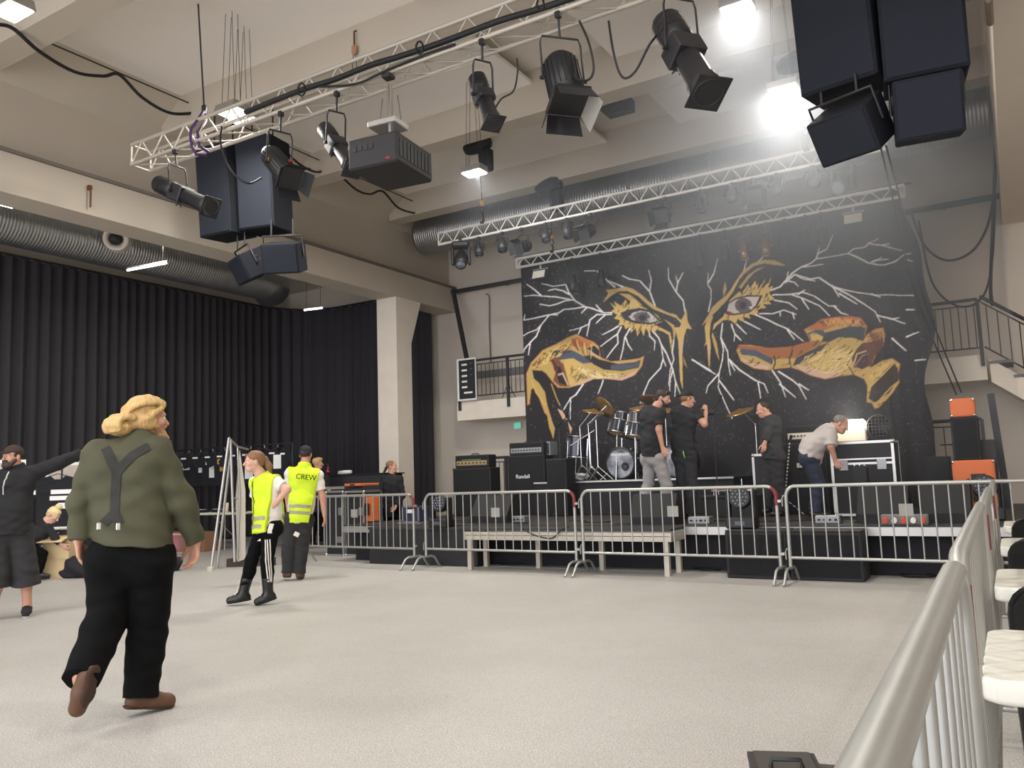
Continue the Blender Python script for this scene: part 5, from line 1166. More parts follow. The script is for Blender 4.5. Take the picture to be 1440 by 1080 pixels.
# ---- crew man
root = P(412, 816, Z=0); F_ = Fig(root)
J = dict(neck=F_(428, 662, .0), waist=F_(424, 715, .0), shL=F_(408, 672, .02), shR=F_(447, 674, -.02), elL=F_(404, 700, .08), elR=F_(453, 705, -.02), wrL=F_(406, 728, .14), wrR=F_(456, 731, -.05),
         hipL=F_(412, 738, .02), hipR=F_(430, 738, -.0), knL=F_(406, 778, .0), knR=F_(424, 778, .0), anL=F_(405, 810, .0), anR=F_(421, 811, .0), toL=F_(401, 815, .16), toR=F_(425, 816, .17), head=F_(430, 646, .04))
I = person('man in a yellow CREW vest and black cap, seen from behind', root, J, build=1.02, fd=(.25, .95, 0), hf=(.3, .95, 0), h=.007)
at = I['at']; ax = I['hax']
blob('hair', [ellip(at(0, -.022, .03), V(.083, .098, .075), ax, .03)], HAIRD, I['t'], .006, cuts=[(at(0, .05, .0), ax[1])])
cap_hat(I, CAPB)
wear_top(I, 'shirt', WHTEE, off=.014, frac=.7, hem=-.04, fold=.004)
wear_top(I, 'vest', HIVIS, off=.032, armless=True, hem=-.03, fold=.004, neck=.02, pad=.035)
for z0 in (.20, .11):
    c = I['pel'] + I['up'] * z0; ring = [c + (math.cos(a) * I['lat'] + math.sin(a) * I['fd']) * .22 for a in np.linspace(0, 2 * PI, 14)]
    strip_on(I, 'vest', 'reflective_band', REFL, ring, .045, .004, steps=5)
lettering('CREW', .10, BLKCOT, I['t'], tuple(F_(430, 678, -.0) + V(0, -.182, 0)), (math.radians(90), math.radians(8), math.radians(-14)), sx=1.0, depth=.003)
wear_legs(I, DKPANT, off=.02, frac=2.06, wide=1.2, fold=.004); wear_shoes(I, LEATHER, BRSOLE)
MB().box((0, 0, 0), (.07, .004, .06), (0, .5, 0)).build('print_patch', WHTEE, I['t'], tuple(F_(417, 757, 0) + V(0, -.175, 0)))
settle(I, 0)

# ---- pointing man at the left edge
root = P(22, 868, Z=0); F_ = Fig(root)
J = dict(neck=F_(22, 662, .0), waist=F_(14, 722, .0), shL=F_(-12, 680, .0), shR=F_(45, 671, .0), elL=F_(-32, 715, -.02), elR=F_(82, 656, .0), wrL=F_(-22, 742, -.15), wrR=F_(117, 641, .02),
         hipL=F_(-2, 752, .0), hipR=F_(27, 752, .0), knL=F_(-2, 810, -.03), knR=F_(36, 806, -.02), anL=F_(-8, 853, .02), anR=F_(38, 856, .03), toL=F_(-14, 864, -.14), toR=F_(36, 869, -.14), head=F_(18, 648, -.04))
I = person('bearded man in black jacket, shorts and brown cap, stretching out his arm', root, J, build=1.1, fd=(-.35, -.93, 0), hf=(-.8, -.6, .02), head=1.0, h=.007, hands=dict(R=dict(c=.3, t=(0, -.3, 1), p=(0, 1, 0)), L=dict(c=.8)))
at = I['at']; ax = I['hax']
blob('hair', [ellip(at(0, -.02, .03), V(.081, .097, .07), ax, .03)], HAIRD, I['t'], .006, cuts=[(at(0, .04, .0), ax[1])])
blob('beard', [ellip(at(0, .06, -.088), V(.056, .05, .045), ax, .03), cap(at(-.062, .02, -.04), at(-.04, .06, -.085), .02, k=.03), cap(at(.062, .02, -.04), at(.04, .06, -.085), .02, k=.03), cap(at(-.03, .092, -.043), at(.03, .092, -.043), .01, k=.02)], HAIRD, I['t'], .006)
cap_hat(I, CAPBR)
wear_top(I, 'jacket', BLKTEE, off=.026, frac=1.9, hem=-.03, fold=.005, neck=.03, pad=.02)
strip_on(I, 'jacket', 'zip', STEEL, [I['nb'] + I['fd'] * .25 - I['up'] * .01, I['wa'] + I['fd'] * .3 + I['up'] * .2], .012, .004)
wear_legs(I, DKPANT, off=.03, frac=1.42, wide=1.5, fold=.004, name='shorts'); wear_shoes(I, BLKTEE, WHITE)
settle(I, 0)

# ---- blond person bending behind him at the merchandise
root = P(62, 815, Z=0); F_ = Fig(root)
J = dict(neck=F_(64, 736, .0), waist=F_(46, 757, .05), shL=F_(62, 743, .12), shR=F_(68, 744, -.10), elL=F_(72, 760, .14), elR=F_(78, 760, -.12), wrL=F_(84, 767, .1), wrR=F_(86, 768, -.14),
         hipL=F_(38, 770, .1), hipR=F_(38, 770, -.06), knL=F_(58, 782, .12), knR=F_(60, 782, -.1), anL=F_(52, 808, .1), anR=F_(54, 808, -.08), toL=F_(64, 813, .1), toR=F_(68, 813, -.08), head=F_(75, 727, -.0))
I = person('crouching person with a pale blond bun, reaching down at the merchandise', root, J, build=.85, skin=SKINP, fd=(.8, -.5, -.3), hf=(.62, -.5, -.6), hu=(.5, -.2, .8), head=.98, h=.008)
at = I['at']; ax = I['hax']
hr_ = blob('hair', [ellip(at(0, -.02, .05), V(.085, .1, .082), ax, .03), ellip(at(0, -.06, .0), V(.07, .05, .07), ax, .03)], HAIRP, I['t'], .007, fold=.003, ff=(60., 45., 38.), cuts=[(at(0, .06, .03), unit(ax[1] - ax[2] * .4))])
blob('hair_bun', [ellip(at(0, -.02, .15), V(.05, .055, .045), ax, .03)], HAIRP, hr_, .007, fold=.003, ff=(60., 45., 38.))
wear_top(I, 'jacket', BLKTEE, off=.016, frac=1.8, hem=-.05, fold=.004); wear_legs(I, BLKCOT, off=.014, fold=.003); wear_shoes(I, BLKLEA, BLKSOLE)
settle(I, 0)

# ---- blond man beyond the crew man
root = P(452, 770, Z=0); F_ = Fig(root)
J = dict(neck=F_(446, 668, .0), waist=F_(446, 706, .0), shL=F_(432, 676, .02), shR=F_(459, 676, -.02), elL=F_(428, 696, .02), elR=F_(463, 696, -.02), wrL=F_(430, 714, -.04), wrR=F_(463, 716, -.04),
         hipL=F_(440, 720, .0), hipR=F_(453, 720, .0), knL=F_(440, 745, .0), knR=F_(454, 745, .0), anL=F_(440, 765, .0), anR=F_(454, 765, .0), toL=F_(444, 770, .14), toR=F_(459, 770, .14), head=F_(447, 656, -.02))
I = person('man with short fair hair standing half hidden behind the crew man', root, J, build=.95, fd=(.7, .6, 0), hf=(.95, -.1, 0), h=.009)
at = I['at']; ax = I['hax']
blob('hair', [ellip(at(0, -.02, .055), V(.085, .1, .08), ax, .03), ellip(at(0, .05, .1), V(.06, .05, .035), ax, .04)], HAIRB, I['t'], .007, fold=.002, ff=(60., 45., 38.), cuts=[(at(0, .07, .03), unit(ax[1] - ax[2] * .5))])
wear_top(I, 'shirt', BLKTEE, off=.014, frac=.7); wear_legs(I, BLKCOT); wear_shoes(I, BLKLEA, BLKSOLE)
settle(I, 0)

# ---- person in black in front of the white column
root = P(553, 774, Z=0); F_ = Fig(root)
J = dict(neck=F_(551, 669, .0), waist=F_(551, 705, .0), shL=F_(541, 674, .08), shR=F_(562, 675, -.08), elL=F_(536, 698, .06), elR=F_(566, 698, -.1), wrL=F_(546, 712, -.1), wrR=F_(556, 714, -.22),
         hipL=F_(546, 722, .04), hipR=F_(558, 722, -.04), knL=F_(546, 745, .04), knR=F_(560, 745, -.05), anL=F_(546, 768, .04), anR=F_(560, 768, -.04), toL=F_(554, 772, .06), toR=F_(568, 772, -.04), head=F_(551, 658, -.01))
I = person('person in black with tied back hair in front of the white column', root, J, build=.95, fd=(.75, -.6, 0), hf=(.93, -.3, 0), h=.009)
at = I['at']; ax = I['hax']
hr_ = blob('hair', [ellip(at(0, -.022, .045), V(.082, .099, .08), ax, .03)], HAIRG, I['t'], .008, cuts=[(at(0, .06, .03), unit(ax[1] - ax[2] * .4))])
blob('ponytail', [cap(at(0, -.11, -.01), at(0, -.16, -.1), .028, .02, .03)], HAIRD, hr_, .008)
wear_top(I, 'jacket', BLKTEE, off=.02, frac=1.85, hem=-.08, neck=.02); wear_legs(I, BLKCOT); wear_shoes(I, BLKLEA, BLKSOLE)
settle(I, 0)

# ---- man in grey jeans on the stage
ZS = .60
root = P(922, 747, Z=ZS); root = P(922, 742, Y=11.35); root.z = ZS; F_ = Fig(root)
J = dict(neck=F_(923, 583, .0), waist=F_(918, 632, .0), shL=F_(908, 590, .1), shR=F_(929, 592, -.12), elL=F_(912, 620, .17), elR=F_(927, 614, -.17), wrL=F_(925, 641, .16), wrR=F_(932, 639, -.16),
         hipL=F_(914, 655, .08), hipR=F_(926, 655, -.07), knL=F_(913, 690, .1), knR=F_(938, 694, -.05), anL=F_(903, 733, .08), anR=F_(938, 733, -.06), toL=F_(917, 740, .08), toR=F_(953, 740, -.07), head=F_(933, 570, -.02))
I = person('man in black t-shirt and grey jeans walking across the stage', root, J, build=1.06, fd=(.9, -.4, 0), hf=(.88, -.3, -.3), h=.0075, hands=dict(R=dict(d=(.25, -.1, -1), c=.5), L=dict(c=.6)))
at = I['at']; ax = I['hax']
blob('hair', [ellip(at(0, -.02, .05), V(.084, .1, .082), ax, .03), ellip(at(0, -.08, -.01), V(.062, .04, .06), ax, .03), cap(at(.03, .06, .1), at(-.03, .06, .1), .022, k=.03)], HAIRD, I['t'], .007, fold=.002, ff=(60., 45., 38.), cuts=[(at(0, .072, .03), unit(ax[1] - ax[2] * .5))])
blob('beard', [ellip(at(0, .062, -.086), V(.054, .046, .036), ax, .03), cap(at(-.062, .02, -.04), at(-.04, .06, -.085), .016, k=.03), cap(at(.062, .02, -.04), at(.04, .06, -.085), .016, k=.03)], HAIRD, I['t'], .007)
wear_top(I, 'shirt', BLKTEE, off=.022, frac=.72, hem=.02, fold=.005, pad=.012); wear_legs(I, JEANG, off=.014, fold=.004, waist=.02); wear_shoes(I, BLKLEA, BLKSOLE)
settle(I, ZS)

# ---- cameraman in the cap on the stage
root = P(968, 742, Y=11.6); root.z = ZS; F_ = Fig(root)
J = dict(neck=F_(963, 580, .0), waist=F_(960, 630, .0), shL=F_(951, 585, .05), shR=F_(976, 587, -.05), elL=F_(958, 612, .2), elR=F_(991, 603, -.14), wrL=F_(985, 592, .1), wrR=F_(993, 588, -.02),
         hipL=F_(957, 648, .04), hipR=F_(970, 648, -.05), knL=F_(960, 690, .08), knR=F_(974, 690, -.04), anL=F_(958, 727, .06), anR=F_(973, 728, -.03), toL=F_(966, 733, .16), toR=F_(984, 734, .1), head=F_(967, 568, .0))
I = person('man in black t-shirt and cap on stage, holding a camera to his face', root, J, build=1.0, fd=(.75, .6, 0), hf=(.9, .3, -.1), h=.0075, hands=dict(R=dict(d=(-.1, .1, 1), t=(-.8, .3, 0), p=(-.3, 1, 0), c=.9), L=dict(d=(.5, -.2, .7), t=(-.5, 0, .7), p=(.3, -.5, .6), c=.9)))
at = I['at']; ax = I['hax']
blob('hair', [ellip(at(0, -.022, .02), V(.081, .098, .07), ax, .03)], HAIRG, I['t'], .007, cuts=[(at(0, .04, .0), ax[1])])
cap_hat(I, CAPB, front=False)
wear_top(I, 'shirt', BLKTEE, off=.02, frac=.62, hem=-.01, fold=.005, pad=.01); wear_legs(I, DKPANT, off=.014, fold=.003, waist=.02); wear_shoes(I, BLKLEA, BLKSOLE)
rp = np.array(root); cpos = F_(987, 580, .02); w = rp + F_.x * cpos[0] + F_.n * cpos[1] + V(0, 0, cpos[2])
t = thing('video_camera', tuple(w), 'black camera held up by the man in the cap on stage', 'camera', rz=math.atan2(root[1], root[0]) - PI / 2)
MB().box((0, 0, 0), (.13, .09, .1), bev=.012).build('camera_body', BLACK, t); MB().cyl((.06, 0, 0), (.17, 0, -.005), .04, .045, 16).build('lens', BLACK2, t); MB().tube([(-.05, 0, .05), (-.04, 0, .09), (.04, 0, .09), (.05, 0, .05)], .01, 8).build('handle', BLACK, t)
b = MB().lathe([(.045, -.008), (.055, -.008), (.055, .008), (.045, .008), (.045, -.008)], (0, 0, 0), (1, .3, .2), 20).build('tape_roll', mat('green_tape', S(120, 190, 90), .5)); q = F_(962, 640, 0); q = rp + F_.x * q[0] + F_.n * (-.17) + V(0, 0, q[2]); b.location = tuple(q)
tag(b, 'roll of green tape hanging at the cameraman\'s hip', 'tape roll')
settle(I, ZS)

# ---- man in dark shirt
root = P(1085, 722, Y=12.6); root.z = ZS; F_ = Fig(root)
J = dict(neck=F_(1081, 582, .0), waist=F_(1084, 622, .0), shL=F_(1076, 584, .1), shR=F_(1090, 585, -.1), elL=F_(1076, 606, .14), elR=F_(1079, 606, -.16), wrL=F_(1074, 618, .1), wrR=F_(1075, 618, -.2),
         hipL=F_(1084, 638, .06), hipR=F_(1092, 638, -.06), knL=F_(1080, 672, .06), knR=F_(1094, 675, -.05), anL=F_(1078, 708, .06), anR=F_(1098, 712, -.05), toL=F_(1064, 714, .06), toR=F_(1084, 717, -.07), head=F_(1073, 571, .0))
I = person('man in dark clothes on stage, leaning forward with his hand in front', root, J, build=1.0, fd=(-.9, -.4, 0), hf=(-.93, -.25, -.25), h=.0085, hands=dict(R=dict(d=(-.2, -.2, -1), c=.9), L=dict(c=.9)))
at = I['at']; ax = I['hax']
blob('hair', [ellip(at(0, -.03, .05), V(.082, .095, .08), ax, .03)], HAIRD, I['t'], .008, cuts=[(at(0, .05, .03), unit(ax[1] - ax[2] * .35))])
wear_top(I, 'shirt', mat('charcoal_shirt', S(46, 46, 48), .85), off=.02, frac=1.7, hem=-.02, fold=.004, pad=.01, neck=.03); wear_legs(I, DKPANT, off=.02, wide=1.15); wear_shoes(I, BLKLEA, BLKSOLE)
settle(I, ZS)

# ---- man in light shirt bending over the road case
root = P(1150, 722, Y=12.0); root.z = ZS; F_ = Fig(root)
J = dict(neck=F_(1170, 597, .0), waist=F_(1142, 622, .0), shL=F_(1164, 598, .16), shR=F_(1168, 606, -.15), elL=F_(1168, 628, .2), elR=F_(1168, 622, -.2), wrL=F_(1178, 644, .2), wrR=F_(1174, 641, -.16),
         hipL=F_(1137, 640, .08), hipR=F_(1138, 640, -.08), knL=F_(1150, 676, .1), knR=F_(1153, 678, -.08), anL=F_(1144, 712, .08), anR=F_(1148, 714, -.08), toL=F_(1160, 718, .08), toR=F_(1165, 720, -.08), head=F_(1182, 592, -.02))
I = person('grey haired man in pale shirt and dark jeans bending over the road case', root, J, build=1.05, fd=(.75, -.1, -.65), hf=(.82, -.2, -.5), hu=(.5, 0, .85), h=.008, hands=dict(R=dict(d=(.3, -.1, -1), c=.9), L=dict(c=.9)))
at = I['at']; ax = I['hax']
blob('hair', [ellip(at(0, -.03, .05), V(.083, .096, .08), ax, .03)], HAIRY, I['t'], .008, fold=.002, cuts=[(at(0, .06, .03), unit(ax[1] - ax[2] * .4))])
wear_top(I, 'shirt', GREYSH, off=.022, frac=.95, hem=-.02, fold=.006, pad=.012, neck=.03); wear_legs(I, JEANB, off=.016, fold=.003); wear_shoes(I, BLKLEA, BLKSOLE)
settle(I, ZS)
# ================================================================== equipment on and before the stage
ZT = .60                                        # stage floor
def fbox(x0, y0, x1, y1, Y, zb=None):
    """front face seen between two pixels at depth Y: centre x, bottom z, width, height"""
    ym, xm = (y0 + y1) / 2, (x0 + x1) / 2; xa, xb = P(x0, ym, Y=Y).x, P(x1, ym, Y=Y).x; zt, z0 = P(xm, y0, Y=Y).z, P(xm, y1, Y=Y).z
    if zb is not None: z0 = zb
    return (xa + xb) / 2, z0, xb - xa, zt - z0
AMPB = mat('amp_vinyl', S(30, 30, 32), .7, bump=.2, bscale=260); AMPG = mat('amp_grille_cloth', S(24, 24, 27), .9, bump=.4, bscale=400); CREAMP = mat('cream_panel', S(196, 190, 176), .5); SILV = mat('silver_panel', S(150, 150, 152), .4, .6)
def amp_cab(x0, y0, x1, y1, Y, label, depth=.36, zb=None, m=AMPB, logo=None, name='guitar_cabinet', cat='amplifier', group=None):
    cx, z0, w, h = fbox(x0, y0, x1, y1, Y, zb); t = thing(name, (cx, Y + depth / 2, z0), label, cat, group)
    MB().box((0, 0, h / 2), (w, depth, h), bev=.012).build('cabinet', m, t); MB().box((0, -depth / 2 - .003, h / 2), (w - .06, .012, h - .06)).build('grille', AMPG, t)
    for sx in (-1, 1):
        for sz in (.02, h - .02): MB().ball((sx * (w / 2 - .015), -depth / 2 + .012, sz), .024, 8).build('corner_cap', CHROME if m is ORANGE else BLACK, t)
    if logo: lettering(logo[0], logo[1], WHITE, t, (logo[2] * w, -depth / 2 - .014, h * logo[3]), (PI / 2, 0, 0), sx=logo[4] if len(logo) > 4 else 1)
    return t, (cx, z0 + h, w, h)
def amp_head(x0, y0, x1, y1, Y, label, depth=.28, zb=None, m=AMPB, panel=None, knobs=8, extra=None):
    cx, z0, w, h = fbox(x0, y0, x1, y1, Y, zb); t = thing('amplifier_head', (cx, Y + depth / 2, z0), label, 'amplifier')
    MB().box((0, 0, h / 2), (w, depth, h), bev=.012).build('case', m, t)
    MB().box((0, -depth / 2 - .004, h * .38), (w - .08, .012, h * .36)).build('control_panel', panel or SILV, t); MB().box((0, -depth / 2 - .002, h * .76), (w - .08, .012, h * .26)).build('grille', AMPG, t)
    for k in range(knobs): MB().cyl((-w / 2 + .09 + (w - .18) * k / (knobs - 1), -depth / 2 - .008, h * .38), (-w / 2 + .09 + (w - .18) * k / (knobs - 1), -depth / 2 - .028, h * .38), .014, n=8).build('knob', BLACK, t)
    MB().tube([(-.09, 0, h), (-.07, 0, h + .025), (.07, 0, h + .025), (.09, 0, h)], .01, 6).build('handle', BLACK, t)
    return t
t, (cx, zt, w, h) = amp_cab(637, 658, 690, 704, 13.2, 'black guitar cabinet under the amplifier head with a green strip', zb=ZT)
a = amp_head(640, 640, 687, 658, 13.22, 'black amplifier head with a green strip and tan panel', zb=zt + .002, panel=mat('tan_panel', S(150, 128, 96), .5)); MB().box((0, -.15, .155), (w * .5, .008, .016)).build('green_strip', mat('green_strip', S(70, 140, 70), .5), a)
t, (cx, zt, w, h) = amp_cab(714, 640, 766, 690, 13.5, 'black guitar cabinet with white logo lettering under the rack amplifier', zb=ZT, logo=('Randall', .105, -.08, .64, 1.0))
a = amp_head(716, 622, 764, 640, 13.52, 'black amplifier head with a row of small pale knobs on the lettered cabinet', zb=zt + .002, knobs=10)
t = thing('rack_box', (P(770, 630, Y=13.7).x, 13.8, zt - .02), 'small pale rack box beside the amplifier head with pale knobs', 'rack'); 
MB().box((0, 0, .13), (.16, .3, .26), bev=.01).build('case', SILV, t); MB().box((0, -.152, .13), (.12, .01, .2)).build('front_panel', BLACK, t)
amp_cab(768, 645, 796, 668, 12.95, 'black equipment box between the lettered cabinet and the drums', zb=ZT, name='equipment_box', cat='box')
# drum riser and kit
RISZ = 1.2
t = thing('drum_riser', (-5.75, 14.1, ZT), 'black drum riser in the middle of the stage', 'riser'); MB().box((0, 0, .3), (3.7, 1.5, .58)).build('body', BLACKCLOTH, t); MB().box((0, 0, .59), (3.72, 1.52, .02)).build('top_board', DECK, t); MB().box((0, -.765, .585), (3.72, .012, .03)).build('edge_rail', ALU, t)
DRUMB = mat('drum_shell_blue_black', S(34, 36, 52), .25, coat=.5); HEADM = mat('drum_head_wood', S(196, 158, 112), .5); CYM = mat('cymbal_bronze', S(186, 146, 84), .3, .75, var=.12, vscale=10)
KICKH = bpy.data.materials.new('printed_kick_drum_head'); KICKH.use_nodes = True; _nt = KICKH.node_tree; _b = _nt.nodes['Principled BSDF']; _tc = _nt.nodes.new('ShaderNodeTexCoord'); _nz = _nt.nodes.new('ShaderNodeTexNoise'); _nz.inputs['Scale'].default_value = 5; _rp = _nt.nodes.new('ShaderNodeValToRGB')
_rp.color_ramp.elements[0].position = .35; _rp.color_ramp.elements[0].color = (*S(70, 76, 90), 1); _rp.color_ramp.elements[1].position = .7; _rp.color_ramp.elements[1].color = (*S(170, 174, 184), 1); _nt.links.new(_tc.outputs['Object'], _nz.inputs['Vector']); _nt.links.new(_nz.outputs['Fac'], _rp.inputs['Fac']); _nt.links.new(_rp.outputs['Color'], _b.inputs['Base Color'])
def kick(px, py, Y, label):
    c = P(px, py, Y=Y); r = .285; t = thing('bass_drum', (c.x, Y + .25, RISZ), label, 'drum', 'bass drums of the kit', rz=-.05); z = r + .01
    MB().lathe([(r, -.24), (r, .24)], (0, 0, z), (0, -1, 0), 32).build('shell', DRUMB, t); MB().lathe([(r - .012, .235), (0, .235)], (0, 0, z), (0, -1, 0), 32).build('head', KICKH, t); MB().lathe([(r - .02, .25), (r + .014, .25), (r + .014, .215), (r, .215)], (0, 0, z), (0, -1, 0), 32).build('hoop', BLACK, t)
    MB().lathe([(.075, .243), (.075, .25), (.06, .252), (.02, .235), (0, .235)], (.1, 0, z - .06), (0, -1, 0), 20).build('sound_port', BLACK, t)
    mb = MB(); rr = random.Random(5)
    for k in range(9):
        x = -.17 + .042 * k; mb.box((x, -.241, z + .155), (.008, .004, .045 + .02 * rr.random()), (0, rr.uniform(-.3, .3), 0)).box((x + .014, -.241, z + .14 + .03 * rr.random()), (.03, .004, .008), (0, rr.uniform(-.6, .6), 0)).box((x + .026, -.241, z + .155), (.008, .004, .04), (0, rr.uniform(-.3, .3), 0))
    mb.build('lettering', WHITE, t)
    for k in range(8):
        w = 2 * PI * k / 8 + .3; MB().box(((r + .01) * math.cos(w), 0, z + (r + .01) * math.sin(w)), (.02, .1, .03), (0, -w, 0)).build('lug', CHROME, t)
    for s in (-1, 1): MB().cyl((s * r * .8, -.12, z - .1), (s * (r + .1), -.3, .005), .012, n=6).build('spur', CHROME, t)
kick(872, 640, 13.75, 'left bass drum with pale printed head, between toms and rail'); kick(949, 640, 13.75, 'right bass drum with pale printed head, beside the man in grey jeans')
def tom(px, py, Y, r, h, tilt, label, floor_=False):
    c = P(px, py, Y=Y); t = thing('tom_drum', c, label, 'drum', 'toms of the drum kit', rot=(tilt, .1, 0))
    MB().lathe([(r, -h / 2), (r, h / 2)], n=24).build('shell', DRUMB, t); MB().lathe([(r - .008, -h / 2 + .008), (0, -h / 2 + .008)], n=24).build('bottom_head', HEADM, t); MB().lathe([(r - .008, h / 2 - .008), (0, h / 2 - .008)], n=24).build('top_head', WHITE, t)
    for z in (-h / 2, h / 2): MB().lathe([(r, z - .012), (r + .012, z - .012), (r + .012, z + .012), (r, z + .012)], n=24).build('rim', CHROME, t)
    for k in range(6):
        w = PI / 3 * k; MB().box((math.cos(w) * (r + .012), math.sin(w) * (r + .012), 0), (.022, .022, h * .8), (0, 0, w)).build('lug', CHROME, t)
    if floor_:
        for k in range(3): w = 2.1 * k; MB().cyl((math.cos(w) * (r + .02), math.sin(w) * (r + .02), .1), (math.cos(w) * (r + .02), math.sin(w) * (r + .02), RISZ - c.z + .01), .009, n=6).build('leg', CHROME, t)
    else: MB().cyl((0, 0, 0), (.08, .2, RISZ - c.z + .01), .014, n=6).build('stand_post', CHROME, t)
tom(868, 601, 13.85, .15, .24, -.35, 'tilted rack tom with tan underside, left one over the bass drum'); tom(893, 606, 13.7, .145, .24, -.3, 'tilted rack tom with tan underside, right one over the bass drum'); tom(893, 588, 13.95, .10, .22, -.1, 'small upright tom above the right rack tom'); tom(874, 588, 14.1, .11, .2, -.2, 'small tom above the left rack tom')
tom(812, 628, 14.2, .2, .4, .0, 'dark floor tom at the left side of the drum kit', True)
def cymbal(px, py, Y, r, rot, label, boom=(0, 0)):
    c = P(px, py, Y=Y); t = thing('cymbal_stand', (c.x, Y, RISZ), label, 'cymbal', 'cymbals of the drum kit'); z = c.z - RISZ; M = Matrix.Translation((0, 0, z)) @ Euler(rot).to_matrix().to_4x4()
    MB().lathe([(0, .03), (r * .18, .022), (r * .24, .004), (r * .7, -.01), (r, -.03), (r, -.033), (r * .24, 0), (0, .024)], n=28).xf(M).build('cymbal', CYM, t)
    bx_, by_ = boom; kn = Vector((bx_, by_, z * .78)); MB().cyl((0, 0, z + .03), kn, .009, n=8).build('boom_arm', CHROME, t); MB().cyl(kn, (bx_, by_, .25), .011, n=8).build('stand_post', CHROME, t); MB().ball(kn, .025, 8).build('joint', CHROME, t)
    for k in range(3): w = 2 * PI * k / 3 + .5; MB().cyl((bx_, by_, .3), (bx_ + .28 * math.cos(w), by_ + .28 * math.sin(w), .006), .01, n=6).build('leg', CHROME, t)
cymbal(853, 573, 14.2, .26, (-.75, .75, 0), 'bronze cymbal tilted steeply, highest on the left of the kit', (-.35, -.1)); cymbal(835, 577, 13.8, .22, (.1, .25, 0), 'nearly level cymbal at the left of the kit', (-.3, 0)); cymbal(904, 572, 14.0, .25, (.2, .1, 0), 'brown cymbal behind the head of the man in grey jeans', (.2, .2)); cymbal(918, 561, 14.4, .26, (-.35, .1, 0), 'highest cymbal, just above the man in grey jeans', (.15, .2)); cymbal(1040, 577, 14.2, .24, (.3, -.2, 0), 'dark cymbal between the cameraman and the man in dark clothes', (.2, .2)); cymbal(940, 576, 14.1, .2, (.2, 0, 0), 'cymbal between the two men on the left of the stage', (.1, .2))
def stand(px, py, Y, zb, label, lean=(0, 0), mic=True, name='microphone_stand', m=DARKSTEEL, boom=None):
    c = P(px, py, Y=Y); t = thing(name, (c.x, Y, zb), label, 'stand'); z = c.z - zb
    MB().cyl((0, 0, .22), (lean[0], lean[1], z), .011, n=8).build('pole', m, t)
    for k in range(3): w = 2 * PI * k / 3 + .3; MB().cyl((0, 0, .25), (.26 * math.cos(w), .26 * math.sin(w), .008), .009, n=6).build('leg', m, t)
    if boom: MB().cyl((lean[0] - boom[0] * .3, lean[1], z - boom[1] * .3), (lean[0] + boom[0], lean[1] - .1, z + boom[1]), .009, n=6).build('boom_arm', m, t)
    e = Vector((lean[0] + (boom[0] if boom else 0), lean[1] - (.1 if boom else 0), z + (boom[1] if boom else 0)))
    if mic: MB().cyl(e, e + Vector((.04, -.02, .1)), .014, .024, 10).build('microphone', BLACK, t)
    return t
stand(838, 590, 13.5, RISZ, 'chrome boom stand at the left of the drum kit', mic=False, m=CHROME, boom=(.32, .22)); stand(829, 610, 13.55, RISZ, 'chrome boom stand with low arm at the left of the drum kit', mic=False, m=CHROME, boom=(-.35, -.2)); stand(1002, 575, 13.2, ZT, 'dark microphone stand behind the cameraman', boom=(.15, .1)); stand(786, 600, 13.15, ZT, 'dark stand between the lettered cabinet and the drums', boom=(.2, .15))
STRIPE = bpy.data.materials.new('striped_wrap'); STRIPE.use_nodes = True; _nt = STRIPE.node_tree; _w = _nt.nodes.new('ShaderNodeTexWave'); _w.bands_direction = 'Z'; _w.inputs['Scale'].default_value = 6; _tc = _nt.nodes.new('ShaderNodeTexCoord'); _r = _nt.nodes.new('ShaderNodeValToRGB'); _r.color_ramp.interpolation = 'CONSTANT'; _r.color_ramp.elements[0].color = (*S(40, 40, 42), 1); _r.color_ramp.elements[1].position = .5; _r.color_ramp.elements[1].color = (*S(210, 206, 204), 1)
_nt.links.new(_tc.outputs['Object'], _w.inputs['Vector']); _nt.links.new(_w.outputs['Fac'], _r.inputs['Fac']); _nt.links.new(_r.outputs['Color'], _nt.nodes['Principled BSDF'].inputs['Base Color'])
t = stand(1098, 622, 12.9, ZT, 'microphone stand with striped white wrapping beside the man in dark clothes', lean=(.12, .05), m=STRIPE); 
# low chrome percussion rack in the middle
t = thing('pedal_rack', (P(1028, 660, Y=12.4).x, 12.5, .93), 'low chrome rack with pedals on the black box in mid stage', 'rack'); W_ = .62
MB().box((0, 0, .07), (W_, .3, .02)).build('shelf', ALU, t)
for sx in (-1, 1):
    for sy in (-1, 1): MB().cyl((sx * W_ * .45, sy * .12, 0), (sx * W_ * .45, sy * .12, .1), .012, n=6).build('leg', CHROME, t)
for k in range(5): MB().box((-.22 + .11 * k, -.03, .1), (.07, .1, .04), bev=.008).build('pedal', (RED, CHROME, BLACK, CHROME, RED)[k], t)
MB().cyl((.12, 0, .08), (.12, 0, .24), .012, n=6).build('post', CHROME, t)
cx, z0, w, h = fbox(985, 663, 1062, 700, 12.3, ZT); t = thing('equipment_box', (cx, 12.55, ZT), 'wide black box under the low chrome rack in mid stage', 'box'); MB().box((0, 0, .15), (w, .5, .30), bev=.01).build('body', BLACK2, t); MB().box((0, 0, .315), (w + .02, .52, .03)).build('lid', DECK, t)
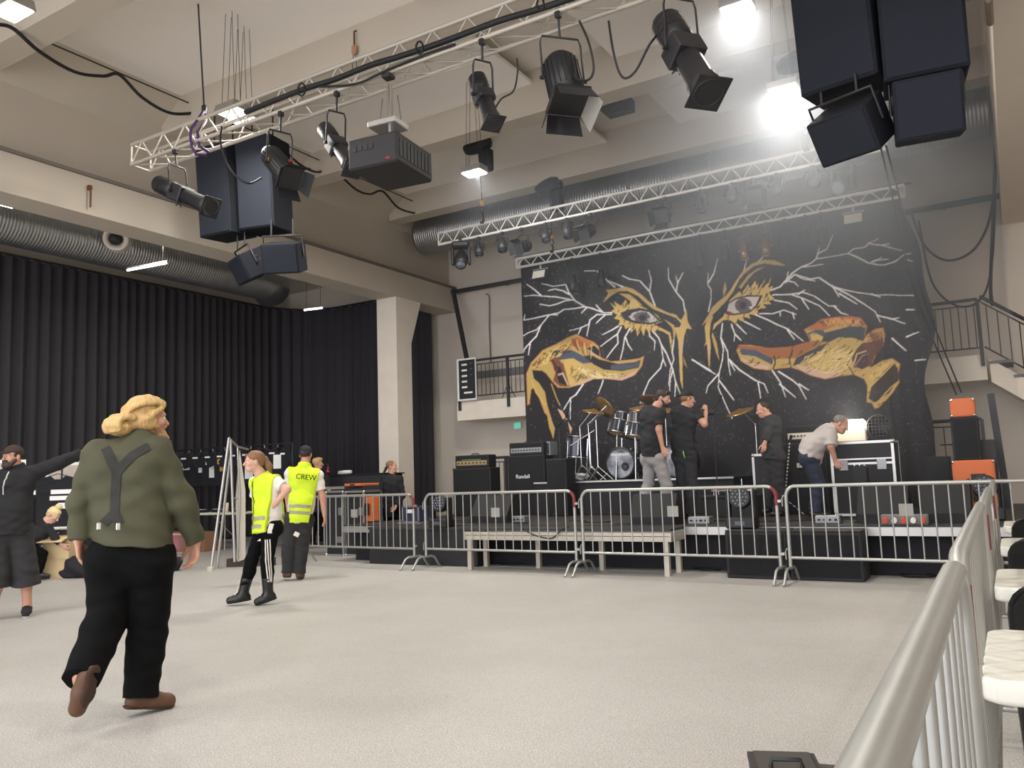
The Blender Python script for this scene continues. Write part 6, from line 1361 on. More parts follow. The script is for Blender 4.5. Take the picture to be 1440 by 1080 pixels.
# small road case, right amp, road case with flood
def road_case(x0, y0, x1, y1, Y, depth, label, zb=None, latches=2, double=False):
    cx, z0, w, h = fbox(x0, y0, x1, y1, Y, zb); t = thing('flight_case', (cx, Y + depth / 2, z0), label, 'case'); e = .035
    MB().box((0, 0, h / 2), (w - .01, depth - .01, h - .01)).build('panels', BLACK2, t); mb = MB()
    for sy in (-1, 1):
        for z in (e / 2, h - e / 2): mb.box((0, sy * (depth / 2 - e / 2 + .003), z), (w, e, e))
        for sx in (-1, 1): mb.box((sx * (w / 2 - e / 2 + .003), sy * (depth / 2 - e / 2 + .003), h / 2), (e, e, h))
    for sx in (-1, 1):
        for z in (e / 2, h - e / 2): mb.box((sx * (w / 2 - e / 2 + .003), 0, z), (e, depth, e))
    if double: mb.box((0, -depth / 2 - .002, h * .70), (w, .012, .03)).box((0, -depth / 2 - .002, h * .76), (w, .012, .02))
    mb.build('edge_rails', ALU, t)
    for sx in (-1, 1):
        for z in (.02, h - .02): MB().ball((sx * (w / 2 - .01), -depth / 2 + .01, z), .034, 8).build('ball_corner', CHROME, t)
    for k in range(latches):
        x = (w * .36 if latches == 1 else -w * .3 + w * .6 * k / max(1, latches - 1)); MB().box((x, -depth / 2 - .006, h * .68), (.12, .015, .14), bev=.005).build('latch', SILV, t)
    MB().box((w * .34, -depth / 2 - .006, h * .25), (.17, .015, .11), bev=.005).build('recessed_handle', SILV, t)
    return t, (cx, z0 + h)
road_case(1058, 638, 1084, 668, 12.95, .4, 'small flight case behind the man in dark clothes', zb=ZT + .0, latches=1)
t, (cx, zt, w, h) = amp_cab(1098, 622, 1164, 700, 13.1, 'black guitar cabinet with a small plate behind the bending man', zb=ZT)
MB().box((.05 * w, -.2, h * .68), (.26, .012, .07), bev=.004).build('logo_plate', CREAMP, t); lettering('MESA', .06, BLACK, t, (.05 * w, -.208, h * .68), (PI / 2, 0, 0), sx=1.3)
amp_head(1104, 598, 1156, 622, 13.12, 'amplifier head with a pale control grille behind the bending man', zb=zt + .002, panel=CREAMP)
t, (cx, zt) = road_case(1168, 620, 1258, 672, 12.2, .6, 'large black flight case with bright metal edges on stage, a lit lamp on top', zb=ZT + .02, double=True, latches=2)
t = thing('stage_flood_lamp', (P(1197, 610, Y=12.4).x, 12.5, zt + .004), 'bright lit white flood lamp standing on the large flight case', 'lamp'); WBOX = mat('lamp_white', S(220, 212, 196), .5)
MB().box((0, 0, .08), (.38, .22, .16), bev=.01).build('housing', WBOX, t); MB().box((0, -.01, .235), (.36, .16, .14), (.15, 0, 0), bev=.03).build('glowing_front', mat('flood_glow', (1, .92, .8), .4, emit=((1, .9, .76), 22)), t)
L = bpy.data.lights.new('lamp_light', 'POINT'); L.energy = 14; L.color = (1, .88, .72); L.shadow_soft_size = .08; o = bpy.data.objects.new('lamp_light', L); COL.objects.link(o); o.parent = t; o.location = (0, -.16, .36)
t = thing('lattice_lamp', (P(1236, 600, Y=12.5).x, 12.55, zt + .004), 'dark round lamp with a lattice front on the large flight case', 'lamp'); MB().lathe([(0, .12), (.15, .1), (.17, -.04), (.16, -.05), (.15, -.04)], (0, 0, .2), (0, 1, .1), 20).build('housing', LANT, t)
mb = MB()
for k in range(-3, 4):
    l = 2 * math.sqrt(max(0, .15 ** 2 - (.045 * k) ** 2)); mb.box((.045 * k, -.045, .2), (.006, .01, l)); mb.box((0, -.045, .2 + .045 * k), (l, .01, .006))
mb.build('lattice', DARKSTEEL, t); MB().tube([(-.17, 0, .2), (-.17, 0, .02), (.17, 0, .02), (.17, 0, .2)], .012, 6).build('stand_bracket', LANT, t)
cx, z0, w, h = fbox(1199, 656, 1219, 682, 11.4, ZT); t = thing('small_amplifier', (cx, 11.5, ZT), 'narrow black box with shiny knobs in front of the large flight case', 'amplifier'); MB().box((0, 0, h / 2), (w, .2, h), bev=.008).build('cabinet', AMPB, t)
for k in range(3): MB().ball((-w * .35 + w * .35 * k, -.05, h + .012), .016, 8).build('knob', CHROME, t)
# orange stack
def ocab(x0, y0, x1, y1, Y, label, zb, m, inset=False):
    t, r = amp_cab(x0, y0, x1, y1, Y, label, zb=zb, m=m)
    g = [c for c in bpy.data.objects if c.parent == t and c.name.startswith('grille')][0]
    if m is ORANGE: g.data.materials.clear(); g.data.materials.append(ORANGE)
    if inset: MB().box((.1 * r[2], -.2, r[3] * .5), (.34 * r[2], .02, r[3] * .5)).build('inset_panel', BLACK, t)
    return r
r = ocab(1340, 647, 1400, 690, 12.6, 'orange speaker cabinet with a black inset, lowest of the orange and black stack', ZT, ORANGE, True)
r = ocab(1338, 586, 1378, 646, 12.62, 'tall black speaker cabinet between two orange boxes at the right of the stage', r[1] + .002, AMPB)
r = ocab(1336, 560, 1371, 585, 12.62, 'small orange amplifier box on top of the orange and black stack', r[1] + .002, ORANGE)
cx, z0, w, h = fbox(1378, 618, 1401, 648, 12.75, None); t = thing('equipment_box', (cx, 12.95, ZT), 'grey black box behind the orange cabinet at the right of the stage', 'box'); MB().box((0, 0, (z0 + h - ZT) / 2), (w, .3, z0 + h - ZT), bev=.01).build('body', mat('dusty_black', S(62, 60, 58), .8), t)
cx, z0, w, h = fbox(1300, 642, 1336, 672, 13.4, ZT); t = thing('equipment_box', (cx, 13.6, ZT), 'black box left of the orange and black stack', 'box'); MB().box((0, 0, h / 2), (w, .4, h), bev=.01).build('body', BLACK2, t)
stand(1346, 625, 13.0, ZT, 'small dark stand left of the orange and black stack', boom=(-.2, .0), mic=False)
t = thing('speaker_pole', (P(1404, 640, Y=13.4).x, 13.4, ZT), 'thick dark pole leaning by the right wall', 'pole'); MB().box((0.02, 0, .85), (.09, .09, 1.6), (0, -.05, 0)).build('post', DARKSTEEL, t)
# stage monitors
MON = mat('monitor_grille', S(96, 88, 82), .7, bump=.3, bscale=400)
def wedge(x0, y0, x1, y1, Y, label, d=.5):
    cx, z0, w, h = fbox(x0, y0, x1, y1, Y, ZT); t = thing('stage_monitor', (cx, Y + d / 2, ZT), label, 'loudspeaker', 'wedge monitors along the stage front')
    pr = [(-d / 2, 0), (d / 2, 0), (d / 2, h * .3), (-d / 2 + .12, h), (-d / 2, h * .92)]; pr = [(-y, z) for y, z in pr]
    MB().prism([(-d / 2, .0), (d / 2, 0), (d / 2, h * .35), (d / 2 - .15, h), (d / 2 - .26, h), (-d / 2, h * .25)], -w / 2, w / 2, lambda u, v, s: (s, u, v)).build('cabinet', AMPB, t)
    MB().box((0, -d * .08, h * .64), (w * .92, .012, h * .86), (-.62, 0, 0)).build('grille', MON, t)
    MB().tube([(-w / 2 - .005, -.02, h * .3), (-w / 2 - .03, 0, h * .35), (-w / 2 - .005, .04, h * .4)], .012, 6).build('handle', BLACK, t); MB().cyl((w / 2 - .01, .06, h * .3), (w / 2 + .006, .06, h * .3), .05, n=14).build('socket_cup', BLACK, t)
wedge(660, 697, 712, 735, 11.05, 'wedge monitor at the left end of the low riser'); wedge(886, 695, 948, 738, 10.68, 'wedge monitor below the man in grey jeans', d=.4); wedge(1204, 684, 1276, 735, 10.95, 'wedge monitor in front of the large flight case'); wedge(1292, 680, 1364, 725, 11.0, 'wedge monitor nearest the right wall, below the orange stack')
# floor moving heads and led lamps
def led_head(x, Y, zb, label, s=1.0, tilt=-.2):
    t = thing('led_moving_head', (x, Y, zb), label, 'spotlight', 'led moving heads on the stage floor'); MB().box((0, 0, .07 * s), (.36 * s, .26 * s, .14 * s), bev=.02).build('base', LANT, t)
    for sx in (-1, 1): MB().box((sx * .165 * s, 0, .3 * s), (.05 * s, .14 * s, .36 * s), bev=.02).build('arm', LANT, t)
    M = Matrix.Translation((0, 0, .37 * s)) @ Matrix.Rotation(tilt, 4, 'X'); h = MB().lathe([(0, -.1 * s), (.11 * s, -.09 * s), (.135 * s, 0), (.135 * s, .08 * s), (.12 * s, .085 * s), (0, .08 * s)], (0, 0, 0), (0, -1, 0), 22).xf(M).build('head', LANT, t)
    for r_, n in ((0, 1), (.045, 6), (.09, 12)):
        for k in range(n):
            w = 2 * PI * k / n; MB().lathe([(.017 * s, 0), (.012 * s, .012 * s), (0, .014 * s)], (r_ * s * math.cos(w), -.082 * s, r_ * s * math.sin(w)), (0, -1, 0), 8).xf(M).build('led_lens', LENS, h)
    MB().box((0, -.132 * s, .07 * s), (.12 * s, .006, .05 * s)).build('display', mat('grey_display', S(90, 95, 105), .4), t)
    return t
x = P(1036, 720, Y=10.2).x; led_head(x, 10.42, .575, 'led moving head on the black block right of the low riser', 1.0)
led_head(P(622, 720, Y=10.45).x, 10.42, .582, 'led moving head on the long black block at the left stage front', .95); led_head(P(1386, 690, Y=11.6).x, 11.6, ZT, 'round led moving head at the right end of the stage', 1.05); led_head(P(1318, 680, Y=12.0).x, 12.1, ZT, 'led moving head between the two right wedge monitors', .9, tilt=-.9)
for x0, x1, lb in ((1020, 1108, 'black subwoofer block at the stage front, left one'), (1109, 1214, 'black subwoofer block at the stage front, right one of two')):
    cx, z0, w, h = fbox(x0, 748, x1, 818, 10.1, 0); t = thing('subwoofer', (cx, 10.1 + .24, 0), lb, 'loudspeaker', 'subwoofers at the stage front'); MB().box((0, 0, .28), (w - .01, .46, .56), bev=.012).build('cabinet', BLACK2, t); MB().box((0, -.233, .28), (w - .08, .01, .48)).build('grille', AMPG, t); MB().box((0, 0, .567), (w - .02, .46, .012)).build('top_board', DECK, t)
t = thing('power_distributor', (P(1272, 727, Y=10.75).x, 10.75, ZT), 'small power distributor with red sockets on the stage edge', 'power box'); MB().box((0, 0, .06), (.5, .16, .12), bev=.01).build('box', GREY, t)
for k in range(5): MB().cyl((-.2 + .1 * k, -.08, .06), (-.2 + .1 * k, -.13, .05), .03, n=10).build('socket', mat('socket_red', S(220, 80, 60), .5) if k % 2 == 0 else WHITE, t)
# blue crate, cases and desk left
t = thing('tape_crate', (P(585, 708, Y=11.2).x, 11.2, .62), 'small blue crate with a grey frame at the left stage end', 'crate'); MB().box((0, 0, .13), (.34, .3, .26), bev=.02).build('box', mat('navy_panel', S(46, 48, 78), .6), t)
mb = MB(); 
for sx in (-1, 1): mb.box((sx * .165, -.152, .13), (.03, .02, .28))
for z in (.0, .26): mb.box((0, -.152, z), (.36, .02, .03))
mb.build('front_frame', SILV, t); MB().box((-.02, -.155, .18), (.14, .01, .06)).build('label_plate', WHITE, t)
MB().box((0, 0, -.01), (.5, .4, .02)).build('base_board', SILV, t)
t = thing('black_counter', (P(494, 700, Y=13.2).x, 13.55, 0), 'high black counter behind the crew man, a red bottle on top', 'counter'); ct = P(500, 668, Y=13.25).z
MB().box((0, 0, ct / 2), (1.72, .6, ct), bev=.01).build('body', mat('counter_black', S(42, 42, 45), .7), t); MB().box((0, 0, ct + .012), (1.8, .64, .024)).build('top_board', BLACK, t); CT = ct + .025
t = thing('bottle', (P(461, 660, Y=13.4).x, 13.4, CT), 'red cola bottle standing on the black counter', 'bottle'); MB().lathe([(0, 0), (.034, .0), (.034, .12), (.03, .15), (.013, .2), (.013, .225), (0, .225)], n=14).build('glass', mat('cola_glass', S(96, 38, 34), .15), t); MB().lathe([(.035, .06), (.035, .11)], n=14).build('bottle_label', mat('label_red', S(190, 60, 56), .5), t); MB().cyl((0, 0, .222), (0, 0, .24), .015, n=10).build('cap', RED, t)
t = thing('cloth_roll', (P(485, 664, Y=13.4).x, 13.4, CT), 'pale rolled paper lying on the black counter', 'roll'); MB().lathe([(0, -.17), (.04, -.17), (.045, 0), (.035, .18), (0, .18)], (0, 0, .045), (1, 0, .03), 14).build('paper', WHITE, t)
for k, (x0, y0, x1, y1, Y, lb) in enumerate(((458, 690, 483, 760, 11.3, 'dark rack case with pale edges under the grey board, left one'), (485, 690, 512, 760, 11.35, 'dark rack case beside the orange case, under the orange tray'))):
    road_case(x0, y0, x1, y1, Y, .5, lb, zb=.0, latches=1)
t = thing('grey_board', (P(470, 690, Y=11.4).x, 11.55, P(470, 690, Y=11.3).z + .03), 'flat grey board lying on the rack cases', 'board'); MB().box((0, 0, .02), (.72, .55, .04), bev=.01).build('panel', SILV, t); MB().box((0, -.28, .02), (.74, .02, .05)).build('edge_rail', ALU, t)
t = thing('orange_tray', (P(501, 687, Y=11.4).x, 11.55, P(470, 690, Y=11.3).z + .075), 'orange tray lying on the grey board beside the counter', 'tray'); MB().box((0, 0, .02), (.40, .5, .045), bev=.01).build('panel', ORANGE, t); MB().box((0, -.255, .02), (.1, .012, .03)).build('latch', BLACK, t)
cx, z0, w, h = fbox(514, 699, 523, 728, 11.4, .61); t = thing('orange_case', (cx, 11.5, .61), 'narrow upright orange case at the end of the rack cases', 'case'); MB().box((0, 0, h / 2), (w, .2, h), bev=.01).build('body', ORANGE, t); MB().box((0, -.153, h * .5), (w * .6, .012, h * .5)).build('inset', BLACK, t)
# cables on stage and floor
rr = random.Random(11)
def coil(c, r, n, label, m=CABLE, rad=.011):
    pts = []
    for k in range(n * 14):
        a = 2 * PI * k / 14; q = r * (1 + .18 * math.sin(k * .7) + .1 * rr.uniform(-1, 1)); pts.append((c[0] + q * math.cos(a), c[1] + q * .7 * math.sin(a), c[2] + rad + .004 * (k // 14) + .003))
    return tag(MB().tube(pts, rad, 6).build('cable_coil', m), label, 'cable')
coil(P(1290, 811, Z=0), .16, 4, 'coil of black cable on the floor right of the subwoofers'); coil(P(998, 801, Z=0), .2, 4, 'coil of black cable on the floor left of the subwoofers'); coil(P(690, 796, Z=0) + Vector((.2, .35, 0)), .25, 3, 'loose black cable on the floor under the low riser')
wire('floor_cable', [P(1215, 790, Z=.012), P(1240, 800, Z=.012), P(1270, 806, Z=.012), P(1300, 801, Z=.012), P(1330, 803, Z=.012)], .011, CABLE, 'black cable running along the floor by the right barrier')
for k in range(14):
    x, y = rr.uniform(-8.4, -.6), rr.uniform(10.75, 11.6); pts = []
    for i in range(6): pts.append((x, y, ZT + .009)); x += rr.uniform(-.05, .3); y += rr.uniform(-.15, .15); y = min(max(y, 10.72), 12.0)
    o = wire('stage_cable', pts, .008, CABLE, 'black cable lying loose on the front of the stage', 'cable'); o['group'] = 'loose cables on the stage front'
for k, (px, Y) in enumerate(((730, 11.3), (985, 10.9), (1165, 11.0))):
    c = P(px, 725, Y=Y); t = thing('stage_box', (c.x, Y, ZT), ('small grey cable box right of the left wedge monitor', 'small grey cable box beside the wedge monitor below the grey jeans', 'small grey cable box left of the wedge before the flight case')[k], 'box'); MB().box((0, 0, .05), (.3, .18, .1), bev=.01).build('box', SILV, t)
    for q in range(4): MB().cyl((-.1 + .066 * q, -.09, .05), (-.1 + .066 * q, -.12, .05), .014, n=8).build('plug', BLACK, t)
wire('riser_cable', [P(735, 742, Y=10.02), P(750, 752, Y=9.99), P(775, 757, Y=9.99), P(790, 745, Y=10.0), P(800, 741, Y=10.02)], .01, CABLE, 'black cable drooping over the edge of the low riser')
# rumpled pale cloth on the riser
blob('rumpled_cloth', [ellip(V(0, 0, .05), V(.26, .14, .05), None, .05), ellip(V(.2, .02, .07), V(.13, .1, .06), None, .05), ellip(V(-.22, 0, .03), V(.16, .1, .03), None, .05)], mat('pale_grey_cloth', S(176, 176, 180), .8), None, .012, fold=.02, ff=(26., 40., 30.), cuts=[(V(0, 0, 0), V(0, 0, -1))]).location = (P(800, 664, Y=13.45).x, 13.55, RISZ + .012)
tag(bpy.data.objects['rumpled_cloth'], 'rumpled pale grey cloth lying on the left edge of the drum riser', 'cloth')
# balcony rails and what hangs there
def railing(name, a, b, h, label, n, mid_posts=(0, 1), low=.12, m=DARKSTEEL):
    a = Vector(a); b = Vector(b); t = thing(name, a, label, 'railing'); d = b - a
    MB().cyl((0, 0, h), d + Vector((0, 0, h)), .03, n=10).build('handrail', m, t); MB().cyl((0, 0, low), d + Vector((0, 0, low)), .014, n=6).build('lower_rail', m, t); MB().cyl((0, 0, h - .1), d + Vector((0, 0, h - .1)), .012, n=6).build('upper_rail', m, t)
    for k in range(n): q = d * ((k + .5) / n); MB().cyl(q + Vector((0, 0, low)), q + Vector((0, 0, h - .1)), .009, n=6, caps=False).build('baluster', m, t)
    for u in mid_posts: q = d * u; MB().box(q + Vector((0, 0, h / 2 - .1)), (.06, .05, h + .2)).build('post', m, t)
    return t
railing('balcony_railing', (-11.25, 16.27, 3.14), (-8.2, 16.27, 3.14), .97, 'dark railing of the left balcony', 26, (0, .45, 1)); railing('balcony_railing', (-2.1, 16.27, 3.14), (-.3, 16.27, 3.14), .97, 'dark railing of the right balcony', 15, (0, 1))
railing('stair_railing', (-.25, 16.2, 3.14), (1.6, 16.2, 1.7), 1.0, 'dark sloping stair railing right of the right balcony', 12, (1,))
t = thing('stair_flight', (-.2, 16.7, 3.1), 'stair flight sloping down from the right balcony', 'stairs'); MB().prism([(0, -.45), (0, -.05), (3.4, -2.7), (3.4, -3.1)], -.5, .4, lambda u, v, w: (u, w, v)).build('stringer', PLASTER, t)
for k in range(10): MB().box((.17 + .34 * k, -.05, -.12 - .265 * k), (.36, .95, .05)).build('tread', GREY, t)
railing('floor_railing', (-11.2, 16.1, .02), (-8.6, 16.1, .02), 1.75, 'tall dark railing under the left balcony', 22, (0, .5, 1)); railing('floor_railing', (-1.9, 16.1, .02), (-.4, 16.1, .02), 2.0, 'tall dark railing under the right balcony', 9, (0, 1))
t = thing('list_board', (P(657, 542, Y=16.2).x, 16.19, 3.2), 'black board with white lines of print in a pale frame on the left balcony rail', 'sign'); bw, bh = .46, .93
MB().box((0, 0, bh / 2), (bw + .08, .03, bh + .08)).build('frame', WHITE, t); MB().box((.02, -.018, bh / 2), (bw, .012, bh)).build('board', BLACK, t)
for k in range(6):
    z = bh * (.88 - .145 * k)
    MB().box((-.05 if k < 5 else .05, -.026, z), (.15 if k < 5 else .24, .004, .045)).build('printed_line', WHITE, t)
    if k < 3: MB().box((.15, -.026, z + .02), (.05, .004, .015)).build('printed_line', GREY, t)
t = thing('microphone_stand', (P(712, 560, Y=16.6).x, 16.7, 3.14), 'folded stand with a red handle on the left balcony', 'stand'); MB().cyl((0, 0, .3), (.0, 0, .9), .012, n=6).build('pole', DARKSTEEL, t)
for w in (0, 2.1, 4.2): MB().cyl((0, 0, .4), (.22 * math.cos(w), .15 * math.sin(w), .01), .01, n=6).build('leg', RED if w == 2.1 else DARKSTEEL, t)
t = thing('exit_sign', (P(728, 600, Y=17.25).x, 17.26, P(728, 603, Y=17.25).z), 'small green exit sign beside the left edge of the backdrop', 'sign'); MB().box((0, 0, .08), (.2, .04, .16)).build('case', WHITE, t); MB().box((0, -.022, .08), (.18, .006, .14)).build('face', mat('exit_green', S(70, 170, 140), .4, emit=((.2, .75, .55), .5)), t)
t = thing('wall_panel', (P(720, 560, Y=17.2).x - .3, 17.27, 3.9), 'grey cable tray on the wall behind the left balcony', 'cable tray'); MB().box((0, 0, 0), (2.2, .05, .18)).build('tray', GREY, t)
tag(MB().box((XR - .03, 8.3, 5.6), (.06, .5, .6), bev=.02).build('wall_box', mat('wall_box_brown', S(120, 104, 90), .6)), 'brown box fixed to the right upper wall', 'box')
# ================================================================== merchandise corner and display stand on the left, tables on the right
BROWN = mat('brown_cardboard', S(140, 104, 80), .85); CARD = mat('pale_cardboard', S(206, 182, 140), .85); TABLEW = mat('table_white', S(222, 219, 208), .55)
def fold_table(c, L, W, h, label, rz=0.0, group=None, quilt=False):
    t = thing('folding_table', c, label, 'table', group, rz=rz)
    MB().box((0, 0, h - .022), (L, W, .044), bev=.018).build('tabletop', TABLEW, t)
    for s in (-1, 1):
        MB().tube([(s * L * .34, -W * .4, .012), (s * L * .34, -W * .38, h - .05), (s * L * .34, W * .38, h - .05), (s * L * .34, W * .4, .012)], .013, 8).build('leg', STEEL, t)
        MB().cyl((s * L * .34, -W * .39, .2), (s * L * .34, W * .39, .2), .009, n=6).build('cross_bar', STEEL, t)
        MB().cyl((s * L * .34, 0, .25), (s * L * .1, 0, h - .05), .009, n=6).build('strut', STEEL, t)
    return t
# quilted tables along the side row
def quilt_table(y, label):
    t = thing('folding_table', (.795, y, 0), label, 'table', 'white tables behind the side barriers'); L, W, h, x0 = 1.84, .76, .74, -.92
    m = bpy.data.materials.get('quilted_table_plastic')
    if not m:
        m = bpy.data.materials.new('quilted_table_plastic'); m.use_nodes = True; nt = m.node_tree; b = nt.nodes['Principled BSDF']; b.inputs['Base Color'].default_value = (*S(226, 224, 214), 1); b.inputs['Roughness'].default_value = .45
        tc = nt.nodes.new('ShaderNodeTexCoord'); mp = nt.nodes.new('ShaderNodeMapping'); mp.inputs['Rotation'].default_value = (0, 0, PI / 4); ws = []
        nt.links.new(tc.outputs['Object'], mp.inputs['Vector'])
        for d in 'XY':
            w = nt.nodes.new('ShaderNodeTexWave'); w.bands_direction = d; w.inputs['Scale'].default_value = 2.6; w.wave_profile = 'SIN'; nt.links.new(mp.outputs[0], w.inputs['Vector']); p = nt.nodes.new('ShaderNodeMath'); p.operation = 'POWER'; p.inputs[1].default_value = .25; nt.links.new(w.outputs['Fac'], p.inputs[0]); ws.append(p)
        mu = nt.nodes.new('ShaderNodeMath'); mu.operation = 'MULTIPLY'; nt.links.new(ws[0].outputs[0], mu.inputs[0]); nt.links.new(ws[1].outputs[0], mu.inputs[1]); bp = nt.nodes.new('ShaderNodeBump'); bp.inputs['Strength'].default_value = .25; bp.inputs['Distance'].default_value = .01; nt.links.new(mu.outputs[0], bp.inputs['Height']); nt.links.new(bp.outputs['Normal'], b.inputs['Normal'])
    r = .06; out = []
    for cx_, cy_, a0 in ((L / 2 - r, W / 2 - r, 0), (-L / 2 + r, W / 2 - r, 1), (-L / 2 + r, -W / 2 + r, 2), (L / 2 - r, -W / 2 + r, 3)):
        out += [(cx_ + r * math.cos(a0 * PI / 2 + k * PI / 10), cy_ + r * math.sin(a0 * PI / 2 + k * PI / 10)) for k in range(6)]
    n = len(out); lay = [(.96, h - .066), (.995, h - .06), (1, h - .05), (1, h - .012), (.992, h - .003), (.975, h)]
    def sc(p, s): return (p[0] - (1 - s) * L * .5 * (1 if p[0] > 0 else -1) * .35, p[1] - (1 - s) * W * .5 * (1 if p[1] > 0 else -1) * .85)
    vs = [(*sc(p, s), z) for s, z in lay for p in out]; mbt = MB().add(vs, [(k * n + i, k * n + (i + 1) % n, (k + 1) * n + (i + 1) % n, (k + 1) * n + i) for k in range(len(lay) - 1) for i in range(n)], 0, True)
    mbt.add(vs, [tuple(range((len(lay) - 1) * n, len(lay) * n)), tuple(range(n))[::-1]]); mbt.build('tabletop', m, t)
    for s in (-1, 1):
        for sy in (-1, 1): MB().cyl((s * .8, sy * W * .36, .0), (s * .78, sy * W * .36, h - .06), .013, n=8).build('leg', STEEL, t)
        MB().cyl((s * .79, -W * .36, .62), (s * .79, W * .36, .62), .011, n=6).build('cross_bar', STEEL, t)
    return t
quilt_table(2.90, 'nearest white quilted table behind the side barriers'); quilt_table(4.72, 'second nearest white quilted table behind the side barriers'); quilt_table(6.75, 'third white quilted table behind the side barriers'); quilt_table(8.75, 'farthest white quilted table behind the side barriers')
PLAS = mat('glossy_black_plastic', S(20, 20, 21), .22)
def fchair(x, y, label, rz=0.):
    t = thing('folding_chair', (x, y, 0), label, 'chair', 'black folding chairs behind the side barriers', rz=rz)
    # seat towards +y, back at -y
    mb = MB(); n = 10; vs = []; W, H0, H1, r = .42, .50, .86, .11
    out = [(-W / 2, H0), (W / 2, H0)] + [(W / 2 - r + r * math.cos(a), H1 - r + r * math.sin(a)) for a in np.linspace(0, PI / 2, 6)] + [(-W / 2 + r + r * math.cos(a), H1 - r + r * math.sin(a)) for a in np.linspace(PI / 2, PI, 6)]
    MB().prism(out, -.012, .012, lambda u, v, w: (u, -.2 + w + .05 * (u / .21) ** 2 - (v - .5) * .18, v)).build('backrest', PLAS, t)
    MB().tube([(u * 1.02, -.2 + .05 * (u / .21) ** 2 - (v - .5) * .18, v + .004) for u, v in out[1:] + [out[0]]], .012, 6).build('back_frame', PLAS, t)
    MB().box((0, .04, .44), (.42, .40, .03), bev=.012).build('seat', PLAS, t)
    for s in (-1, 1):
        MB().tube([(s * .215, -.2, .52), (s * .22, -.02, .36), (s * .22, .24, .012)], .011, 6).build('leg', DARKSTEEL, t); MB().tube([(s * .2, .14, .43), (s * .2, -.26, .012)], .011, 6).build('leg', DARKSTEEL, t)
    MB().cyl((-.2, -.23, .06), (.2, -.23, .06), .008, n=6).build('stretcher', DARKSTEEL, t)
    return t
for x, y, lb in ((.165, 3.72, 'black folding chair between the nearest and second white tables'), (.16, 5.68, 'black folding chair between the second and third white tables'), (.16, 7.7, 'black folding chair between the third and farthest white tables'), (.95, 3.8, 'black folding chair at the right edge beside another by the second table'), (.9, 5.75, 'black folding chair at the right edge beside another by the third table')): fchair(x, y, lb, random.uniform(-.08, .08))
# case at the bottom edge
cc = P(1100, 1062, Z=.32); t = thing('equipment_case', (cc.x, cc.y, 0), 'black case with latches at the bottom edge beside the nearest barrier', 'case', rz=.35)
MB().box((0, -.12, .16), (.22, .36, .32), bev=.018).build('body', mat('case_dark_brown', S(52, 46, 42), .5), t); MB().box((0, -.12, .30), (.226, .366, .02)).build('lid_rim', BLACK, t); MB().tube([(-.05, -.12, .32), (-.045, -.12, .345), (.045, -.12, .345), (.05, -.12, .32)], .008, 6).build('handle', BLACK, t)
for s in (-1, 1): MB().box((s * .085, .065, .26), (.03, .012, .05)).build('latch', SILV, t)
cc = P(1185, 1078, Z=.28); t = thing('equipment_case', (cc.x, cc.y, 0), 'second dark case, half cut off at the bottom edge', 'case', rz=.2); MB().box((0, -.12, .14), (.2, .3, .28), bev=.018).build('body', mat('case_dark_brown', S(52, 46, 42), .5), t); MB().tube([(-.04, -.12, .28), (-.035, -.12, .30), (.035, -.12, .30), (.04, -.12, .28)], .007, 6).build('handle', BLACK, t)
# ---- left merchandise
yaw = .95
fold_table((-13.45, 8.15, 0), 2.2, .7, .75, 'white folding table behind the crouching blond person', rz=.7); fold_table((-15.0, 11.9, 0), 2.6, .75, .78, 'white folding table stacked with folded clothes before the shirt rack', rz=.12)
t = thing('black_table_cloth', (-12.15, 7.95, 0), 'black cloth heaped on the floor before the left merchandise table', 'cloth'); blob('cloth_heap', [ellip(V(0, 0, .12), V(.75, .28, .3), None, .1), ellip(V(.4, .2, .1), V(.6, .25, .2), None, .1), ellip(V(.15, -.1, .35), V(.2, .18, .25), None, .1)], BLACKCLOTH, t, .02, fold=.03, ff=(9., 13., 8.), cuts=[(V(0, 0, .0), V(0, 0, -1))]); t.rotation_euler = (0, 0, .75)
for k, (dx, dy, s, m, lb) in enumerate(((-.35, -.35, (.4, .3, .3), CARD, 'open pale cardboard box by the crouching blond person'), (.5, -.1, (.36, .3, .26), BROWN, 'brown cardboard box under the left merchandise table'))):
    t = thing('cardboard_box', (-12.55 + dx * .6, 7.75 + dy + .1, .0), lb, 'box', rz=.5 + k); w, d, h = s; z = .3 if k == 0 else 0
    mb = MB().box((0, 0, z + .006), (w, d, .012)).box((0, -d / 2, z + h / 2), (w, .01, h)).box((0, d / 2, z + h / 2), (w, .01, h)).box((-w / 2, 0, z + h / 2), (.01, d, h)).box((w / 2, 0, z + h / 2), (.01, d, h))
    if k == 0: mb.box((0, 0, .15), (w * .9, d * .9, .3))
    mb.build('box_walls', m, t); MB().box((0, -d / 2 - .1, z + h), (w, .22, .008), (.35, 0, 0)).build('flap', m, t); MB().box((0, d / 2 + .1, z + h), (w, .22, .008), (-.35, 0, 0)).build('flap', m, t)
for k, (px, py, w, h, X, lb) in enumerate(((9, 668, .55, .5, -14.3, 'white framed board at the left edge behind the man in the cap'), (100, 672, .8, .55, -14.3, 'white framed print under the outstretched arm'), (128, 668, .4, .5, -14.2, 'white framed print beside the olive shirt'))):
    c = P(px, py, X=X); t = thing('framed_print', c, lb, 'print', rz=PI / 2 * .72); MB().box((0, 0, 0), (w, .03, h)).build('frame', WHITE, t); MB().box((0, -.018, 0), (w - .1, .01, h - .1)).build('picture', mat('pale_print', S(190, 180, 172), .6, var=.25, vscale=9), t); MB().cyl((0, .1, -c.z + .01), (0, .03, 0), .015, n=6).build('stand_leg', DARKSTEEL, t)
TEE = mat('black_tshirt', S(26, 27, 33), .9, bump=.15, bscale=120)
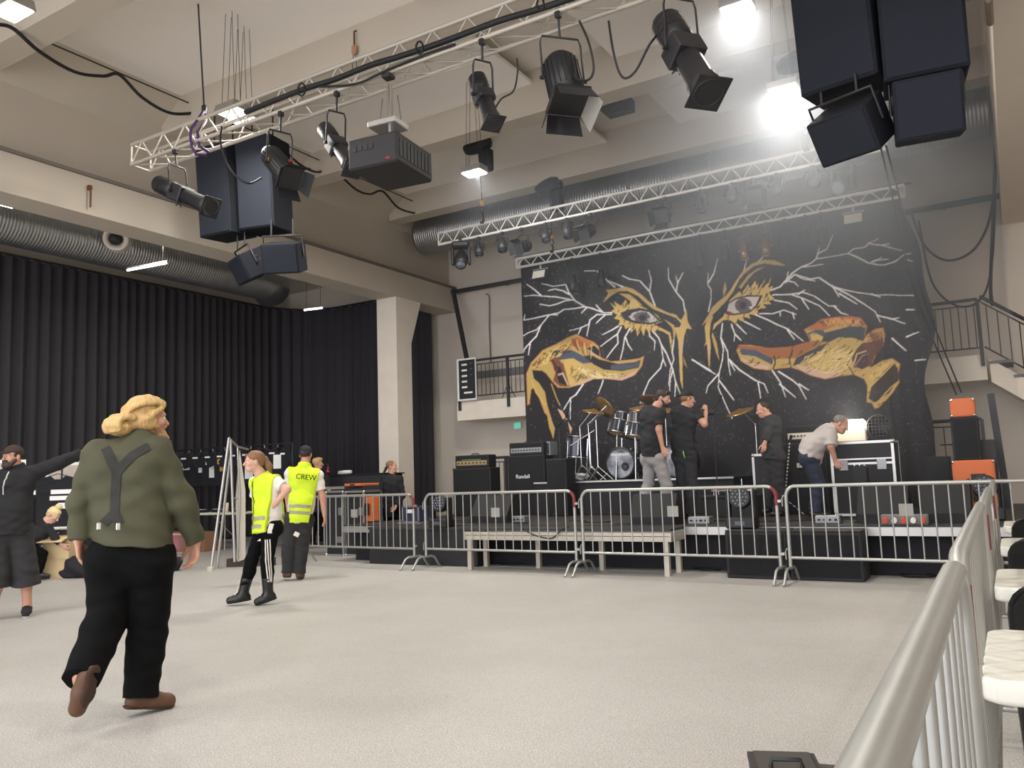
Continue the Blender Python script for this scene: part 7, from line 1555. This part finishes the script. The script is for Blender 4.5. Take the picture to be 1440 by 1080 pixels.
def tshirt(c, rz, label, prints, s=1.0, group='black t-shirts on the rack'):
    t = thing('hanging_tshirt', c, label, 't-shirt', group, rz=rz)
    out = [(-.25, -.72), (.25, -.72), (.26, -.25), (.40, -.32), (.46, -.17), (.24, -.01), (.1, .03), (.05, -.02), (-.05, -.02), (-.1, .03), (-.24, -.01), (-.46, -.17), (-.40, -.32), (-.26, -.25)]
    MB().prism([(u * s, v * s) for u, v in out], -.02, .02, lambda u, v, w: (u, w * (1 + .3 * math.sin(u * 20)) + .01 * math.sin(v * 13 + u * 9), v)).build('fabric', TEE, t)
    MB().tube([(-.2 * s, 0, .0), (0, 0, .07), (.2 * s, 0, 0)], .007, 6).build('hanger', DARKSTEEL, t); MB().tube([(0, 0, .07), (0, 0, .1), (.02, 0, .125), (.0, 0, .14), (-.02, 0, .125)], .005, 6).build('hook', CHROME, t)
    for (x, z, w, h, m) in prints: MB().box((x * 1.2, -.034, z * s), (w * 1.25 * s, .006, h * 1.2)).build('print', m, t)
    return t
YEL = mat('print_yellow', S(190, 150, 70), .7); REDP = mat('print_red', S(180, 60, 56), .7)
rackY, rackz = 12.75, 2.2
t = thing('clothes_rack', (-14.9, rackY, 0), 'long dark rack of black t-shirts beside the aluminium stand', 'rack'); MB().cyl((-2.1, 0, rackz), (1.7, .0, rackz), .02, n=8).build('rail', DARKSTEEL, t)
for x in (-2.1, 1.7):
    MB().cyl((x, 0, .03), (x, 0, rackz), .02, n=8).build('post', DARKSTEEL, t); MB().box((x, 0, .03), (.05, .6, .05)).build('foot', DARKSTEEL, t)
prl0 = [(-.1, -.06, .1, .03, WHITE), (.1, -.08, .08, .03, WHITE)]
prl = [[(0, -.2, .3, .05, WHITE), (0, -.3, .2, .05, WHITE)], [(0, -.18, .22, .06, WHITE), (.02, -.35, .1, .1, WHITE)], [(0, -.2, .26, .06, WHITE), (0, -.38, .12, .26, WHITE)], [(0, -.18, .28, .1, YEL), (0, -.34, .18, .1, YEL)], [(0, -.2, .1, .08, WHITE)], [(0, -.12, .2, .12, REDP), (-.02, -.38, .16, .36, WHITE)], [(0, -.2, .18, .08, YEL)], [(0, -.25, .14, .25, WHITE)]]
desc = ['with two white lines of print, leftmost on the rack', 'with a small white crest, second on the rack', 'with a narrow white print, third on the rack', 'with a yellow print, middle of the rack', 'with a tiny white print, right of the yellow one', 'with a red and white print behind the aluminium stand', 'with a small yellow mark behind the aluminium stand', 'with a pale print, last on the rack']
for k in range(8):
    o = tshirt((-14.9 - 1.65 + .42 * k, rackY - .03 - .004 * (k % 2), rackz - .14), .45, 'black t-shirt ' + desc[k], prl[k] + prl0, .98)
tshirt((P(82, 668, X=-13.6).x, P(82, 668, X=-13.6).y, P(82, 672, X=-13.6).z), .75, 'black t-shirt with white print under the outstretched arm', [(.1, -.2, .3, .06, WHITE), (.1, -.29, .32, .06, WHITE), (.1, -.4, .14, .08, WHITE), (-.3, -.2, .05, .06, WHITE)], 1.15, group=None)
c = P(82, 668, X=-13.6); t = thing('shirt_stand', (c.x, c.y + .06, 0), 'dark stand holding the single t-shirt under the outstretched arm', 'stand'); MB().cyl((0, 0, .02), (0, 0, c.z + .12), .016, n=8).build('post', DARKSTEEL, t); MB().lathe([(0, 0), (.22, 0), (.2, .02), (0, .03)], n=16).build('foot', DARKSTEEL, t)
rr2 = random.Random(4)
for k in range(9):
    x, y = -15.4 + rr2.uniform(-1.1, 1.1), 12.15 + rr2.uniform(-.22, .22)
    x = -16.4 + .26 * k; t = thing('folded_shirt', (x + .4, 11.75 + .12 * (k % 2) + .03 * k, .782), 'folded black and white shirt on the white table before the rack', 'folded shirt', 'folded shirts on the white table', rz=rr2.uniform(-.3, .3)); MB().box((0, 0, .03), (.22, .2, .06), bev=.02).build('fabric', TEE, t); MB().box((0, -.02, .063), (.14, .1, .006)).build('print', WHITE, t)
t = thing('cup', (-14.1, 11.75, .782), 'cream cup on the white table before the shirt rack', 'cup'); MB().lathe([(0, 0), (.05, 0), (.06, .2), (.055, .2), (.045, .01), (0, .01)], n=16).build('cup_wall', mat('cream', S(232, 222, 190), .6), t)
for k, (px, py) in enumerate(((250, 745), (292, 742))):
    c = P(px, 770, Z=0); t = thing('cardboard_box', (-15.9 + 1.1 * k, 11.55, 0), ('brown cardboard box on the floor behind the big man', 'brown cardboard box under the table with folded shirts')[k], 'box', rz=.1); MB().box((0, 0, .2), (.9, .4, .4), bev=.006).build('carton', BROWN, t); MB().box((0, -.202, .36), (.9, .006, .03)).build('tape', CARD, t)
t = thing('purple_lamp', (P(238, 760, Y=11.2).x, 11.2, 0), 'small purple glowing lamp on the floor behind the big man', 'lamp'); MB().lathe([(0, 0), (.08, 0), (.09, .1), (.03, .34), (0, .36)], n=14).build('shade', mat('purple_glow', S(200, 150, 230), .5, emit=((.62, .3, 1), 2.2)), t); MB().cyl((0, 0, 0), (0, 0, .03), .1, n=14).build('foot', BLACK, t)
# aluminium display stand
c0 = P(300, 803, Z=0); t = thing('display_stand', (c0.x, c0.y, 0), 'tall folding aluminium stand with a hanging translucent sheet, left of the ponytail woman', 'stand', rz=.5)
topz = P(322, 614, Y=c0.y).z; 
def lp(px, py, Y): 
    q = P(px, py, Y=Y) - Vector((c0.x, c0.y, 0)); return Matrix.Rotation(-.5, 3, 'Z') @ q
top = lp(322, 616, c0.y + .25)
for a, b, n_ in ((lp(296, 806, c0.y), top, 'leg'), (lp(305, 800, c0.y + .25), lp(324, 640, c0.y + .3), 'leg'), (lp(330, 790, c0.y + .35), lp(324, 618, c0.y + .28), 'leg')): MB().cyl(a, b, .024, n=8).build(n_, ALU, t)
e1, e2 = lp(334, 628, c0.y + .5), lp(349, 632, c0.y + .8)
MB().tube([top, e1, e2], .018, 8).build('top_arm', ALU, t); MB().tube([e1, lp(337, 700, c0.y + .5), lp(334, 788, c0.y + .5)], .016, 8).build('back_leg', ALU, t); MB().cyl(lp(327, 700, c0.y + .35), lp(345, 704, c0.y + .8), .012, n=6).build('cross_bar', ALU, t)
SHEET = mat('translucent_sheet', S(196, 190, 178), .25, var=.15, vscale=5)
a, b, c, d = lp(337, 632, c0.y + .52), lp(345, 690, c0.y + .62), lp(345, 786, c0.y + .62), lp(334, 790, c0.y + .52); e = lp(331, 702, c0.y + .48)
nn = (b - a).cross(e - a).normalized() * .008
MB().add([v - nn for v in (a, b, c, d, e)] + [v + nn for v in (a, b, c, d, e)], [(0, 1, 2, 3, 4), (9, 8, 7, 6, 5)] + [(i, (i + 1) % 5, (i + 1) % 5 + 5, i + 5) for i in range(5)]).build('sheet', SHEET, t)
MB().box(lp(296, 804, c0.y) + Vector((0, 0, .03)), (.09, .09, .1), bev=.01).build('foot_block', mat('pale_wood', S(190, 184, 170), .7), t)
c = P(357, 795, Z=.0); t = thing('timber_beam', (c.x + .05, c.y - .1, 0), 'dark timber block on the floor behind the ponytail woman', 'timber', rz=.45); MB().box((0, 0, .065), (.78, .16, .13), bev=.006).build('beam', mat('dark_timber', S(74, 62, 56), .8, var=.2, vscale=7), t); MB().box((0, -.082, .065), (.08, .004, .05)).build('brand_mark', mat('timber_end', S(96, 82, 72), .8), t)
# ================================================================== stage haze drifting under the ceiling
hm = bpy.data.materials.new('stage_haze'); hm.use_nodes = True; nt = hm.node_tree; nt.nodes.remove(nt.nodes['Principled BSDF'])
vs_ = nt.nodes.new('ShaderNodeVolumeScatter'); vs_.inputs['Color'].default_value = (.83, .90, 1, 1); vs_.inputs['Anisotropy'].default_value = .25
tc = nt.nodes.new('ShaderNodeTexCoord'); nz = nt.nodes.new('ShaderNodeTexNoise'); nz.inputs['Scale'].default_value = .45; nz.inputs['Detail'].default_value = 3
mr = nt.nodes.new('ShaderNodeMapRange'); mr.inputs[1].default_value = .35; mr.inputs[2].default_value = .7; mr.inputs[3].default_value = .35; mr.inputs[4].default_value = 1.5
def ramp(src, a, b):
    m = nt.nodes.new('ShaderNodeMapRange'); m.interpolation_type = 'SMOOTHSTEP'; m.inputs[1].default_value = a; m.inputs[2].default_value = b; nt.links.new(src, m.inputs[0]); return m.outputs[0]
def mul(a, b=None, k=None):
    m = nt.nodes.new('ShaderNodeMath'); m.operation = 'MULTIPLY'; nt.links.new(a, m.inputs[0])
    if b is not None: nt.links.new(b, m.inputs[1])
    else: m.inputs[1].default_value = k
    return m.outputs[0]
sx = nt.nodes.new('ShaderNodeSeparateXYZ'); nt.links.new(tc.outputs['Object'], sx.inputs[0]); nt.links.new(tc.outputs['Object'], nz.inputs['Vector']); nt.links.new(nz.outputs['Fac'], mr.inputs[0])
den = mul(mul(ramp(sx.outputs[0], -4.2, 2.6), ramp(sx.outputs[1], -4.0, -1.0)), mr.outputs[0])
low = nt.nodes.new('ShaderNodeMapRange'); low.inputs[1].default_value = -3.4; low.inputs[2].default_value = 1.5; low.inputs[3].default_value = .08; low.inputs[4].default_value = 1.0; nt.links.new(sx.outputs[2], low.inputs[0])
vd = nt.nodes.new('ShaderNodeVectorMath'); vd.operation = 'DISTANCE'; vd.inputs[1].default_value = (2.0, -1.5, 2.3); nt.links.new(tc.outputs['Object'], vd.inputs[0])
core = nt.nodes.new('ShaderNodeMapRange'); core.interpolation_type = 'SMOOTHSTEP'; core.inputs[1].default_value = 0.2; core.inputs[2].default_value = 4.4; core.inputs[3].default_value = 1.1; core.inputs[4].default_value = 0.0; nt.links.new(vd.outputs['Value'], core.inputs[0])
sm = nt.nodes.new('ShaderNodeMath'); sm.operation = 'ADD'; nt.links.new(mul(den, low.outputs[0]), sm.inputs[0]); nt.links.new(mul(core.outputs[0], mr.outputs[0]), sm.inputs[1])
nt.links.new(mul(sm.outputs[0], k=HAZE), vs_.inputs['Density']); nt.links.new(vs_.outputs[0], nt.nodes['Material Output'].inputs['Volume'])
o = MB().box((0, 0, 0), (8.3, 8.6, 7.2)).build('stage_haze', hm, None, (-4.0, 12.6, 4.15)); tag(o, 'pale haze drifting in the lamp light above the stage', 'haze', kind='stuff')
